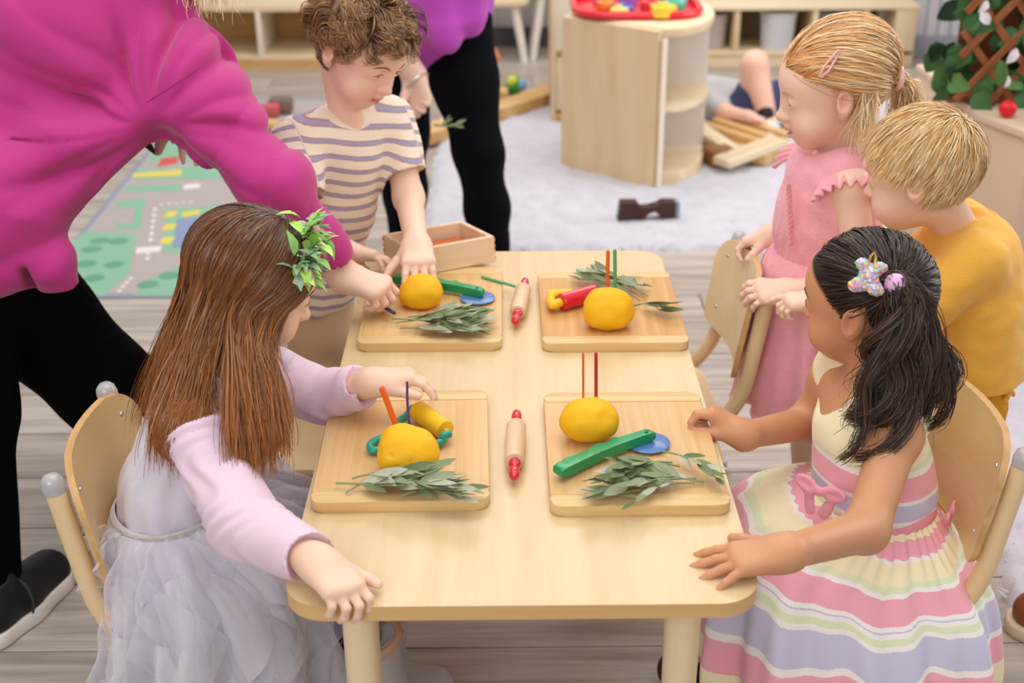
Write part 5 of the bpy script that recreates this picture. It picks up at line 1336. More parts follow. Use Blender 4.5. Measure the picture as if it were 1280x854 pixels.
    bm_obj('clip', bm, mat('clip_gold', 'd9b560', 0.3, metal=0.7), g)
    return g
girl_sundress()

# ------------------------------------------------------------------ ginger girl in the pink dress
def girl_pink():
    rng = np.random.default_rng(8)
    g = thing('person', 'standing ginger haired child in pink gauze dress holding a chair back', 'person', (0.60, 2.33, 0.0))
    H = Head((0.578, 2.31, 0.902), (-0.965, 0.04, -0.24), (-0.24, 0.0, 0.97), 1.0)
    nb = np.array((0.605, 2.325, 0.785)); fs, ns = np.array((0.585, 2.415, 0.745)), np.array((0.612, 2.235, 0.748))
    fe, fw = np.array((0.608, 2.475, 0.610)), np.array((0.5212, 2.4000, 0.5971)); ne, nw = np.array((0.640, 2.185, 0.590)), np.array((0.5188, 2.2000, 0.5576))
    S = Soft()
    S.chain([(0.60, 2.33, 0.42), (0.60, 2.33, 0.52), (0.600, 2.33, 0.60), (0.603, 2.33, 0.70)], [0.088, 0.084, 0.076, 0.078], 0.03, (0, 1, 0), 1.15)
    S.cap(fs, ns, 0.034, 0.034, 0.03); S.cap(nb - np.array((0, 0, 0.03)), H.w((0, -0.022, -0.055)), 0.034, 0.032, 0.014)
    S.chain([fs, fe, fw], [0.032, 0.028, 0.020], 0.02); S.chain([ns, ne, nw], [0.032, 0.028, 0.020], 0.02)
    for y, dx in ((2.285, 0.0), (2.375, 0.01)):
        S.chain([(0.60 + dx, y, 0.42), (0.605 + dx, y, 0.24), (0.615 + dx, y, 0.06)], [0.056, 0.042, 0.028], 0.02)
        S.cap((0.612 + dx, y, 0.030), (0.530 + dx, y - 0.006, 0.022), 0.028, 0.022, 0.02)
    H.sdf(S, gaze=0.0034, mouth=0.0055, chub=1.04)
    t1, b1 = hand(S, fw, (-0.86, 0.25, -0.42), (-0.30, -0.2, -0.93), 'R', 0.112, ((25, 50, 30), (28, 50, 30), (32, 50, 30), (36, 50, 30)), (6, 2, -3, -8), thumb=(0.7, 0.4, 0.5))
    t2, b2 = hand(S, nw, (-0.99, 0.02, 0.03), (0.02, 0.50, -0.86), 'L', 0.116, ((22, 38, 26), (24, 38, 26), (26, 38, 26), (30, 38, 26)), (8, 2, -3, -9), thumb=(0.75, 0.45, 0.45))
    SCALP = lin('e6bd95')
    def mask(L):
        line = np.where(L[:, 1] > -0.022, 0.018 + 0.040 * np.clip((L[:, 1] - 0.0) / 0.06, 0, 1), -0.045)
        return np.clip((L[:, 2] - line) / 0.010, 0, 1) * (np.abs(L[:, 0]) < 0.0755)
    def col(v): return H.tint(v, paint(v, 'f1cdb8'), lin('cf6a6c'), lin('ea9a8e'), SCALP, mask)
    body = soft_obj('body', S, skin_mat('skin_fair'), g, 0.0042, [H.box(), b1, b2], col)
    eyes(g, H, '6f86a0'); brows(g, body, H, 'c79a6c', 0.0013)
    GAUZE = mat('pink_gauze', 'f5afbd', 0.9, 0.15, bump=0.9, bscale=130, var=0.10, vscale=45, sheen=0.3)
    B = Soft()
    B.chain([(0.60, 2.33, 0.585), (0.603, 2.33, 0.65), (0.605, 2.33, 0.73)], [0.088, 0.092, 0.088], 0.03, (0, 1, 0), 1.14)
    for sgn, sh in ((1, fs), (-1, ns)):
        B.chain([(0.603, 2.33 + sgn * 0.05, 0.72), sh * 0.72 + nb * 0.28 + np.array((0, 0, 0.010))], [0.06, 0.040], 0.03)
    B.ell(nb + np.array((-0.015, 0, 0.035)), (0.062, 0.058, 0.050), k=0.008, op='s')
    B.cut((0, 0, 0.578), (0, 0, -1))
    B.disp = lambda P: 0.0022 * np.sin(P[:, 1] * 260 + 4 * np.sin(P[:, 2] * 30)) * np.clip((0.66 - P[:, 2]) / 0.06, 0.1, 1) + 0.0016 * ngrain(P, 70, 2.0)
    soft_obj('dress_bodice', B, GAUZE, g, 0.003)
    # flutter sleeves: ruffled sheets over the shoulders
    for sh, sgn in ((fs, 1), (ns, -1)):
        m, n = 14, 70; P = np.zeros((m, n, 3))
        for j in range(n):
            a = (j / (n - 1) - 0.5) * 2.9
            rim = np.array((math.sin(a) * 0.058, sgn * 0.004 * math.cos(a), math.cos(a) * 0.040))
            base = sh + rim * 0.75 + np.array((0, -sgn * 0.020, 0.0))
            out = np.array((math.sin(a) * 0.30, sgn * (0.95), 0.30 * math.cos(a) - 0.42))
            for i in range(m):
                t = i / (m - 1); wv = math.sin(j * 0.95) * 0.007 * t
                P[i, j] = base + out * (0.058 * t * (0.55 + 0.45 * math.cos(a))) + np.array((math.sin(a), 0, math.cos(a))) * (wv + 0.012 * t) + np.array((0, 0, -0.018 * t * t))
        o = link('flutter_sleeve', sheet_mesh('flutter_sleeve', P, False, g.location), g, GAUZE)
        md = o.modifiers.new('thick', 'SOLIDIFY'); md.thickness = 0.002
    # chest ruffle
    m, n = 6, 60; P = np.zeros((m, n, 3))
    for j in range(n):
        t = j / (n - 1); p0 = np.array((0.516 + 0.012 * t, 2.272 - 0.012 * t, 0.742 - 0.11 * t)); 
        for i in range(m):
            u = i / (m - 1); P[i, j] = p0 + np.array((-0.55, -0.85, 0.1)) * 0.020 * u + np.array((0.3, -0.2, 1.0)) * 0.0045 * math.sin(j * 1.25) * u
    o = link('chest_ruffle', sheet_mesh('chest_ruffle', P, False, g.location), g, GAUZE); md = o.modifiers.new('thick', 'SOLIDIFY'); md.thickness = 0.0016
    rings = [((0.600, 2.33, 0.592), 0.092, 0.104), ((0.600, 2.33, 0.545), 0.112, 0.124), ((0.603, 2.325, 0.45), 0.128, 0.140), ((0.606, 2.32, 0.36), 0.142, 0.152), ((0.608, 2.315, 0.285), 0.152, 0.160)]
    def fold(TH, TT):
        r_ = (0.055 * np.sin(9 * TH + 1.2 * np.sin(3 * TH)) + 0.030 * np.sin(19 * TH + 1)) * TT ** 0.9 + 0.022 * np.sin(46 * TH + 2 * np.sin(5 * TH)) * np.exp(-((TT - 0.08) / 0.2) ** 2)
        return r_, -0.020 * TT * np.sin(TH) * 0 + 0.008 * TT * np.sin(9 * TH + 2) + 0.03 * TT * np.clip(-np.sin(TH), 0, 1) - 0.006 * TT
    P, TT, TH = rings_surface(rings, 260, 60, fold)
    o = link('dress_skirt', sheet_mesh('dress_skirt', P, True, g.location), g, GAUZE); md = o.modifiers.new('thick', 'SOLIDIFY'); md.thickness = 0.0025
    hem = P[-1]; bm = bmesh.new(); add_tube(bm, [Vector(p) - g.location for p in hem] + [Vector(hem[0]) - g.location], 0.003, 6, cap=False); bm_obj('hem_roll', bm, GAUZE, g)
    for y, dx in ((2.285, 0.0), (2.375, 0.01)):
        s = Soft(); s.cap((0.612 + dx, y, 0.030), (0.530 + dx, y - 0.006, 0.026), 0.034, 0.029, 0.01); s.cut((0, 0, 0.001), (0, 0, -1)); s.cut((0, 0, 0.045), (0, 0, 1)); soft_obj('shoe', s, mat('shoe_white', 'e4e0e0', 0.5), g, 0.004)
    # hair
    tie_l = np.array((0.0, -0.100, -0.004)); tdir = unit((tie_l - np.array((0, -0.012, 0.024))) / np.array((0.074, 0.09, 0.077)))
    n = 7500
    D = rdirs(n, rng, lambda d: mask(d * np.array((0.072, 0.088, 0.076)) + np.array((0, -0.012, 0.024)) + rng.normal(0, 1, d.shape) * np.array((0, 0, 0.005))) > 0.4)
    tt = np.linspace(0, 1, 12)
    tgt = np.tile(tdir, (n, 1)) + rng.normal(0, 0.07, (n, 3)); tgt /= np.linalg.norm(tgt, axis=1, keepdims=True)
    lift = np.clip((D[:, 2:3] - 0.1), 0, 1) * 0.026
    off = (0.003 + rng.uniform(0, 1, (n, 1)) ** 1.3 * 0.010 + lift) * (np.sin(tt * PI) * 0.8 + 0.25)[None, :] + 0.002 * np.sin(tt * 7 + rng.uniform(0, 6, (n, 1)))
    P = on_scalp(slerp(D, tgt, tt), H, off)
    hair_mesh('hair', P, 0.0014, g, H.c, 'd99a52', 'f3d7a6', HAIR, rng, 0.16, 0.1, ('fae6c4', 0.22))
    # twisted fringe swept back from the hairline
    n = 1400; a = rng.uniform(0, 1, n)
    for e in (-1,):
        rd = np.stack([e * (0.10 + 0.80 * a), 0.86 - 0.45 * a, 0.50 - 0.26 * a], 1) + rng.normal(0, 0.035, (n, 3)); rd /= np.linalg.norm(rd, axis=1, keepdims=True)
        md_ = unit(np.array((e * 0.80, -0.05, 0.46))); q = np.tile(md_, (n, 1)) + rng.normal(0, 0.05, (n, 3)); q /= np.linalg.norm(q, axis=1, keepdims=True)
        off = 0.004 + 0.010 * np.sin(tt * PI)[None, :] * rng.uniform(0.4, 1.1, (n, 1)); P = on_scalp(slerp(rd, q, tt), H, off)
        hair_mesh('fringe', P, 0.0014, g, H.c, 'd58f45', 'eec384', HAIR, rng, 0.16, 0.2, ('f8deb0', 0.2))
    T = H.w(tie_l * 1.10); ts = np.linspace(0, 1, 18)
    n = 1100
    e = T + np.array((0.030, 0.01, -0.070)) + rng.normal(0, 1, (n, 3)) * np.array((0.014, 0.014, 0.018))
    P = hermite(T + rng.normal(0, 0.006, (n, 3)), np.tile((0.09, 0, -0.01), (n, 1)) + rng.normal(0, 0.02, (n, 3)), e, np.tile((-0.02, 0, -0.08), (n, 1)) + rng.normal(0, 0.03, (n, 3)), ts)
    hair_mesh('ponytail', P, 0.0016, g, T + np.array((-0.02, 0, -0.02)), 'e2b070', 'f6e2bb', HAIR, rng, 0.15, 0.6, ('fbeccf', 0.2))
    # loose strands hanging in front of and behind the ear
    n = 420
    rd = np.stack([-0.85 + rng.normal(0, 0.03, n), -0.58 + rng.normal(0, 0.10, n), -0.05 + rng.normal(0, 0.12, n)], 1); rd /= np.linalg.norm(rd, axis=1, keepdims=True)
    p0 = on_scalp(rd[:, None, :], H, np.full((n, 1), 0.004))[:, 0]
    e = np.array((0.6252, 2.2350, 0.8363)) + rng.normal(0, 1, (n, 3)) * np.array((0.014, 0.012, 0.020))
    P = hermite(p0, np.tile((0.0, -0.02, -0.08), (n, 1)) + rng.normal(0, 0.02, (n, 3)), e, np.tile((0, 0, -0.07), (n, 1)) + rng.normal(0, 0.02, (n, 3)), ts)
    hair_mesh('loose_hair', P, 0.0012, g, H.c, 'e2ad68', 'f7e3bd', HAIR, rng, 0.15, 0.6, ('fbeccf', 0.2))
    bm = bmesh.new(); add_tube(bm, [Vector(T) - g.location + Vector((0.012 * math.cos(a * 0) , 0.017 * math.cos(a), 0.017 * math.sin(a))) for a in [2 * PI * k / 20 for k in range(21)]], 0.006, 8, cap=False)
    bm_obj('hair_tie', bm, mat('tie_clear_pink', 'edc3c0', 0.25, coat=0.5), g)
    cpts = [(0.5361, 2.2150, 0.9491), (0.5413, 2.2150, 0.9655), (0.5634, 2.2220, 0.9908), (0.5641, 2.2220, 0.9841), (0.5495, 2.2130, 0.9604), (0.5376, 2.2150, 0.9477)]
    bm = bmesh.new(); add_tube(bm, smooth_path([Vector(p) - g.location for p in cpts], 5), 0.0022, 8)
    bm_obj('hair_clip', bm, mat('clip_pink', 'e9b3ae', 0.25, coat=0.4), g)
    return g
girl_pink()

# ------------------------------------------------------------------ blond boy in the mustard shirt
def boy_blond():
    rng = np.random.default_rng(12)
    g = thing('person', 'standing blond toddler in mustard yellow shirt behind the striped sundress', 'person', (0.80, 2.11, 0.0))
    H = Head((0.690, 2.10, 0.818), (-0.83, 0.48, -0.26), (-0.22, 0.10, 1), 1.0)
    nb = np.array((0.780, 2.115, 0.722)); ns, fs = np.array((0.770, 2.025, 0.680)), np.array((0.800, 2.205, 0.680))
    ne, nw = np.array((0.660, 1.985, 0.585)), np.array((0.5269, 2.0350, 0.6130)); fe, fw = np.array((0.72, 2.23, 0.55)), np.array((0.64, 2.20, 0.50))
    S = Soft()
    S.chain([(0.81, 2.11, 0.36), (0.80, 2.11, 0.46), (0.790, 2.112, 0.54), (0.788, 2.113, 0.63)], [0.080, 0.080, 0.080, 0.078], 0.03, (0, 1, 0), 1.15)
    S.cap(ns, fs, 0.036, 0.036, 0.03); S.cap(nb - np.array((0, 0, 0.03)), H.w((0, -0.025, -0.055)), 0.037, 0.035, 0.014)
    S.chain([ns, ne, nw], [0.034, 0.030, 0.020], 0.02); S.chain([fs, fe, fw], [0.034, 0.030, 0.022], 0.02)
    for y in (2.065, 2.16):
        S.chain([(0.81, y, 0.36), (0.825, y, 0.20), (0.84, y, 0.06)], [0.056, 0.045, 0.032], 0.02); S.cap((0.84, y, 0.03), (0.76, y, 0.024), 0.028, 0.023, 0.02)
    H.sdf(S, gaze=0.0030, chub=1.12)
    t1, b1 = hand(S, nw, (-0.98, 0.10, -0.10), (0.1, 0.1, -1), 'L', 0.100, ((8, 14, 10), (30, 60, 40), (36, 60, 40), (40, 60, 40)), (10, 2, -4, -9), thumb=(0.75, 0.3, 0.5))
    t2, b2 = hand(S, fw, (-0.9, 0.1, -0.4), (0, 0, -1), 'R', 0.105)
    cr = unit(np.array((0.10, -0.72, 0.70)))   # crown whorl
    def mask(L):
        line = np.where(L[:, 1] > 0.0, 0.012 + 0.048 * np.clip(L[:, 1] / 0.06, 0, 1), np.where(L[:, 1] > -0.030, 0.018, -0.055))
        return np.clip((L[:, 2] - line) / 0.010, 0, 1) * (np.abs(L[:, 0]) < 0.0755)
    def col(v): return H.tint(v, paint(v, 'efc9b2'), lin('d07f78'), lin('e8998a'), lin('cfa878'), mask)
    body = soft_obj('body', S, skin_mat('skin_fair'), g, 0.0042, [H.box(), b1, b2], col)
    eyes(g, H, '6a7f95'); brows(g, body, H, 'c9a878', 0.0012)
    SH = mat('mustard_cotton', 'efb64c', 0.85, 0.2, bump=0.5, bscale=220, var=0.05, vscale=14, sheen=0.2)
    B = Soft()
    B.chain([(0.815, 2.11, 0.42), (0.803, 2.11, 0.47), (0.800, 2.112, 0.55), (0.795, 2.113, 0.645)], [0.110, 0.108, 0.102, 0.094], 0.03, (0, 1, 0), 1.16)
    B.cap(ns + np.array((0.008, 0.01, 0)), fs + np.array((0.008, -0.01, 0)), 0.050, 0.050, 0.03)
    B.chain([ns, ne, ne * 0.35 + nw * 0.65], [0.048, 0.044, 0.036], 0.02); B.chain([fs, fe, fe * 0.35 + fw * 0.65], [0.048, 0.044, 0.036], 0.02)
    B.ell(nb + np.array((0, 0, 0.045)), (0.047, 0.047, 0.040), k=0.006, op='s')
    B.cut((0, 0, 0.375), (0.1, 0, -1))
    for k in range(8):
        a = rng.uniform(-1.2, 1.8); z = rng.uniform(0.42, 0.62)
        p = np.array((0.80 + 0.104 * math.cos(a), 2.11 - 0.116 * math.sin(a), z)); q = np.array((0.80 + 0.104 * math.cos(a + 0.7), 2.11 - 0.116 * math.sin(a + 0.7), z - rng.uniform(-0.06, 0.10)))
        B.cap(p, q, 0.004, 0.003, 0.02)
    B.disp = lambda P: 0.0030 * ngrain(P, 34, 1.0) + 0.0012 * ngrain(P, 90, 5.0)
    soft_obj('shirt', B, SH, g, 0.0035)
    c = np.array(nb) + np.array((0.004, 0, 0.004))
    bm = bmesh.new(); add_tube(bm, [Vector(c) - g.location + Vector((0.049 * math.cos(a), 0.049 * math.sin(a), 0.002 + 0.004 * math.cos(a))) for a in [2 * PI * k / 36 for k in range(37)]], 0.0055, 8, cap=False); bm_obj('neckband', bm, SH, g)
    Tr = Soft()
    for y in (2.065, 2.16): Tr.chain([(0.81, y, 0.40), (0.825, y, 0.20), (0.84, y, 0.085)], [0.072, 0.060, 0.050], 0.02)
    Tr.cut((0, 0, 0.085), (0, 0, -1)); Tr.disp = lambda P: 0.003 * ngrain(P, 40, 2.0)
    soft_obj('trousers', Tr, mat('mustard_trousers', 'd79a2a', 0.85, 0.2, bump=0.4, bscale=200), g, 0.004)
    for y in (2.065, 2.16):
        s = Soft(); s.cap((0.845, y, 0.034), (0.755, y, 0.028), 0.037, 0.031, 0.01); s.cut((0, 0, 0.001), (0, 0, -1)); s.cut((0, 0, 0.058), (0, 0, 1)); soft_obj('shoe', s, mat('shoe_tan', 'b98a58', 0.6), g, 0.004)
    # hair: whorl at the crown, combed outwards
    n = 9000
    okf = lambda d: mask(d * np.array((0.072, 0.088, 0.076)) + np.array((0, -0.012, 0.024))) > 0.2
    D = rdirs(n, rng, okf)
    ax = np.cross(np.tile(cr, (n, 1)), D); sn = np.linalg.norm(ax, axis=1, keepdims=True); tang = np.cross(ax / (sn + 1e-6), D)
    ang = np.arccos(np.clip((D * cr).sum(1), -1, 1))
    swirl = 0.55 * np.exp(-ang / 0.9)[:, None]
    flow = tang + np.cross(D, tang) * swirl; flow += rng.normal(0, 0.12, (n, 3)); flow -= D * (flow * D).sum(1, keepdims=True); flow /= np.linalg.norm(flow, axis=1, keepdims=True)
    ln = rng.uniform(0.55, 1.0, (n, 1)) * np.where(ang[:, None] > 1.6, 0.38, 0.72)
    tt = np.linspace(0, 1, 11)
    th = ln * tt[None, :]
    DD = D[:, None, :] * np.cos(th)[..., None] + flow[:, None, :] * np.sin(th)[..., None]
    off = 0.003 + rng.uniform(0, 1, (n, 1)) * 0.010 * np.sin(np.clip(tt * 1.2, 0, 1) * PI / 2)[None, :] + 0.014 * tt[None, :] ** 2.5 * rng.uniform(0, 1, (n, 1)) * np.clip(ang[:, None] - 0.9, 0, 1)
    P = on_scalp(DD, H, off)
    hair_mesh('hair', P, 0.0015, g, H.c, 'be8844', 'ecc68c', HAIR, rng, 0.16, 0.75, ('f6dfb6', 0.28))
    return g
boy_blond()

# ------------------------------------------------------------------ curly haired boy in the striped tee
def boy_striped():
    rng = np.random.default_rng(23)
    g = thing('person', 'curly brown haired child in striped tee looking down at the dough', 'person', (-0.42, 2.52, 0.0))
    H = Head((-0.266, 2.45, 0.950), (0.68, -0.48, -0.53), (0.50, -0.22, 0.83), 0.99)
    nb = np.array((-0.300, 2.475, 0.822)); rs, ls = np.array((-0.397, 2.420, 0.782)), np.array((-0.225, 2.570, 0.782))
    re_, rw = np.array((-0.375, 2.320, 0.655)), np.array((-0.3048, 2.3300, 0.5945)); le, lw = np.array((-0.1915, 2.5000, 0.6400)), np.array((-0.1649, 2.3000, 0.6162))
    S = Soft()
    S.chain([(-0.425, 2.53, 0.36), (-0.415, 2.525, 0.48), (-0.365, 2.505, 0.61), (-0.325, 2.495, 0.73)], [0.088, 0.084, 0.082, 0.080], 0.03)
    S.cap(rs, ls, 0.034, 0.034, 0.03); S.cap(nb - np.array((0, 0, 0.03)), H.w((0, -0.030, -0.058)), 0.033, 0.031, 0.012)
    S.chain([rs, re_, rw], [0.032, 0.029, 0.0205], 0.02); S.chain([ls, le, lw], [0.033, 0.0285, 0.0215], 0.02)
    for dx, dy in ((-0.03, -0.045), (0.02, 0.05)):
        S.chain([(-0.425 + dx, 2.53 + dy, 0.36), (-0.42 + dx, 2.53 + dy, 0.2), (-0.42 + dx, 2.53 + dy, 0.06)], [0.062, 0.045, 0.03], 0.02)
        S.cap((-0.42 + dx, 2.53 + dy, 0.03), (-0.36 + dx, 2.47 + dy, 0.024), 0.028, 0.023, 0.02)
    H.sdf(S, gaze=0.0012, chub=1.08, mouth=0.001)
    t1, b1 = hand(S, rw, (0.96, 0.03, -0.20), (-0.10, -0.35, -0.92), 'R', 0.118, ((6, 10, 8), (8, 12, 8), (12, 16, 10), (22, 30, 16)), (8, 2, -4, -12), thumb=(0.72, 0.4, 0.6))
    t2, b2 = hand(S, lw, (0.10, -0.90, -0.20), (-0.02, -0.20, -1), 'L', 0.130, ((24, 22, 12), (26, 22, 12), (26, 22, 12), (26, 24, 12)), (6, 2, -3, -9), thumb=(0.55, 0.72, 0.35))
    def mask(L):
        line = np.where(L[:, 1] > 0.0, 0.004 + 0.058 * np.clip(L[:, 1] / 0.06, 0, 1), np.where(L[:, 1] > -0.030, 0.018, -0.045))
        return np.clip((L[:, 2] - line) / 0.010, 0, 1) * (np.abs(L[:, 0]) < 0.0755)
    def col(v): return H.tint(v, paint(v, 'f1cdb6'), lin('cc6f6c'), lin('ea9c8c'), lin('6a4a32'), mask)
    body = soft_obj('body', S, skin_mat('skin_fair'), g, 0.0042, [H.box(), b1, b2], col)
    eyes(g, H, '4b3424'); brows(g, body, H, '8a6444', 0.0016)
    # tee with printed stripes that follow the body
    up = unit(np.array((0.10, -0.03, 0.30)))
    B = Soft()
    B.chain([(-0.420, 2.53, 0.455), (-0.410, 2.525, 0.52), (-0.368, 2.508, 0.62), (-0.330, 2.498, 0.73)], [0.110, 0.106, 0.098, 0.090], 0.03, (-0.7, -0.7, 0), 1.10)
    B.cap(rs + np.array((0.02, 0.016, 0)), ls - np.array((0.02, 0.016, 0)), 0.050, 0.050, 0.03)
    for sh, el in ((rs, re_), (ls, le)):
        o = el - sh; B.cap(sh, sh + o * 0.78, 0.046, 0.048, 0.02)
    for sh, el in ((rs, re_), (ls, le)):
        o = unit(el - sh); e_ = sh + (el - sh) * 0.80; B.cap(e_, e_ + o * 0.06, 0.049, 0.060, 0.003, 's')
    B.ell(nb + np.array((0.016, -0.012, 0.044)), (0.050, 0.050, 0.044), frame((0.6, -0.6, -0.5), (0.3, -0.3, 1)), 0.008, 's')
    B.cut((-0.42, 2.53, 0.402), (0.10, 0.0, -1))
    B.disp = lambda P: 0.0026 * ngrain(P, 38, 1.4) + 0.0014 * np.sin(P[:, 0] * 120 + P[:, 1] * 60 + 3 * np.sin(P[:, 2] * 25)) * np.clip((0.62 - P[:, 2]) / 0.1, 0, 1)
    def scol(v):
        s = v @ up
        for sh, el in ((rs, re_), (ls, le)):
            o = unit(el - sh); t = (v - sh) @ o; d = np.linalg.norm((v - sh) - t[:, None] * o, axis=1)
            side = unit((rs - ls) if sh is rs else (ls - rs))
            a = (((v - sh) @ side) > 0.012) & (d < 0.075) & (t > -0.05)
            s = np.where(a, -t + 0.2, s)
        dn = np.linalg.norm((v - nb - np.array((0.016, -0.012, 0.044))), axis=1)
        return np.stack([s + 2.0, dn < 0.072, 0 * s], 1)
    soft_obj('tshirt', B, band_mat('striped_jersey', [(0.0085, 'f3e6d2'), (0.0016, 'b58a72'), (0.0060, 'a7a2c4'), (0.0016, 'b58a72'), (0.0073, 'f3e6d2')], True, mask='f3e6d2'), g, 0.0028, (), scol)
    Tr = Soft()
    Tr.chain([(-0.425, 2.53, 0.44), (-0.425, 2.53, 0.36)], [0.100, 0.100], 0.02, (-0.7, -0.7, 0), 1.08)
    for dx, dy in ((-0.03, -0.045), (0.02, 0.05)): Tr.chain([(-0.425 + dx, 2.53 + dy, 0.36), (-0.42 + dx, 2.53 + dy, 0.20)], [0.080, 0.074], 0.02)
    Tr.cut((0, 0, 0.20), (0, 0, -1)); Tr.disp = lambda P: 0.004 * ngrain(P, 30, 3.0)
    soft_obj('shorts', Tr, mat('khaki', 'd2b596', 0.85, 0.2, bump=0.3, bscale=300), g, 0.004)
    for dx, dy in ((-0.03, -0.045), (0.02, 0.05)):
        s = Soft(); s.cap((-0.43 + dx, 2.54 + dy, 0.034), (-0.355 + dx, 2.465 + dy, 0.028), 0.037, 0.031, 0.01); s.cut((0, 0, 0.001), (0, 0, -1)); s.cut((0, 0, 0.058), (0, 0, 1)); soft_obj('shoe', s, mat('shoe_navy', '3a4258', 0.6), g, 0.005)
    # tousled curls
    cr = unit(np.array((0.05, -0.45, 0.89)))
    n = 6500
    D = rdirs(n, rng, lambda d: mask(d * np.array((0.072, 0.088, 0.076)) + np.array((0, -0.012, 0.024))) > 0.2)
    ax = np.cross(np.tile(cr, (n, 1)), D); tang = np.cross(ax / (np.linalg.norm(ax, axis=1, keepdims=True) + 1e-6), D)
    cl = np.argmin(((D[:, None, :] - rdirs(150, rng, lambda d: d[:, 2] > -0.7)[None]) ** 2).sum(2), axis=1)
    pr = rng.normal(0, 1, (150, 6))
    flow = tang + np.cross(D, tang) * pr[cl, 0:1] * 0.7 + rng.normal(0, 0.10, (n, 3)); flow -= D * (flow * D).sum(1, keepdims=True); flow /= np.linalg.norm(flow, axis=1, keepdims=True)
    tt = np.linspace(0, 1, 16); ln = (0.42 + 0.12 * pr[cl, 1:2]).clip(0.25, 0.75) * np.where(D[:, 2:3] < 0.1, 0.55, 1.0) * np.where(D[:, 1:2] > 0.45, 0.72, 1.0)
    sidev = np.cross(D, flow)
    fq = 1.2 + 0.35 * pr[cl, 2:3]; ph = pr[cl, 3:4] * 3
    th = ln * tt[None]; wv = (0.085 * tt[None] * np.sin(6.28 * fq * tt[None] + ph))
    DD = D[:, None] * np.cos(th)[..., None] + flow[:, None] * np.sin(th)[..., None] + sidev[:, None] * wv[..., None]
    DD /= np.linalg.norm(DD, axis=2, keepdims=True)
    top = np.clip(D[:, 2:3] + 0.25, 0, 1)
    off = 0.004 + (0.008 + 0.016 * top) * np.sin(tt * 2.4)[None] * (0.6 + 0.5 * np.abs(pr[cl, 4:5])) + 0.006 * tt[None] * np.cos(6.28 * fq * tt[None] + ph)
    P = on_scalp(DD, H, np.maximum(off, 0.002))
    hair_mesh('hair', P, 0.0016, g, H.c, '54392a', '96704a', HAIR, rng, 0.25, 0.7, ('b98f62', 0.18))
    return g
boy_striped()

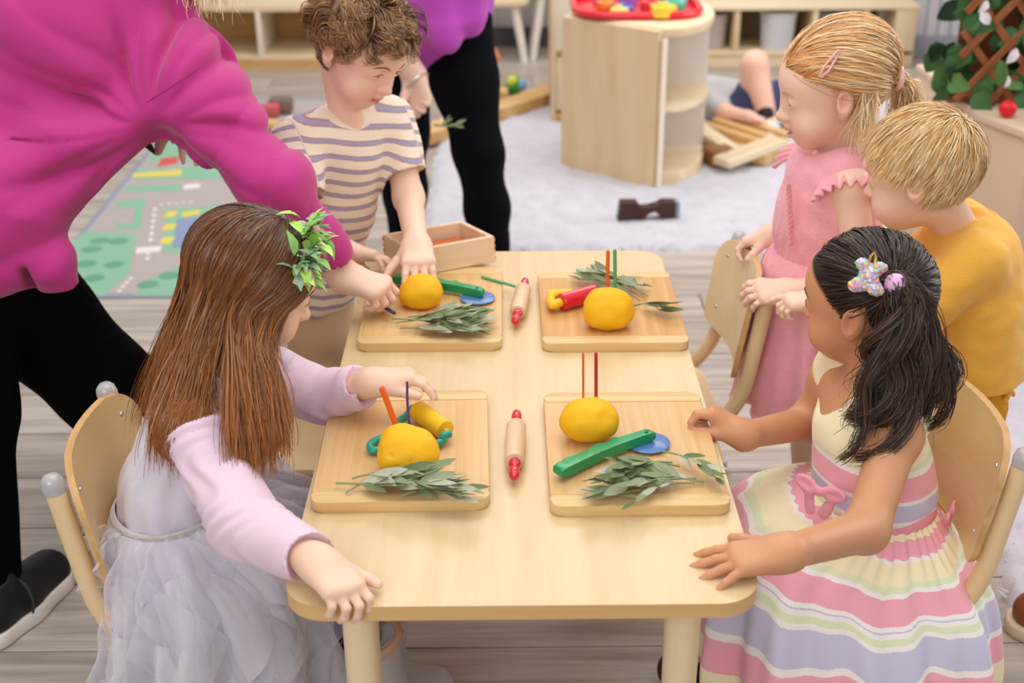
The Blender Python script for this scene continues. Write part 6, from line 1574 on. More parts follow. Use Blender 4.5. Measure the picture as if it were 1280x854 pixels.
# ------------------------------------------------------------------ girl in lavender sleeves and tulle
def girl_tulle():
    rng = np.random.default_rng(31)
    g = thing('person', 'seated long brown haired child in lavender top, tulle skirt and leafy headband', 'person', (-0.48, 1.69, 0.0))
    H = Head((-0.3619, 1.7600, 0.7695), (0.84, 0.30, -0.44), (0.40, 0.14, 1), 0.98)
    nb = np.array((-0.405, 1.725, 0.640)); rs, ls = np.array((-0.440, 1.640, 0.600)), np.array((-0.375, 1.805, 0.595))
    re_, rw = np.array((-0.352, 1.500, 0.525)), np.array((-0.236, 1.368, 0.553)); le, lw = np.array((-0.285, 1.825, 0.548)), np.array((-0.2009, 1.7705, 0.6000))
    S = Soft()
    S.chain([(-0.50, 1.70, 0.34), (-0.49, 1.70, 0.45), (-0.455, 1.712, 0.55)], [0.085, 0.074, 0.074], 0.03, (0, 1, 0), 1.15)
    S.cap(rs, ls, 0.034, 0.034, 0.03); S.cap(nb - np.array((0.01, 0, 0.03)), H.w((0, -0.025, -0.05)), 0.038, 0.037, 0.02)
    S.chain([rs, re_, rw], [0.032, 0.029, 0.0215], 0.02); S.chain([ls, le, lw], [0.032, 0.028, 0.0205], 0.02)
    H.sdf(S, gaze=0.0016, ears=False)
    t1, b1 = hand(S, rw, (0.62, -0.72, -0.20), (0.05, -0.22, -1), 'R', 0.120, ((20, 58, 30), (26, 60, 30), (30, 60, 30), (34, 60, 30)), (8, 2, -3, -8), thumb=(0.80, 0.62, -0.05), tcurl=(10, 10))
    t2, b2 = hand(S, lw, (0.97, 0.06, 0.10), (0.12, -0.25, -1), 'L', 0.118, ((26, 26, 16), (28, 28, 18), (30, 28, 18), (30, 30, 18)), (6, 2, -3, -8), thumb=(0.86, 0.40, 0.30), tcurl=(6, 8))
    def mask(L):
        line = np.where(L[:, 1] > 0.0, 0.0 + 0.058 * np.clip(L[:, 1] / 0.06, 0, 1), -0.05)
        return np.clip((L[:, 2] - line) / 0.010, 0, 1) * (np.abs(L[:, 0]) < 0.0755)
    def col(v): return H.tint(v, paint(v, 'f0cab2'), lin('d07c74'), lin('ea9c8c'), lin('4a2f1e'), mask)
    body = soft_obj('body', S, skin_mat('skin_fair'), g, 0.0042, [H.box(), b1, b2], col)
    eyes(g, H, '4b3424'); brows(g, body, H, '6a4a34', 0.0014)
    # lavender sleeves
    LAV = mat('lavender_jersey', 'e6cde0', 0.85, 0.2, bump=0.35, bscale=380, sheen=0.3)
    A = Soft()
    A.chain([rs, re_, re_ * 0.06 + rw * 0.94], [0.050, 0.046, 0.034], 0.02); A.chain([ls, le, le * 0.06 + lw * 0.94], [0.048, 0.040, 0.033], 0.02)
    A.cap(rs, ls, 0.046, 0.046, 0.03); A.chain([(-0.45, 1.712, 0.50), (-0.445, 1.715, 0.57)], [0.080, 0.078], 0.03, (0, 1, 0), 1.1)
    for e_, w_ in ((re_, rw), (le, lw)):
        o = unit(w_ - e_); p = w_ - o * 0.004; A.cap(p, p + o * 0.05, 0.036, 0.044, 0.002, 's')
    A.ell(nb + np.array((0.02, 0, 0.035)), (0.056, 0.056, 0.048), k=0.006, op='s')
    axr, axl = unit(rw - re_), unit(lw - le)
    A.disp = lambda P: 0.0022 * np.sin(((P - rs) @ axr) * 150 + 5 * np.sin(P[:, 2] * 40 + P[:, 1] * 30)) * (P[:, 1] < 1.66) * np.clip(np.sin(((P - rs) @ axr) * 14) + 0.4, 0, 1) + 0.0016 * np.sin(((P - le) @ axl) * 190 + 3 * np.sin(P[:, 2] * 60)) * (P[:, 1] > 1.72) * (P[:, 0] > -0.34) + 0.0018 * ngrain(P, 46, 2.0)
    soft_obj('lavender_top', A, LAV, g, 0.003)
    # grey bodice over it
    GREY = mat('dove_grey_cloth', 'd6d1df', 0.8, 0.25, bump=0.3, bscale=300, sheen=0.3)
    B = Soft(); B.chain([(-0.50, 1.70, 0.41), (-0.492, 1.70, 0.46), (-0.458, 1.712, 0.545)], [0.086, 0.080, 0.078], 0.03, (0, 1, 0), 1.15)
    for sgn, sh in ((-1, rs), (1, ls)): B.chain([(-0.455, 1.712 + sgn * 0.045, 0.54), sh * 0.62 + nb * 0.38 + np.array((-0.01, 0, 0.020))], [0.05, 0.032], 0.02)
    B.cut((0, 0, 0.42), (0, 0, -1)); B.disp = lambda P: 0.0026 * np.sin(np.arctan2(P[:, 1] - 1.70, P[:, 0] + 0.49) * 13 + 2 * np.sin(P[:, 2] * 30)) + 0.0030 * ngrain(P, 32, 1.0) + 0.0014 * ngrain(P, 80, 2.0)
    soft_obj('dress_bodice', B, GREY, g, 0.0035)
    bm = bmesh.new(); add_tube(bm, [(-0.497 + 0.094 * math.cos(a) - g.location.x, 1.70 + 0.107 * math.sin(a) - g.location.y, 0.440 + 0.012 * math.cos(a)) for a in [2 * PI * i / 48 for i in range(49)]], 0.0085, 8, cap=False, flat=(0.5, 1.0))
    bm_obj('glitter_belt', bm, mat('belt_glitter', 'd8d2cc', 0.25, 0.7, bump=1.0, bscale=900, var=0.3, vscale=500), g)
    rings = [((-0.498, 1.70, 0.445), 0.090, 0.104), ((-0.490, 1.695, 0.41), 0.130, 0.135), ((-0.465, 1.685, 0.365), 0.170, 0.175), ((-0.450, 1.665, 0.29), 0.190, 0.205), ((-0.455, 1.655, 0.22), 0.185, 0.212), ((-0.458, 1.65, 0.185), 0.182, 0.215)]
    def fold(TH, TT):
        back = np.exp(-((np.mod(TH, 2 * PI) - PI) / 0.75) ** 2)
        return 0.05 * np.sin(12 * TH + 1.4 * np.sin(3 * TH)) * TT ** 0.8 - 0.40 * back * np.clip(TT * 2.2, 0, 1), 0.0 + 0.03 * np.clip(np.cos(TH), 0, 1) * np.sin(PI * np.clip(TT * 1.2, 0, 1))
    P, TT, TH = rings_surface(rings, 200, 50, fold)
    o = link('dress_skirt', sheet_mesh('dress_skirt', P, True, g.location), g, GREY); md = o.modifiers.new('thick', 'SOLIDIFY'); md.thickness = 0.002
    # layers of loose tulle
    def sheer(b, t, lo, hi):
        lw_ = t.nodes.new('ShaderNodeLayerWeight'); lw_.inputs[0].default_value = 0.45
        mr = t.nodes.new('ShaderNodeMapRange'); mr.inputs['To Min'].default_value = lo; mr.inputs['To Max'].default_value = hi
        t.links.new(lw_.outputs['Facing'], mr.inputs['Value']); t.links.new(mr.outputs[0], b.inputs['Alpha'])
    m, t, b = new_mat('tulle'); MATS['tulle'] = m; sheer(b, t, 0.16, 0.85)
    setp(b, Base_Color=lin('dcdae6') + (1,), Roughness=0.75, Alpha=0.26); b.inputs['Sheen Weight'].default_value = 0.4
    m2, t, b = new_mat('tulle_dense'); MATS['tulle_dense'] = m2; sheer(b, t, 0.30, 0.95)
    setp(b, Base_Color=lin('e4e1ea') + (1,), Roughness=0.75, Alpha=0.45); b.inputs['Sheen Weight'].default_value = 0.4
    nth, nt = P.shape[1], P.shape[0]
    def at(th, tt):
        i = (th / (2 * PI) * nth) % nth; j = np.clip(tt, 0, 1) * (nt - 1); i0 = int(i); j0 = min(int(j), nt - 2); fi, fj = i - i0, j - j0
        q = lambda a, b_: P[b_, a % nth]
        return (q(i0, j0) * (1 - fi) + q(i0 + 1, j0) * fi) * (1 - fj) + (q(i0, j0 + 1) * (1 - fi) + q(i0 + 1, j0 + 1) * fi) * fj
    k = 0
    for row, (t0, cnt, ln, lift) in enumerate(((0.06, 13, 0.42, 0.006), (0.26, 15, 0.46, 0.012), (0.48, 17, 0.50, 0.016), (0.70, 17, 0.46, 0.018))):
        for c in range(cnt):
            th = 2 * PI * (c + 0.5 * (row % 2) + rng.uniform(-0.25, 0.25)) / cnt
            if abs(math.atan2(math.sin(th - PI), math.cos(th - PI))) < (0.5 if row == 0 else 0.85): continue
            M_, N_ = 12, 26; Q = np.zeros((M_, N_, 3)); wid = rng.uniform(0.55, 0.85); ph = rng.uniform(0, 6.28); nf = rng.uniform(1.6, 2.6); lnn = ln * rng.uniform(0.75, 1.2); skew = rng.uniform(-0.22, 0.22)
            tip = rng.uniform(0.35, 0.65)
            for jj in range(N_):
                u = jj / (N_ - 1)
                prof = 1.0 - 0.62 * abs(u - tip) / max(tip, 1 - tip)
                for ii in range(M_):
                    v = ii / (M_ - 1)
                    th_ = th + (u - 0.5) * wid * (0.55 + 0.75 * v) + skew * v
                    base = at(th_ % (2 * PI), t0 + lnn * v * prof)
                    nrm = np.array((base[0] + 0.44, base[1] - 1.67, 0.10)); nrm = unit(nrm)
                    Q[ii, jj] = base + nrm * (lift + 0.006 + v * (0.018 + 0.030 * math.sin(nf * 6.28 * u + ph)) + 0.004 * math.sin(17 * u + 9 * v + ph)) + np.array((0, 0, -0.018 * v * v))
            o = link('tulle_flounce', sheet_mesh('tulle_flounce', Q, False, g.location), g, m2 if k % 3 == 0 else m); k += 1
    # tulle frill on the shoulders
    for sh, sgn in ((rs, -1), (ls, 1)):
        M_, N_ = 8, 60; Q = np.zeros((M_, N_, 3))
        for jj in range(N_):
            u = jj / (N_ - 1); a = (u - 0.5) * 3.3
            for ii in range(M_):
                v = ii / (M_ - 1); 
                Q[ii, jj] = sh * 0.70 + nb * 0.30 + np.array((math.sin(a) * 0.058, 0, math.cos(a) * 0.050)) + np.array((math.sin(a) * 0.2, sgn * 0.7, math.cos(a) * 0.45 - 0.1)) * 0.032 * v + np.array((math.sin(a), 0.3 * sgn, math.cos(a))) * 0.006 * math.sin(jj * 1.15) * v
        link('shoulder_frill', sheet_mesh('shoulder_frill', Q, False, g.location), g, m2)
    # tights and boots
    L = Soft()
    for y, kx, fx in ((1.620, -0.275, -0.212), (1.765, -0.27, -0.225)): L.chain([(-0.50, y + 0.03, 0.335), (kx, y, 0.315), (fx, y, 0.18)], [0.062, 0.050, 0.036], 0.02); L.cap((fx, y, 0.18), (fx + 0.01, y, 0.06), 0.036, 0.03, 0.01)
    L.cut((0, 0, 0.05), (0, 0, -1))
    soft_obj('tights', L, mat('tights_black', '15141a', 0.7), g, 0.005)
    BOOT = mat('boot_grey', 'bdbabb', 0.75, 0.2, bump=0.3, bscale=150, var=0.05, vscale=20)
    for y, fx in ((1.620, -0.212), (1.765, -0.225)):
        s = Soft(); s.chain([(fx - 0.005, y, 0.245), (fx + 0.008, y, 0.14), (fx + 0.012, y, 0.05)], [0.050, 0.045, 0.042], 0.02); s.cap((fx + 0.015, y, 0.036), (fx + 0.10, y, 0.030), 0.038, 0.033, 0.02)
        s.ell((fx - 0.005, y, 0.265), (0.043, 0.043, 0.035), k=0.003, op='s'); s.cut((fx, y, 0.240), (-0.3, 0, 1)); s.cut((0, 0, 0.002), (0, 0, -1))
        bt = soft_obj('boot', s, BOOT, g, 0.004)
        bm = bmesh.new(); add_tube(bm, [Vector((fx - 0.003 + 0.049 * math.cos(a), y + 0.049 * math.sin(a), 0.236 + 0.0145 * math.cos(a))) - g.location for a in [2 * PI * i / 28 for i in range(29)]], 0.0075, 8, cap=False); tr_ = bm_obj('boot_trim', bm, mat('boot_brown', 'c4a184', 0.7), bt)
    # long hair: parted on top, falling over shoulder and back
    n = 7500
    u = rng.uniform(0, 1, n)                       # 0 face side ... 1 middle of the back
    az = np.where(rng.random(n) < 0.72, 1, -1) * (0.92 + u * 2.22)   # azimuth from the face, to the person's right
    az = -az                                        # right side is +x: dir = (sin, cos)
    part = np.stack([rng.normal(0.06, 0.03, n), 0.55 - 0.95 * u + rng.normal(0, 0.06, n), np.full(n, 0.86)], 1); part /= np.linalg.norm(part, axis=1, keepdims=True)
    lowz = -0.30 - 0.10 * u + rng.normal(0, 0.03, n)
    low = np.stack([-np.sin(az), np.cos(az), lowz], 1); low[:, :2] *= np.sqrt(1 - lowz ** 2)[:, None] ; low /= np.linalg.norm(low, axis=1, keepdims=True)
    tt = np.linspace(0, 1, 11); off = 0.003 + rng.uniform(0, 1, (n, 1)) ** 1.2 * 0.012 * np.sin(np.clip(tt * 1.3 + 0.15, 0, 1) * PI * 0.6)[None]
    A_ = on_scalp(slerp(part, low, tt), H, off)
    near = low[:, 0] > -0.15
    # where the ends hang: a curtain from over the shoulder to down the back
    e0, e1, e2, e3 = np.array((-0.3160, 1.5850, 0.5788)), np.array((-0.3678, 1.5550, 0.5804)), np.array((-0.4436, 1.6000, 0.5713)), np.array((-0.5228, 1.6300, 0.5676)); f2 = np.array((-0.60, 1.80, 0.50))
    uu = u[:, None]
    En = np.where(uu < 0.42, e0 + (e1 - e0) * (uu / 0.42), e2 + (e3 - e2) * ((uu - 0.42) / 0.58))
    Ef = np.array((-0.345, 1.85, 0.52)) + (f2 - np.array((-0.345, 1.85, 0.52))) * uu
    E_ = np.where(near[:, None], En, Ef) + rng.normal(0, 1, (n, 3)) * np.array((0.010, 0.010, 0.014))
    back = np.clip((u - 0.75) / 0.25, 0, 1)[:, None] * near[:, None]
    E_ = E_ + back * np.array((0.0, 0.10, 0.0))
    p0 = A_[:, -1]; d0 = A_[:, -1] - A_[:, -2]; d0 /= np.linalg.norm(d0, axis=1, keepdims=True)
    short = rng.uniform(0, 1, (n, 1)) ** 1.6 * 0.42 + 0.05 * np.sin(u * 31)[:, None]; E_ = E_ + (p0 - E_) * short * np.where(uu < 0.15, 0.6, 1.0)
    ts = np.linspace(0, 1, 13)[1:]
    clump = np.sin(u * 75)[:, None] * np.array((0.007, 0.005, 0))
    B_ = hermite(p0, d0 * 0.16, E_ + clump, np.tile((-0.02, 0.0, -0.16), (n, 1)), ts)
    # keep the fall outside the shoulder and arm
    for c_, r_ in ((rs, 0.060), (rs * 0.6 + re_ * 0.4, 0.058)):
        d = B_ - c_; dist = np.linalg.norm(d, axis=2, keepdims=True); B_ = np.where(dist < r_, c_ + d / (dist + 1e-6) * r_, B_)
    B_[..., 0] += 0.0025 * np.sin(ts * 9 + u[:, None] * 40); B_[..., 1] += 0.002 * np.sin(ts * 7 + u[:, None] * 60)
    P = np.concatenate([A_, B_], 1)
    hair_mesh('hair', P, 0.0017, g, (-0.42, 1.78, 0.66), '3a2014', 'a5652f', attr_mat('glossy_hair', 0.33, 0.5), rng, 0.25, 0.7, ('824a24', 0.12))
    # leafy headband
    band = bmesh.new(); pts = []
    for k in range(25):
        a = -1.35 + 2.7 * k / 24; d = np.array((math.sin(a), 0.44 + 0.06 * math.cos(a), math.cos(a) * 0.80)); d /= np.linalg.norm(d)
        pts.append(on_scalp(d[None, None], H, np.array([[0.016]]))[0, 0])
    add_tube(band, [Vector(p) - g.location for p in pts], 0.0045, 8); cw = bm_obj('leafy_headband', band, mat('band_cream', 'e3d3b4', 0.7), g)
    lf = []
    for nm, c_ in (('bright', 'a3d25e'), ('fresh', '86bb62'), ('frosty', 'bcd9bd'), ('grey_green', '8fae92'), ('lime', 'c4e07c')):
        me = leaf_mesh('leaf', [(0, 0.001, 0), (0.007, 0.006, 0.002), (0.016, 0.0075, 0.003), (0.026, 0.0045, 0.001), (0.034, 0.0005, -0.003)], 0.35); me.materials.append(mat('crown_' + nm, c_, 0.55, var=0.1, vscale=60)); lf.append(me)
    for k in range(92):
        a = rng.uniform(0.05, 1.25); d = np.array((math.sin(a) + rng.normal(0, 0.05), 0.44 + 0.06 * math.cos(a) + rng.normal(0, 0.13), math.cos(a) * 0.80)); d /= np.linalg.norm(d)
        p = on_scalp(d[None, None], H, np.array([[0.016 + rng.uniform(0, 0.010)]]))[0, 0]
        o = link('leaf', lf[rng.integers(0, 5)], cw); o.location = Vector(p) - g.location
        x = Vector(H.R @ (d + rng.normal(0, 0.75, 3))); o.rotation_euler = x.to_track_quat('X', 'Z').to_euler(); s_ = rng.uniform(0.65, 1.1); o.scale = (s_,) * 3
    for k, (a, c_, r_) in enumerate(((0.35, 'ee9fb4', 0.008), (0.45, 'f4c0cc', 0.007), (1.12, 'f2a24a', 0.008), (1.15, 'e0a3cf', 0.011), (1.2, 'f4d34a', 0.007))):
        d = np.array((math.sin(a), 0.46 + 0.05 * (k % 2), math.cos(a) * 0.80)); d /= np.linalg.norm(d); p = on_scalp(d[None, None], H, np.array([[0.030]]))[0, 0]
        bm = bmesh.new(); bmesh.ops.create_icosphere(bm, subdivisions=2, radius=r_); bmesh.ops.scale(bm, vec=(1, 1, 1.3), verts=bm.verts); o = bm_obj('flower_bud', bm, mat('bud_' + c_, c_, 0.6), cw); o.location = Vector(p) - g.location
    return g
girl_tulle()

# ------------------------------------------------------------------ adult in the magenta shirt leaning in from the left
def adult_magenta():
    rng = np.random.default_rng(41)
    g = thing('person', 'adult in magenta shirt and black trousers leaning in from the left edge', 'person', (-0.90, 2.20, 0.0))
    sh, el, wr = np.array((-0.5253, 2.2600, 0.9400)), np.array((-0.4030, 2.1700, 0.7781)), np.array((-0.2840, 2.1700, 0.6064))
    hip, ch = np.array((-1.02, 2.27, 0.66)), np.array((-0.72, 2.33, 1.03))
    nk = np.array((-0.60, 2.36, 1.16)); far = np.array((-0.74, 2.53, 1.0))
    H = Head((-0.475, 2.37, 1.265), (0.75, -0.05, -0.66), (0.65, 0.0, 0.75), 1.12)
    S = Soft()
    S.chain([hip, (hip + ch) / 2, ch, nk], [0.12, 0.10, 0.10, 0.06], 0.03); S.cap(nk, H.w((0, -0.03, -0.05)), 0.052, 0.048, 0.03)
    S.cap(sh + np.array((-0.06, 0.05, -0.02)), far, 0.036, 0.036, 0.03)
    S.chain([sh, el, wr], [0.040, 0.038, 0.0265], 0.03)
    fe, fw = np.array((-0.70, 2.60, 0.84)), np.array((-0.62, 2.46, 0.82)); S.chain([far, fe, fw], [0.05, 0.04, 0.027], 0.02)
    kR, aR = np.array((-0.765, 2.27, 0.335)), np.array((-0.80, 2.44, 0.07)); kL, aL = np.array((-0.945, 2.06, 0.40)), np.array((-0.945, 1.985, 0.08))
    S.chain([hip + np.array((0.03, 0.03, -0.04)), kR, aR], [0.11, 0.065, 0.04], 0.03); S.chain([hip + np.array((0.04, -0.09, -0.04)), kL, aL], [0.11, 0.065, 0.04], 0.03)
    H.sdf(S)
    t1, b1 = hand(S, wr, (0.92, -0.28, -0.22), (-0.15, 0.22, -1), 'R', 0.142, ((42, 62, 34), (50, 66, 34), (56, 68, 34), (60, 66, 34)), (5, 1, -2, -6), thumb=(0.70, 0.05, 0.70), tcurl=(20, 25), wr=0.0245)
    t2, b2 = hand(S, fw, (0.5, -0.8, -0.2), (0, 0, -1), 'L', 0.15)
    def col(v): return H.tint(v, paint(v, 'efcbb6'), lin('c96a66'), lin('e6988a'))
    soft_obj('body', S, skin_mat('skin_fair'), g, 0.006, [b1], col)
    MAG = mat('magenta_cotton', 'bb3382', 0.75, 0.25, bump=0.15, bscale=600, var=0.03, vscale=10, sheen=0.25)
    B = Soft()
    B.chain([(-1.04, 2.28, 0.70), (-0.91, 2.30, 0.86), (-0.765, 2.33, 1.00), (-0.66, 2.36, 1.10)], [0.175, 0.165, 0.170, 0.13], 0.05)
    B.cap(sh + np.array((-0.06, 0.04, 0.02)), far, 0.095, 0.09, 0.05)
    B.chain([sh + np.array((-0.02, 0, 0.0)), el, el * 0.36 + wr * 0.64, el * 0.12 + wr * 0.88], [0.092, 0.070, 0.046, 0.035], 0.04)
    B.chain([far, fe, fw], [0.08, 0.065, 0.05], 0.03)
    # hanging front and hem
    B.cap((-0.6105, 2.2200, 0.8979), (-0.7342, 2.1900, 0.8342), 0.045, 0.075, 0.05)
    B.chain([(-0.7316, 2.1600, 0.8573), (-0.7658, 2.1400, 0.7866), (-0.8277, 2.1300, 0.7520)], [0.056, 0.046, 0.05], 0.06)
    B.chain([(-0.8407, 2.1200, 0.7514), (-0.8061, 2.1000, 0.7082), (-0.7591, 2.0800, 0.6751)], [0.070, 0.046, 0.036], 0.03, unit((0.3, 0.9, 0.2)), 1.5); B.cap((-0.7591, 2.0800, 0.6751), (-0.7503, 2.0800, 0.6252), 0.036, 0.034, 0.02)
    B.chain([(-0.8583, 2.1000, 0.7657), (-0.8807, 2.0700, 0.6916)], [0.11, 0.075], 0.05)
    B.ell(np.array((-0.8235, 2.0900, 0.6305)) + np.array((0.02, 0, -0.30)), (0.42, 0.55, 0.30), None, 0.003, 's')
    B.ell((-0.7944, 2.0400, 0.6598), (0.010, 0.14, 0.028), None, 0.008, 's')
    ap = np.array((-0.5911, 2.1700, 0.8811))
    B.ell(ap + np.array((0.012, -0.03, -0.024)), (0.030, 0.06, 0.026), None, 0.03, 's')
    o = unit(wr - el); pc = el * 0.14 + wr * 0.86
    B.cap(pc - o * 0.010, pc + o * 0.06, 0.031, 0.040, 0.002, 's'); B.cut(pc + o * 0.006, o)
    B.ell(nk + np.array((0.06, 0.0, 0.115)), (0.075, 0.075, 0.075), None, 0.01, 's')
    def creases(P):
        # cloth pulled towards the armpit and bunched along the bent sleeve
        dx, dz = P[:, 0] - ap[0], P[:, 2] - ap[2]; r_ = np.hypot(dx, dz); ph = np.arctan2(dz, dx)
        wt = np.clip((r_ - 0.035) / 0.09, 0, 1) * np.exp(-np.clip(r_ - 0.12, 0, 9) / 0.24) * (P[:, 1] < ap[1] + 0.12)
        k1 = np.sqrt(np.sin(ph * 4.6 + 1.1 * ngrain(P, 9, 0.4)) ** 2 + 0.015); k2 = np.sqrt(np.sin(ph * 8.3 + 1.4 * ngrain(P, 13, 1.9) + 1.0) ** 2 + 0.02)
        rad = (0.027 * np.clip(1 - k1, 0, 1) ** 1.6 + 0.010 * np.clip(1 - k2, 0, 1) ** 1.4) * wt
        t = ((P - el) @ o) ; s_ = (P - el) @ unit(np.cross(o, (0, 1, 0)))
        ws = np.exp(-((t - 0.00) / 0.13) ** 2) * (P[:, 0] > -0.56)
        sl = 0.011 * (1 - np.abs(np.sin(t * 34 + s_ * 22 + 1.3 * ngrain(P, 14, 3.0))) ** 0.7) ** 1.5 * ws
        return rad + sl + 0.0050 * ngrain(P, 15, 0.7) + 0.0014 * ngrain(P, 50, 2.0)
    B.disp = creases
    soft_obj('shirt', B, MAG, g, 0.0050)
    # stitched armhole seam
    bm = bmesh.new(); bvh_pts = smooth_path([(-0.5565, 2.0200, 0.9646), (-0.5138, 2.0200, 0.9895), (-0.4714, 2.0200, 1.0166)], 6)
    me = bpy.data.objects[[o_.name for o_ in g.children if o_.name.startswith('shirt')][0]].data
    vv = np.empty(len(me.vertices) * 3, np.float32); me.vertices.foreach_get('co', vv); vv = vv.reshape(-1, 3) + np.array(g.location)
    ff = np.empty(len(me.polygons) * 4, np.int32); me.polygons.foreach_get('vertices', ff); ff = ff.reshape(-1, 4)
    near = ((vv[ff[:, 0]] - np.array(bvh_pts[6])) ** 2).sum(1) < 0.35 ** 2
    bvh = BVHTree.FromPolygons([tuple(p_) for p_ in vv], [tuple(int(i) for i in q) for q in ff[near]])
    cp_ = Vector((0, 0, 1.497)); sp = []
    for q in bvh_pts:
        h_, n_, _, _ = bvh.ray_cast(cp_, (Vector(q) - cp_).normalized())
        if h_ is not None: sp.append(h_ + n_ * 0.0003 - g.location)
    if len(sp) > 3:
        add_tube(bm, sp, 0.0010, 6); bm_obj('armhole_seam', bm, mat('seam_magenta', 'a52a70', 0.8), g)
    T = Soft(); BLK = mat('black_trousers', '060607', 0.85, 0.05, bump=0.2, bscale=300)
    T.chain([hip + np.array((0.02, -0.02, 0.02)), hip + np.array((0.05, 0.02, -0.08)), kR, aR], [0.15, 0.130, 0.088, 0.066], 0.05); T.chain([hip + np.array((0.05, -0.10, -0.06)), kL, aL], [0.115, 0.074, 0.062], 0.04)
    T.cut((0, 0, 0.085), (0, 0, -1)); T.disp = lambda P: 0.005 * ngrain(P, 24, 1.0)
    soft_obj('trousers', T, BLK, g, 0.007)
    # trainers
    for (heel, toe) in ((np.array((-0.945, 1.905, 0.0)), np.array((-0.860, 2.135, 0.0))), (np.array((-0.83, 2.36, 0.0)), np.array((-0.76, 2.60, 0.0)))):
        d = toe - heel; u_ = unit(d); sd = np.array((-u_[1], u_[0], 0))
        s = Soft(); s.chain([heel + u_ * 0.035 + (0, 0, 0.052), heel + d * 0.45 + (0, 0, 0.050), toe - u_ * 0.045 + (0, 0, 0.040)], [0.043, 0.046, 0.042], 0.02); s.cap(heel + u_ * 0.05 + (0, 0, 0.06), heel + u_ * 0.06 + (0, 0, 0.10), 0.042, 0.042, 0.02)
        s.ell(heel + u_ * 0.055 + (0, 0, 0.125), (0.034, 0.034, 0.04), None, 0.004, 's'); s.cut((0, 0, 0.030), (0, 0, -1))
        sho = soft_obj('trainer', s, mat('trainer_black', '17161a', 0.55, bump=0.3, bscale=500), g, 0.004)
        s = Soft(); s.chain([heel + u_ * 0.035 + (0, 0, 0.018), heel + d * 0.45 + (0, 0, 0.018), toe - u_ * 0.045 + (0, 0, 0.018)], [0.047, 0.050, 0.047], 0.02); s.cut((0, 0, 0.001), (0, 0, -1)); s.cut((0, 0, 0.033), (0, 0, 1))
        soft_obj('sole', s, mat('sole_white', 'ece7e2', 0.6), sho, 0.004).location = Vector((0, 0, 0)) - sho.location
        sho.children[0].location = (0, 0, 0); sho.children[0].data.transform(Matrix.Translation(-g.location)) if True else None
        for k in range(5):
            c = heel + d * (0.42 + 0.075 * k) + np.array((0, 0, 0.092 - 0.006 * k))
            bm = bmesh.new(); add_tube(bm, [Vector(c + sd * a + np.array((0, 0, -0.55 * abs(a) ** 1.15))) - g.location for a in (-0.026, -0.013, 0, 0.013, 0.026)], 0.0032, 6); bm_obj('lace', bm, mat('lace_black', '3c3b40', 0.8), sho)
        c = heel + d * 0.40 + np.array((0, 0, 0.100))
        for e in (-1, 1):
            bm = bmesh.new(); add_tube(bm, smooth_path([Vector(c) - g.location, Vector(c - sd * e * -0.03 + np.array((0.01, -0.012, -0.004))) - g.location, Vector(c - sd * -0.055 * e + np.array((0, -0.01, -0.035))) - g.location, Vector(c - sd * -0.05 * e + np.array((0, -0.01, -0.065))) - g.location], 5), 0.0025, 6); bm_obj('lace', bm, mat('lace_black', '3c3b40', 0.8), sho)
    # long fair hair falling past the collar
    n = 900; ts = np.linspace(0, 1, 16)
    D = rdirs(n, rng, lambda d: (d[:, 1] < 0.5) & (d[:, 2] > -0.5))
    p0 = on_scalp(D[:, None], H, np.full((n, 1), 0.006))[:, 0]
    e = np.array((-0.5099, 2.3000, 1.0604)) + rng.normal(0, 1, (n, 3)) * np.array((0.028, 0.03, 0.025)) + np.array((0.0, 0.02, 0.03))
    P = hermite(p0, rng.normal(0, 0.05, (n, 3)) + np.array((-0.02, -0.04, 0.04)), e, np.tile((0.03, 0, -0.12), (n, 1)) + rng.normal(0, 0.04, (n, 3)), ts)
    hair_mesh('hair', P, 0.002, g, H.c, 'd2b27c', 'efdcb0', HAIR, rng, 0.15, 0.6, ('f6e9c8', 0.3))
    # things in the hands
    a, b = Vector((-0.2286, 2.1600, 0.5607)), Vector((-0.1954, 2.1300, 0.5535))
    stick('dark purple stick held in the fingers of the adult in magenta', a + (a - b) * 0.9, b, 0.0036, '4b2d63')
    t = thing('leafy_sprig', 'dark leafy sprig showing under the arm of the magenta shirt', 'sprig', (-0.6915, 2.4200, 0.7918))
    bm = bmesh.new(); add_tube(bm, [(0, 0, 0.03), (0.01, 0, 0.0), (0.02, 0, -0.02)], 0.0015, 6); bm_obj('stem', bm, mat('sprig_stem', '4a5238', 0.8), t)
    me = leaf_mesh('leaf', [(0, 0.002, 0), (0.012, 0.006, 0.001), (0.026, 0.006, 0.002), (0.042, 0.0006, 0)], 0.3); me.materials.append(mat('sprig_dark', '343d2c', 0.6))
    for (x, z, ry) in ((0.0, 0.0, 0.7), (0.012, 0.002, 1.1), (0.062, 0.028, 1.5), (0.03, 0.02, 1.3), (-0.01, 0.01, 0.5)):
        o_ = link('leaf', me, t); o_.location = (x, 0, z); o_.rotation_euler = (PI / 2, ry, 0)
adult_magenta()

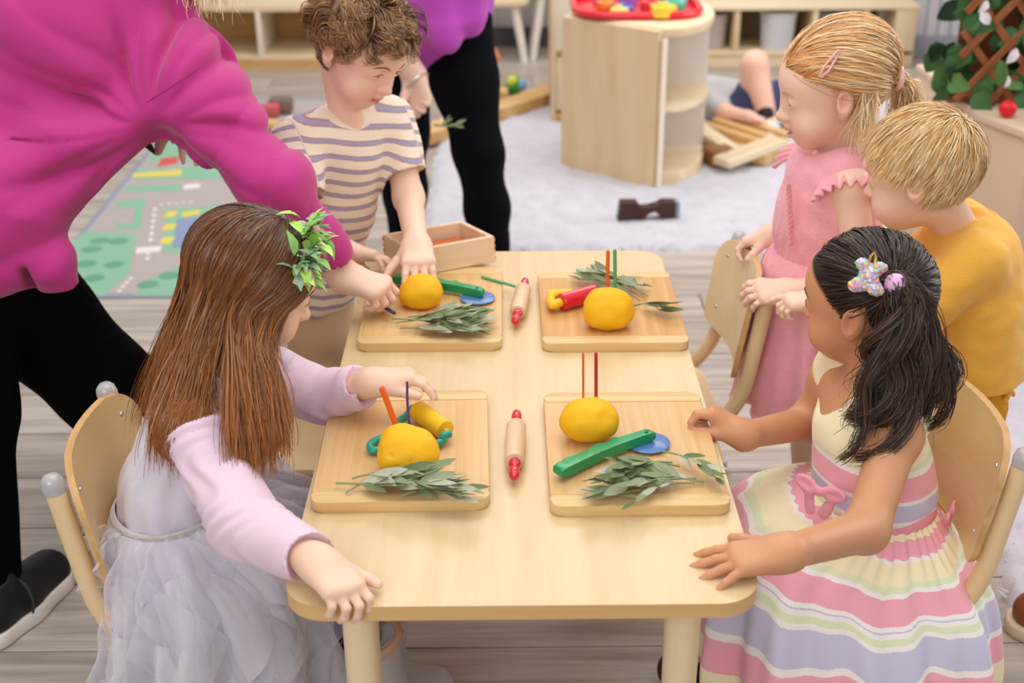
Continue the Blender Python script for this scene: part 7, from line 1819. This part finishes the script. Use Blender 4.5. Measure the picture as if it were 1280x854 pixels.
# ------------------------------------------------------------------ adult standing behind: purple shirt, black leggings
def adult_purple():
    g = thing('person', 'adult behind the table in purple shirt and black leggings with silver bangle', 'person', (-0.20, 3.60, 0.0))
    rng = np.random.default_rng(44)
    S = Soft()
    H = Head((-0.29, 3.50, 1.42), (0.3, -0.9, -0.3), (0, -0.2, 1), 1.12)
    S.chain([(-0.21, 3.60, 0.80), (-0.25, 3.58, 1.0), (-0.28, 3.55, 1.18), (-0.29, 3.54, 1.26)], [0.15, 0.13, 0.13, 0.07], 0.04); S.cap((-0.29, 3.54, 1.26), H.w((0, -0.03, -0.05)), 0.05, 0.048, 0.03)
    sh, el, wr = np.array((-0.42, 3.50, 1.16)), np.array((-0.3307, 3.4400, 0.8634)), np.array((-0.2345, 3.4200, 0.6586))
    S.chain([sh, el, wr], [0.055, 0.043, 0.030], 0.03); s2, e2, w2 = np.array((-0.12, 3.58, 1.16)), np.array((0.02, 3.62, 0.95)), np.array((-0.04, 3.50, 1.05)); S.chain([s2, e2, w2], [0.055, 0.043, 0.028], 0.03)
    S.cap(sh, s2, 0.06, 0.06, 0.04)
    kR, aR = np.array((-0.072, 3.50, 0.43)), np.array((-0.03, 3.58, 0.07)); kL, aL = np.array((-0.285, 3.66, 0.44)), np.array((-0.30, 3.70, 0.07))
    for h_, k_, a_ in (((-0.14, 3.58, 0.76), kR, aR), ((-0.27, 3.63, 0.76), kL, aL)):
        S.chain([h_, k_, a_], [0.09, 0.055, 0.036], 0.03); S.cap(a_ - np.array((0, 0, 0.03)), a_ + np.array((0.02, -0.13, -0.045)), 0.035, 0.026, 0.02)
    H.sdf(S)
    t1, b1 = hand(S, wr, (0.22, -0.42, -0.88), (-0.45, -0.75, 0.30), 'R', 0.150, ((22, 50, 30), (26, 52, 30), (30, 54, 30), (34, 54, 30)), (5, 1, -2, -6), thumb=(0.85, 0.35, 0.55), tcurl=(15, 20), wr=0.026)
    t2, b2 = hand(S, w2, (-0.3, -0.6, 0.2), (0, 0, -1), 'L', 0.15)
    soft_obj('body', S, skin_mat('skin_fair'), g, 0.007, [b1], lambda v: H.tint(v, paint(v, 'ecc8b4'), lin('c96a66'), lin('e6988a')))
    B = Soft(); PUR = mat('purple_cotton', 'c150c4', 0.75, 0.2, bump=0.2, bscale=300, sheen=0.2)
    B.chain([(-0.225, 3.59, 0.80), (-0.235, 3.59, 0.86), (-0.25, 3.58, 1.0), (-0.28, 3.55, 1.18)], [0.165, 0.16, 0.15, 0.14], 0.05, (1, 0, 0), 1.15)
    B.chain([(-0.1669, 3.4600, 0.8889), (-0.1528, 3.4400, 0.7704), (-0.1489, 3.4300, 0.7477)], [0.06, 0.045, 0.026], 0.03); B.chain([(-0.0808, 3.4700, 0.8866), (-0.0823, 3.4600, 0.7967), (-0.0784, 3.4600, 0.7781)], [0.05, 0.034, 0.022], 0.03)
    B.chain([sh, sh * 0.45 + el * 0.55], [0.085, 0.085], 0.04); B.chain([s2, e2, w2 * 0.7 + e2 * 0.3], [0.08, 0.07, 0.05], 0.03)
    B.chain([(-0.4473, 3.4800, 0.9074), (-0.4595, 3.4600, 0.8095)], [0.06, 0.045], 0.03)
    B.disp = lambda P: 0.006 * ngrain(P, 20, 1.0)
    soft_obj('shirt', B, PUR, g, 0.007)
    L = Soft()
    for h_, k_, a_ in (((-0.14, 3.58, 0.80), kR, aR), ((-0.27, 3.63, 0.80), kL, aL)): L.chain([h_, (np.array(h_) + k_) / 2, k_, (k_ + a_) / 2, a_], [0.108, 0.086, 0.064, 0.060, 0.046], 0.04)
    L.cap((-0.20, 3.60, 0.80), (-0.20, 3.60, 0.74), 0.13, 0.10, 0.05)
    L.cut((0, 0, 0.06), (0, 0, -1)); L.disp = lambda P: 0.002 * ngrain(P, 30, 1.0)
    soft_obj('leggings', L, mat('black_leggings', '090a12', 0.8, 0.08), g, 0.007)
    for a_ in (aR, aL):
        s = Soft(); s.cap(a_ + np.array((-0.005, 0.02, -0.032)), a_ + np.array((0.025, -0.15, -0.04)), 0.042, 0.034, 0.02); s.cut((0, 0, 0.001), (0, 0, -1)); s.cut((0, 0, 0.07), (0, 0, 1)); soft_obj('shoe', s, mat('trainer_black', '17161a', 0.55), g, 0.006)
    d = unit(wr - el); q = Vector(d).to_track_quat('Z', 'Y').to_matrix(); c = Vector(wr + d * 0.006) - g.location
    bm = bmesh.new(); add_tube(bm, [c + q @ Vector((0.038 * math.cos(a), 0.034 * math.sin(a), 0.006 * math.sin(2 * a))) for a in [2 * PI * k / 28 for k in range(29)]], 0.0035, 8, cap=False); bm_obj('bangle', bm, mat('bangle_silver', 'dcd8d6', 0.2, metal=0.6), g)
    n = 700; D = rdirs(n, rng, lambda dd: (dd[:, 2] > -0.1) | (dd[:, 1] < -0.2)); ts = np.linspace(0, 1, 8); lo = D.copy(); lo[:, 2] -= 0.9; lo[:, 1] -= 0.3; lo /= np.linalg.norm(lo, axis=1, keepdims=True)
    hair_mesh('hair', on_scalp(slerp(D, lo, ts), H, np.full((n, 8), 0.008)), 0.004, g, H.c, '5a4030', '7a5a40', HAIR, rng)
    t = thing('sage_sprig', 'short sage sprig held in the hand with the silver bangle', 'sage sprig', (-0.1646, 3.3700, 0.5435))
    bm = bmesh.new(); add_tube(bm, [(-0.02, 0, 0.0), (0.02, 0, -0.004), (0.055, 0, 0.006)], 0.003, 6); bm_obj('stem', bm, STEM, t)
    for (x, z, ry, s_) in ((0.0, 0.0, -0.5, 0.035), (0.018, 0.0, 0.1, 0.04), (0.034, 0.0, -0.4, 0.035), (0.03, 0, 0.3, 0.03), (0.01, 0.0, -1.1, 0.03)):
        o_ = link('leaf', sage_me[3 + int(s_ * 100) % 3], t); o_.location = (x, 0, z); o_.scale = (s_, s_, s_); o_.rotation_euler = (0.9, ry, 0)
adult_purple()

# ------------------------------------------------------------------ child lying on the rug behind the blocks
def child_lying():
    g = thing('person', 'child in grey tee and navy shorts lying on the rug behind the building planks', 'person', (0.93, 5.10, 0.0))
    S = Soft()
    H = Head((0.700, 5.30, 0.135), (-0.2, -0.75, 0.55), (-0.9, 0.3, 0.3), 1.0)
    ch, hp = np.array((0.84, 5.22, 0.115)), np.array((0.985, 5.10, 0.11))
    S.chain([ch, hp], [0.085, 0.085], 0.03); S.cap(ch + np.array((-0.08, 0.03, 0.02)), H.w((0, -0.02, -0.05)), 0.04, 0.038, 0.02)
    k1, a1 = np.array((0.968, 5.06, 0.295)), np.array((1.020, 4.98, 0.090)); k2, a2 = np.array((1.16, 5.18, 0.16)), np.array((1.30, 5.02, 0.06))
    S.chain([hp, k1, a1], [0.062, 0.052, 0.036], 0.02); S.chain([hp, k2, a2], [0.062, 0.046, 0.030], 0.02)
    S.cap(a1, a1 + np.array((0.0, -0.09, -0.04)), 0.03, 0.024, 0.02); S.cap(a2, a2 + np.array((0.09, -0.02, 0.0)), 0.03, 0.024, 0.02)
    sh, el, wr = np.array((0.80, 5.12, 0.14)), np.array((0.855, 4.99, 0.125)), np.array((0.935, 4.93, 0.125))
    S.chain([sh, el, wr], [0.036, 0.031, 0.023], 0.02); H.sdf(S)
    t1, b1 = hand(S, wr, (0.9, -0.2, -0.25), (0, 0, -1), 'R', 0.11)
    soft_obj('body', S, skin_mat('skin_fair'), g, 0.006, [b1], lambda v: H.tint(v, paint(v, 'edc0ac'), lin('c96a66'), lin('e6988a'), lin('8a6a48'), lambda L: np.clip((L[:, 2] - 0.02 - 0.5 * np.clip(L[:, 1], -0.06, 0.06)) / 0.01, 0, 1)))
    B = Soft(); B.chain([ch + np.array((-0.03, 0.01, 0)), ch * 0.4 + hp * 0.6], [0.098, 0.098], 0.03); B.chain([sh, sh * 0.4 + el * 0.6], [0.05, 0.05], 0.02); B.disp = lambda P: 0.004 * ngrain(P, 40, 1.0); B.cut((0, 0, 0.024), (0, 0, -1))
    soft_obj('tshirt', B, mat('grey_tee', 'c3c2c6', 0.85, 0.2), g, 0.006)
    L = Soft(); L.chain([ch * 0.25 + hp * 0.75, hp], [0.098, 0.098], 0.03); L.chain([hp, hp * 0.62 + k1 * 0.38], [0.085, 0.070], 0.02); L.chain([hp, hp * 0.2 + k2 * 0.8], [0.085, 0.066], 0.02); L.cut((0, 0, 0.024), (0, 0, -1)); L.disp = lambda P: 0.003 * ngrain(P, 40, 2.0)
    soft_obj('shorts', L, mat('navy_shorts', '42486a', 0.85, 0.2), g, 0.006)
    s = Soft(); s.chain([a1 + np.array((-0.012, 0, 0.035)), a1], [0.034, 0.036], 0.01); soft_obj('sock', s, mat('sock_black', '23262e', 0.8), g, 0.006)
    for a_, v in ((a1, np.array((0.0, -0.11, -0.035))), (a2, np.array((0.11, -0.02, 0.0)))):
        s = Soft(); s.cap(a_ + np.array((0.0, 0.02, -0.02)), a_ + v, 0.046, 0.038, 0.02); s.cut((0, 0, 0.024), (0, 0, -1)); soft_obj('shoe', s, mat('shoe_white', 'e4e0e0', 0.5), g, 0.006)
    rng = np.random.default_rng(9); n = 500; D = rdirs(n, rng, lambda dd: (dd[:, 2] > 0.25 * np.sign(dd[:, 1]))); ts = np.linspace(0, 1, 6); lo = D + np.array((0, -0.3, -0.4)); lo /= np.linalg.norm(lo, axis=1, keepdims=True)
    hair_mesh('hair', on_scalp(slerp(D, lo, ts), H, np.full((n, 6), 0.006)), 0.004, g, H.c, '7a5a3c', 'a07c50', HAIR, rng)
child_lying()

# ------------------------------------------------------------------ brown shoe at the right edge
bs = thing('brown_shoe', 'brown leather shoe with pale sole at the right edge of the rug', 'shoe', (0.985, 1.93, 0.0))
c0 = np.array((0.985, 1.93, 0.0)); tip = np.array((0.925, 1.935, 0.0)); heel = np.array((1.115, 1.90, 0.0))
s = Soft(); s.chain([heel + (0, 0, 0.045), (heel + tip) / 2 + (0, 0, 0.050), tip + (0.02, 0, 0.044)], [0.036, 0.038, 0.037], 0.02); s.ell(heel + (-0.01, 0, 0.105), (0.042, 0.03, 0.045), None, 0.004, 's'); s.cut((0, 0, 0.026), (0, 0, -1))
soft_obj('upper', s, mat('brown_leather', '8a4a2a', 0.4, 0.4, bump=0.2, bscale=200), bs, 0.004)
s = Soft(); s.chain([heel + (0, 0, 0.016), (heel + tip) / 2 + (0, 0, 0.016), tip + (0.015, 0, 0.016)], [0.041, 0.043, 0.042], 0.02); s.cut((0, 0, 0.0005), (0, 0, -1)); s.cut((0, 0, 0.028), (0, 0, 1))
soft_obj('sole', s, mat('sole_cream', 'e0cfb8', 0.6), bs, 0.004)
for k in range(4):
    bm = bmesh.new(); x = tip[0] + 0.045 + 0.018 * k; add_tube(bm, [(x - c0[0], -0.022 + 0.011 * j + 0.004, 0.0875 - 0.6 * abs((j - 2) * 0.011) ** 1.2) for j in range(5)], 0.003, 6); bm_obj('lace', bm, mat('lace_tan', 'c08a5a', 0.7), bs)
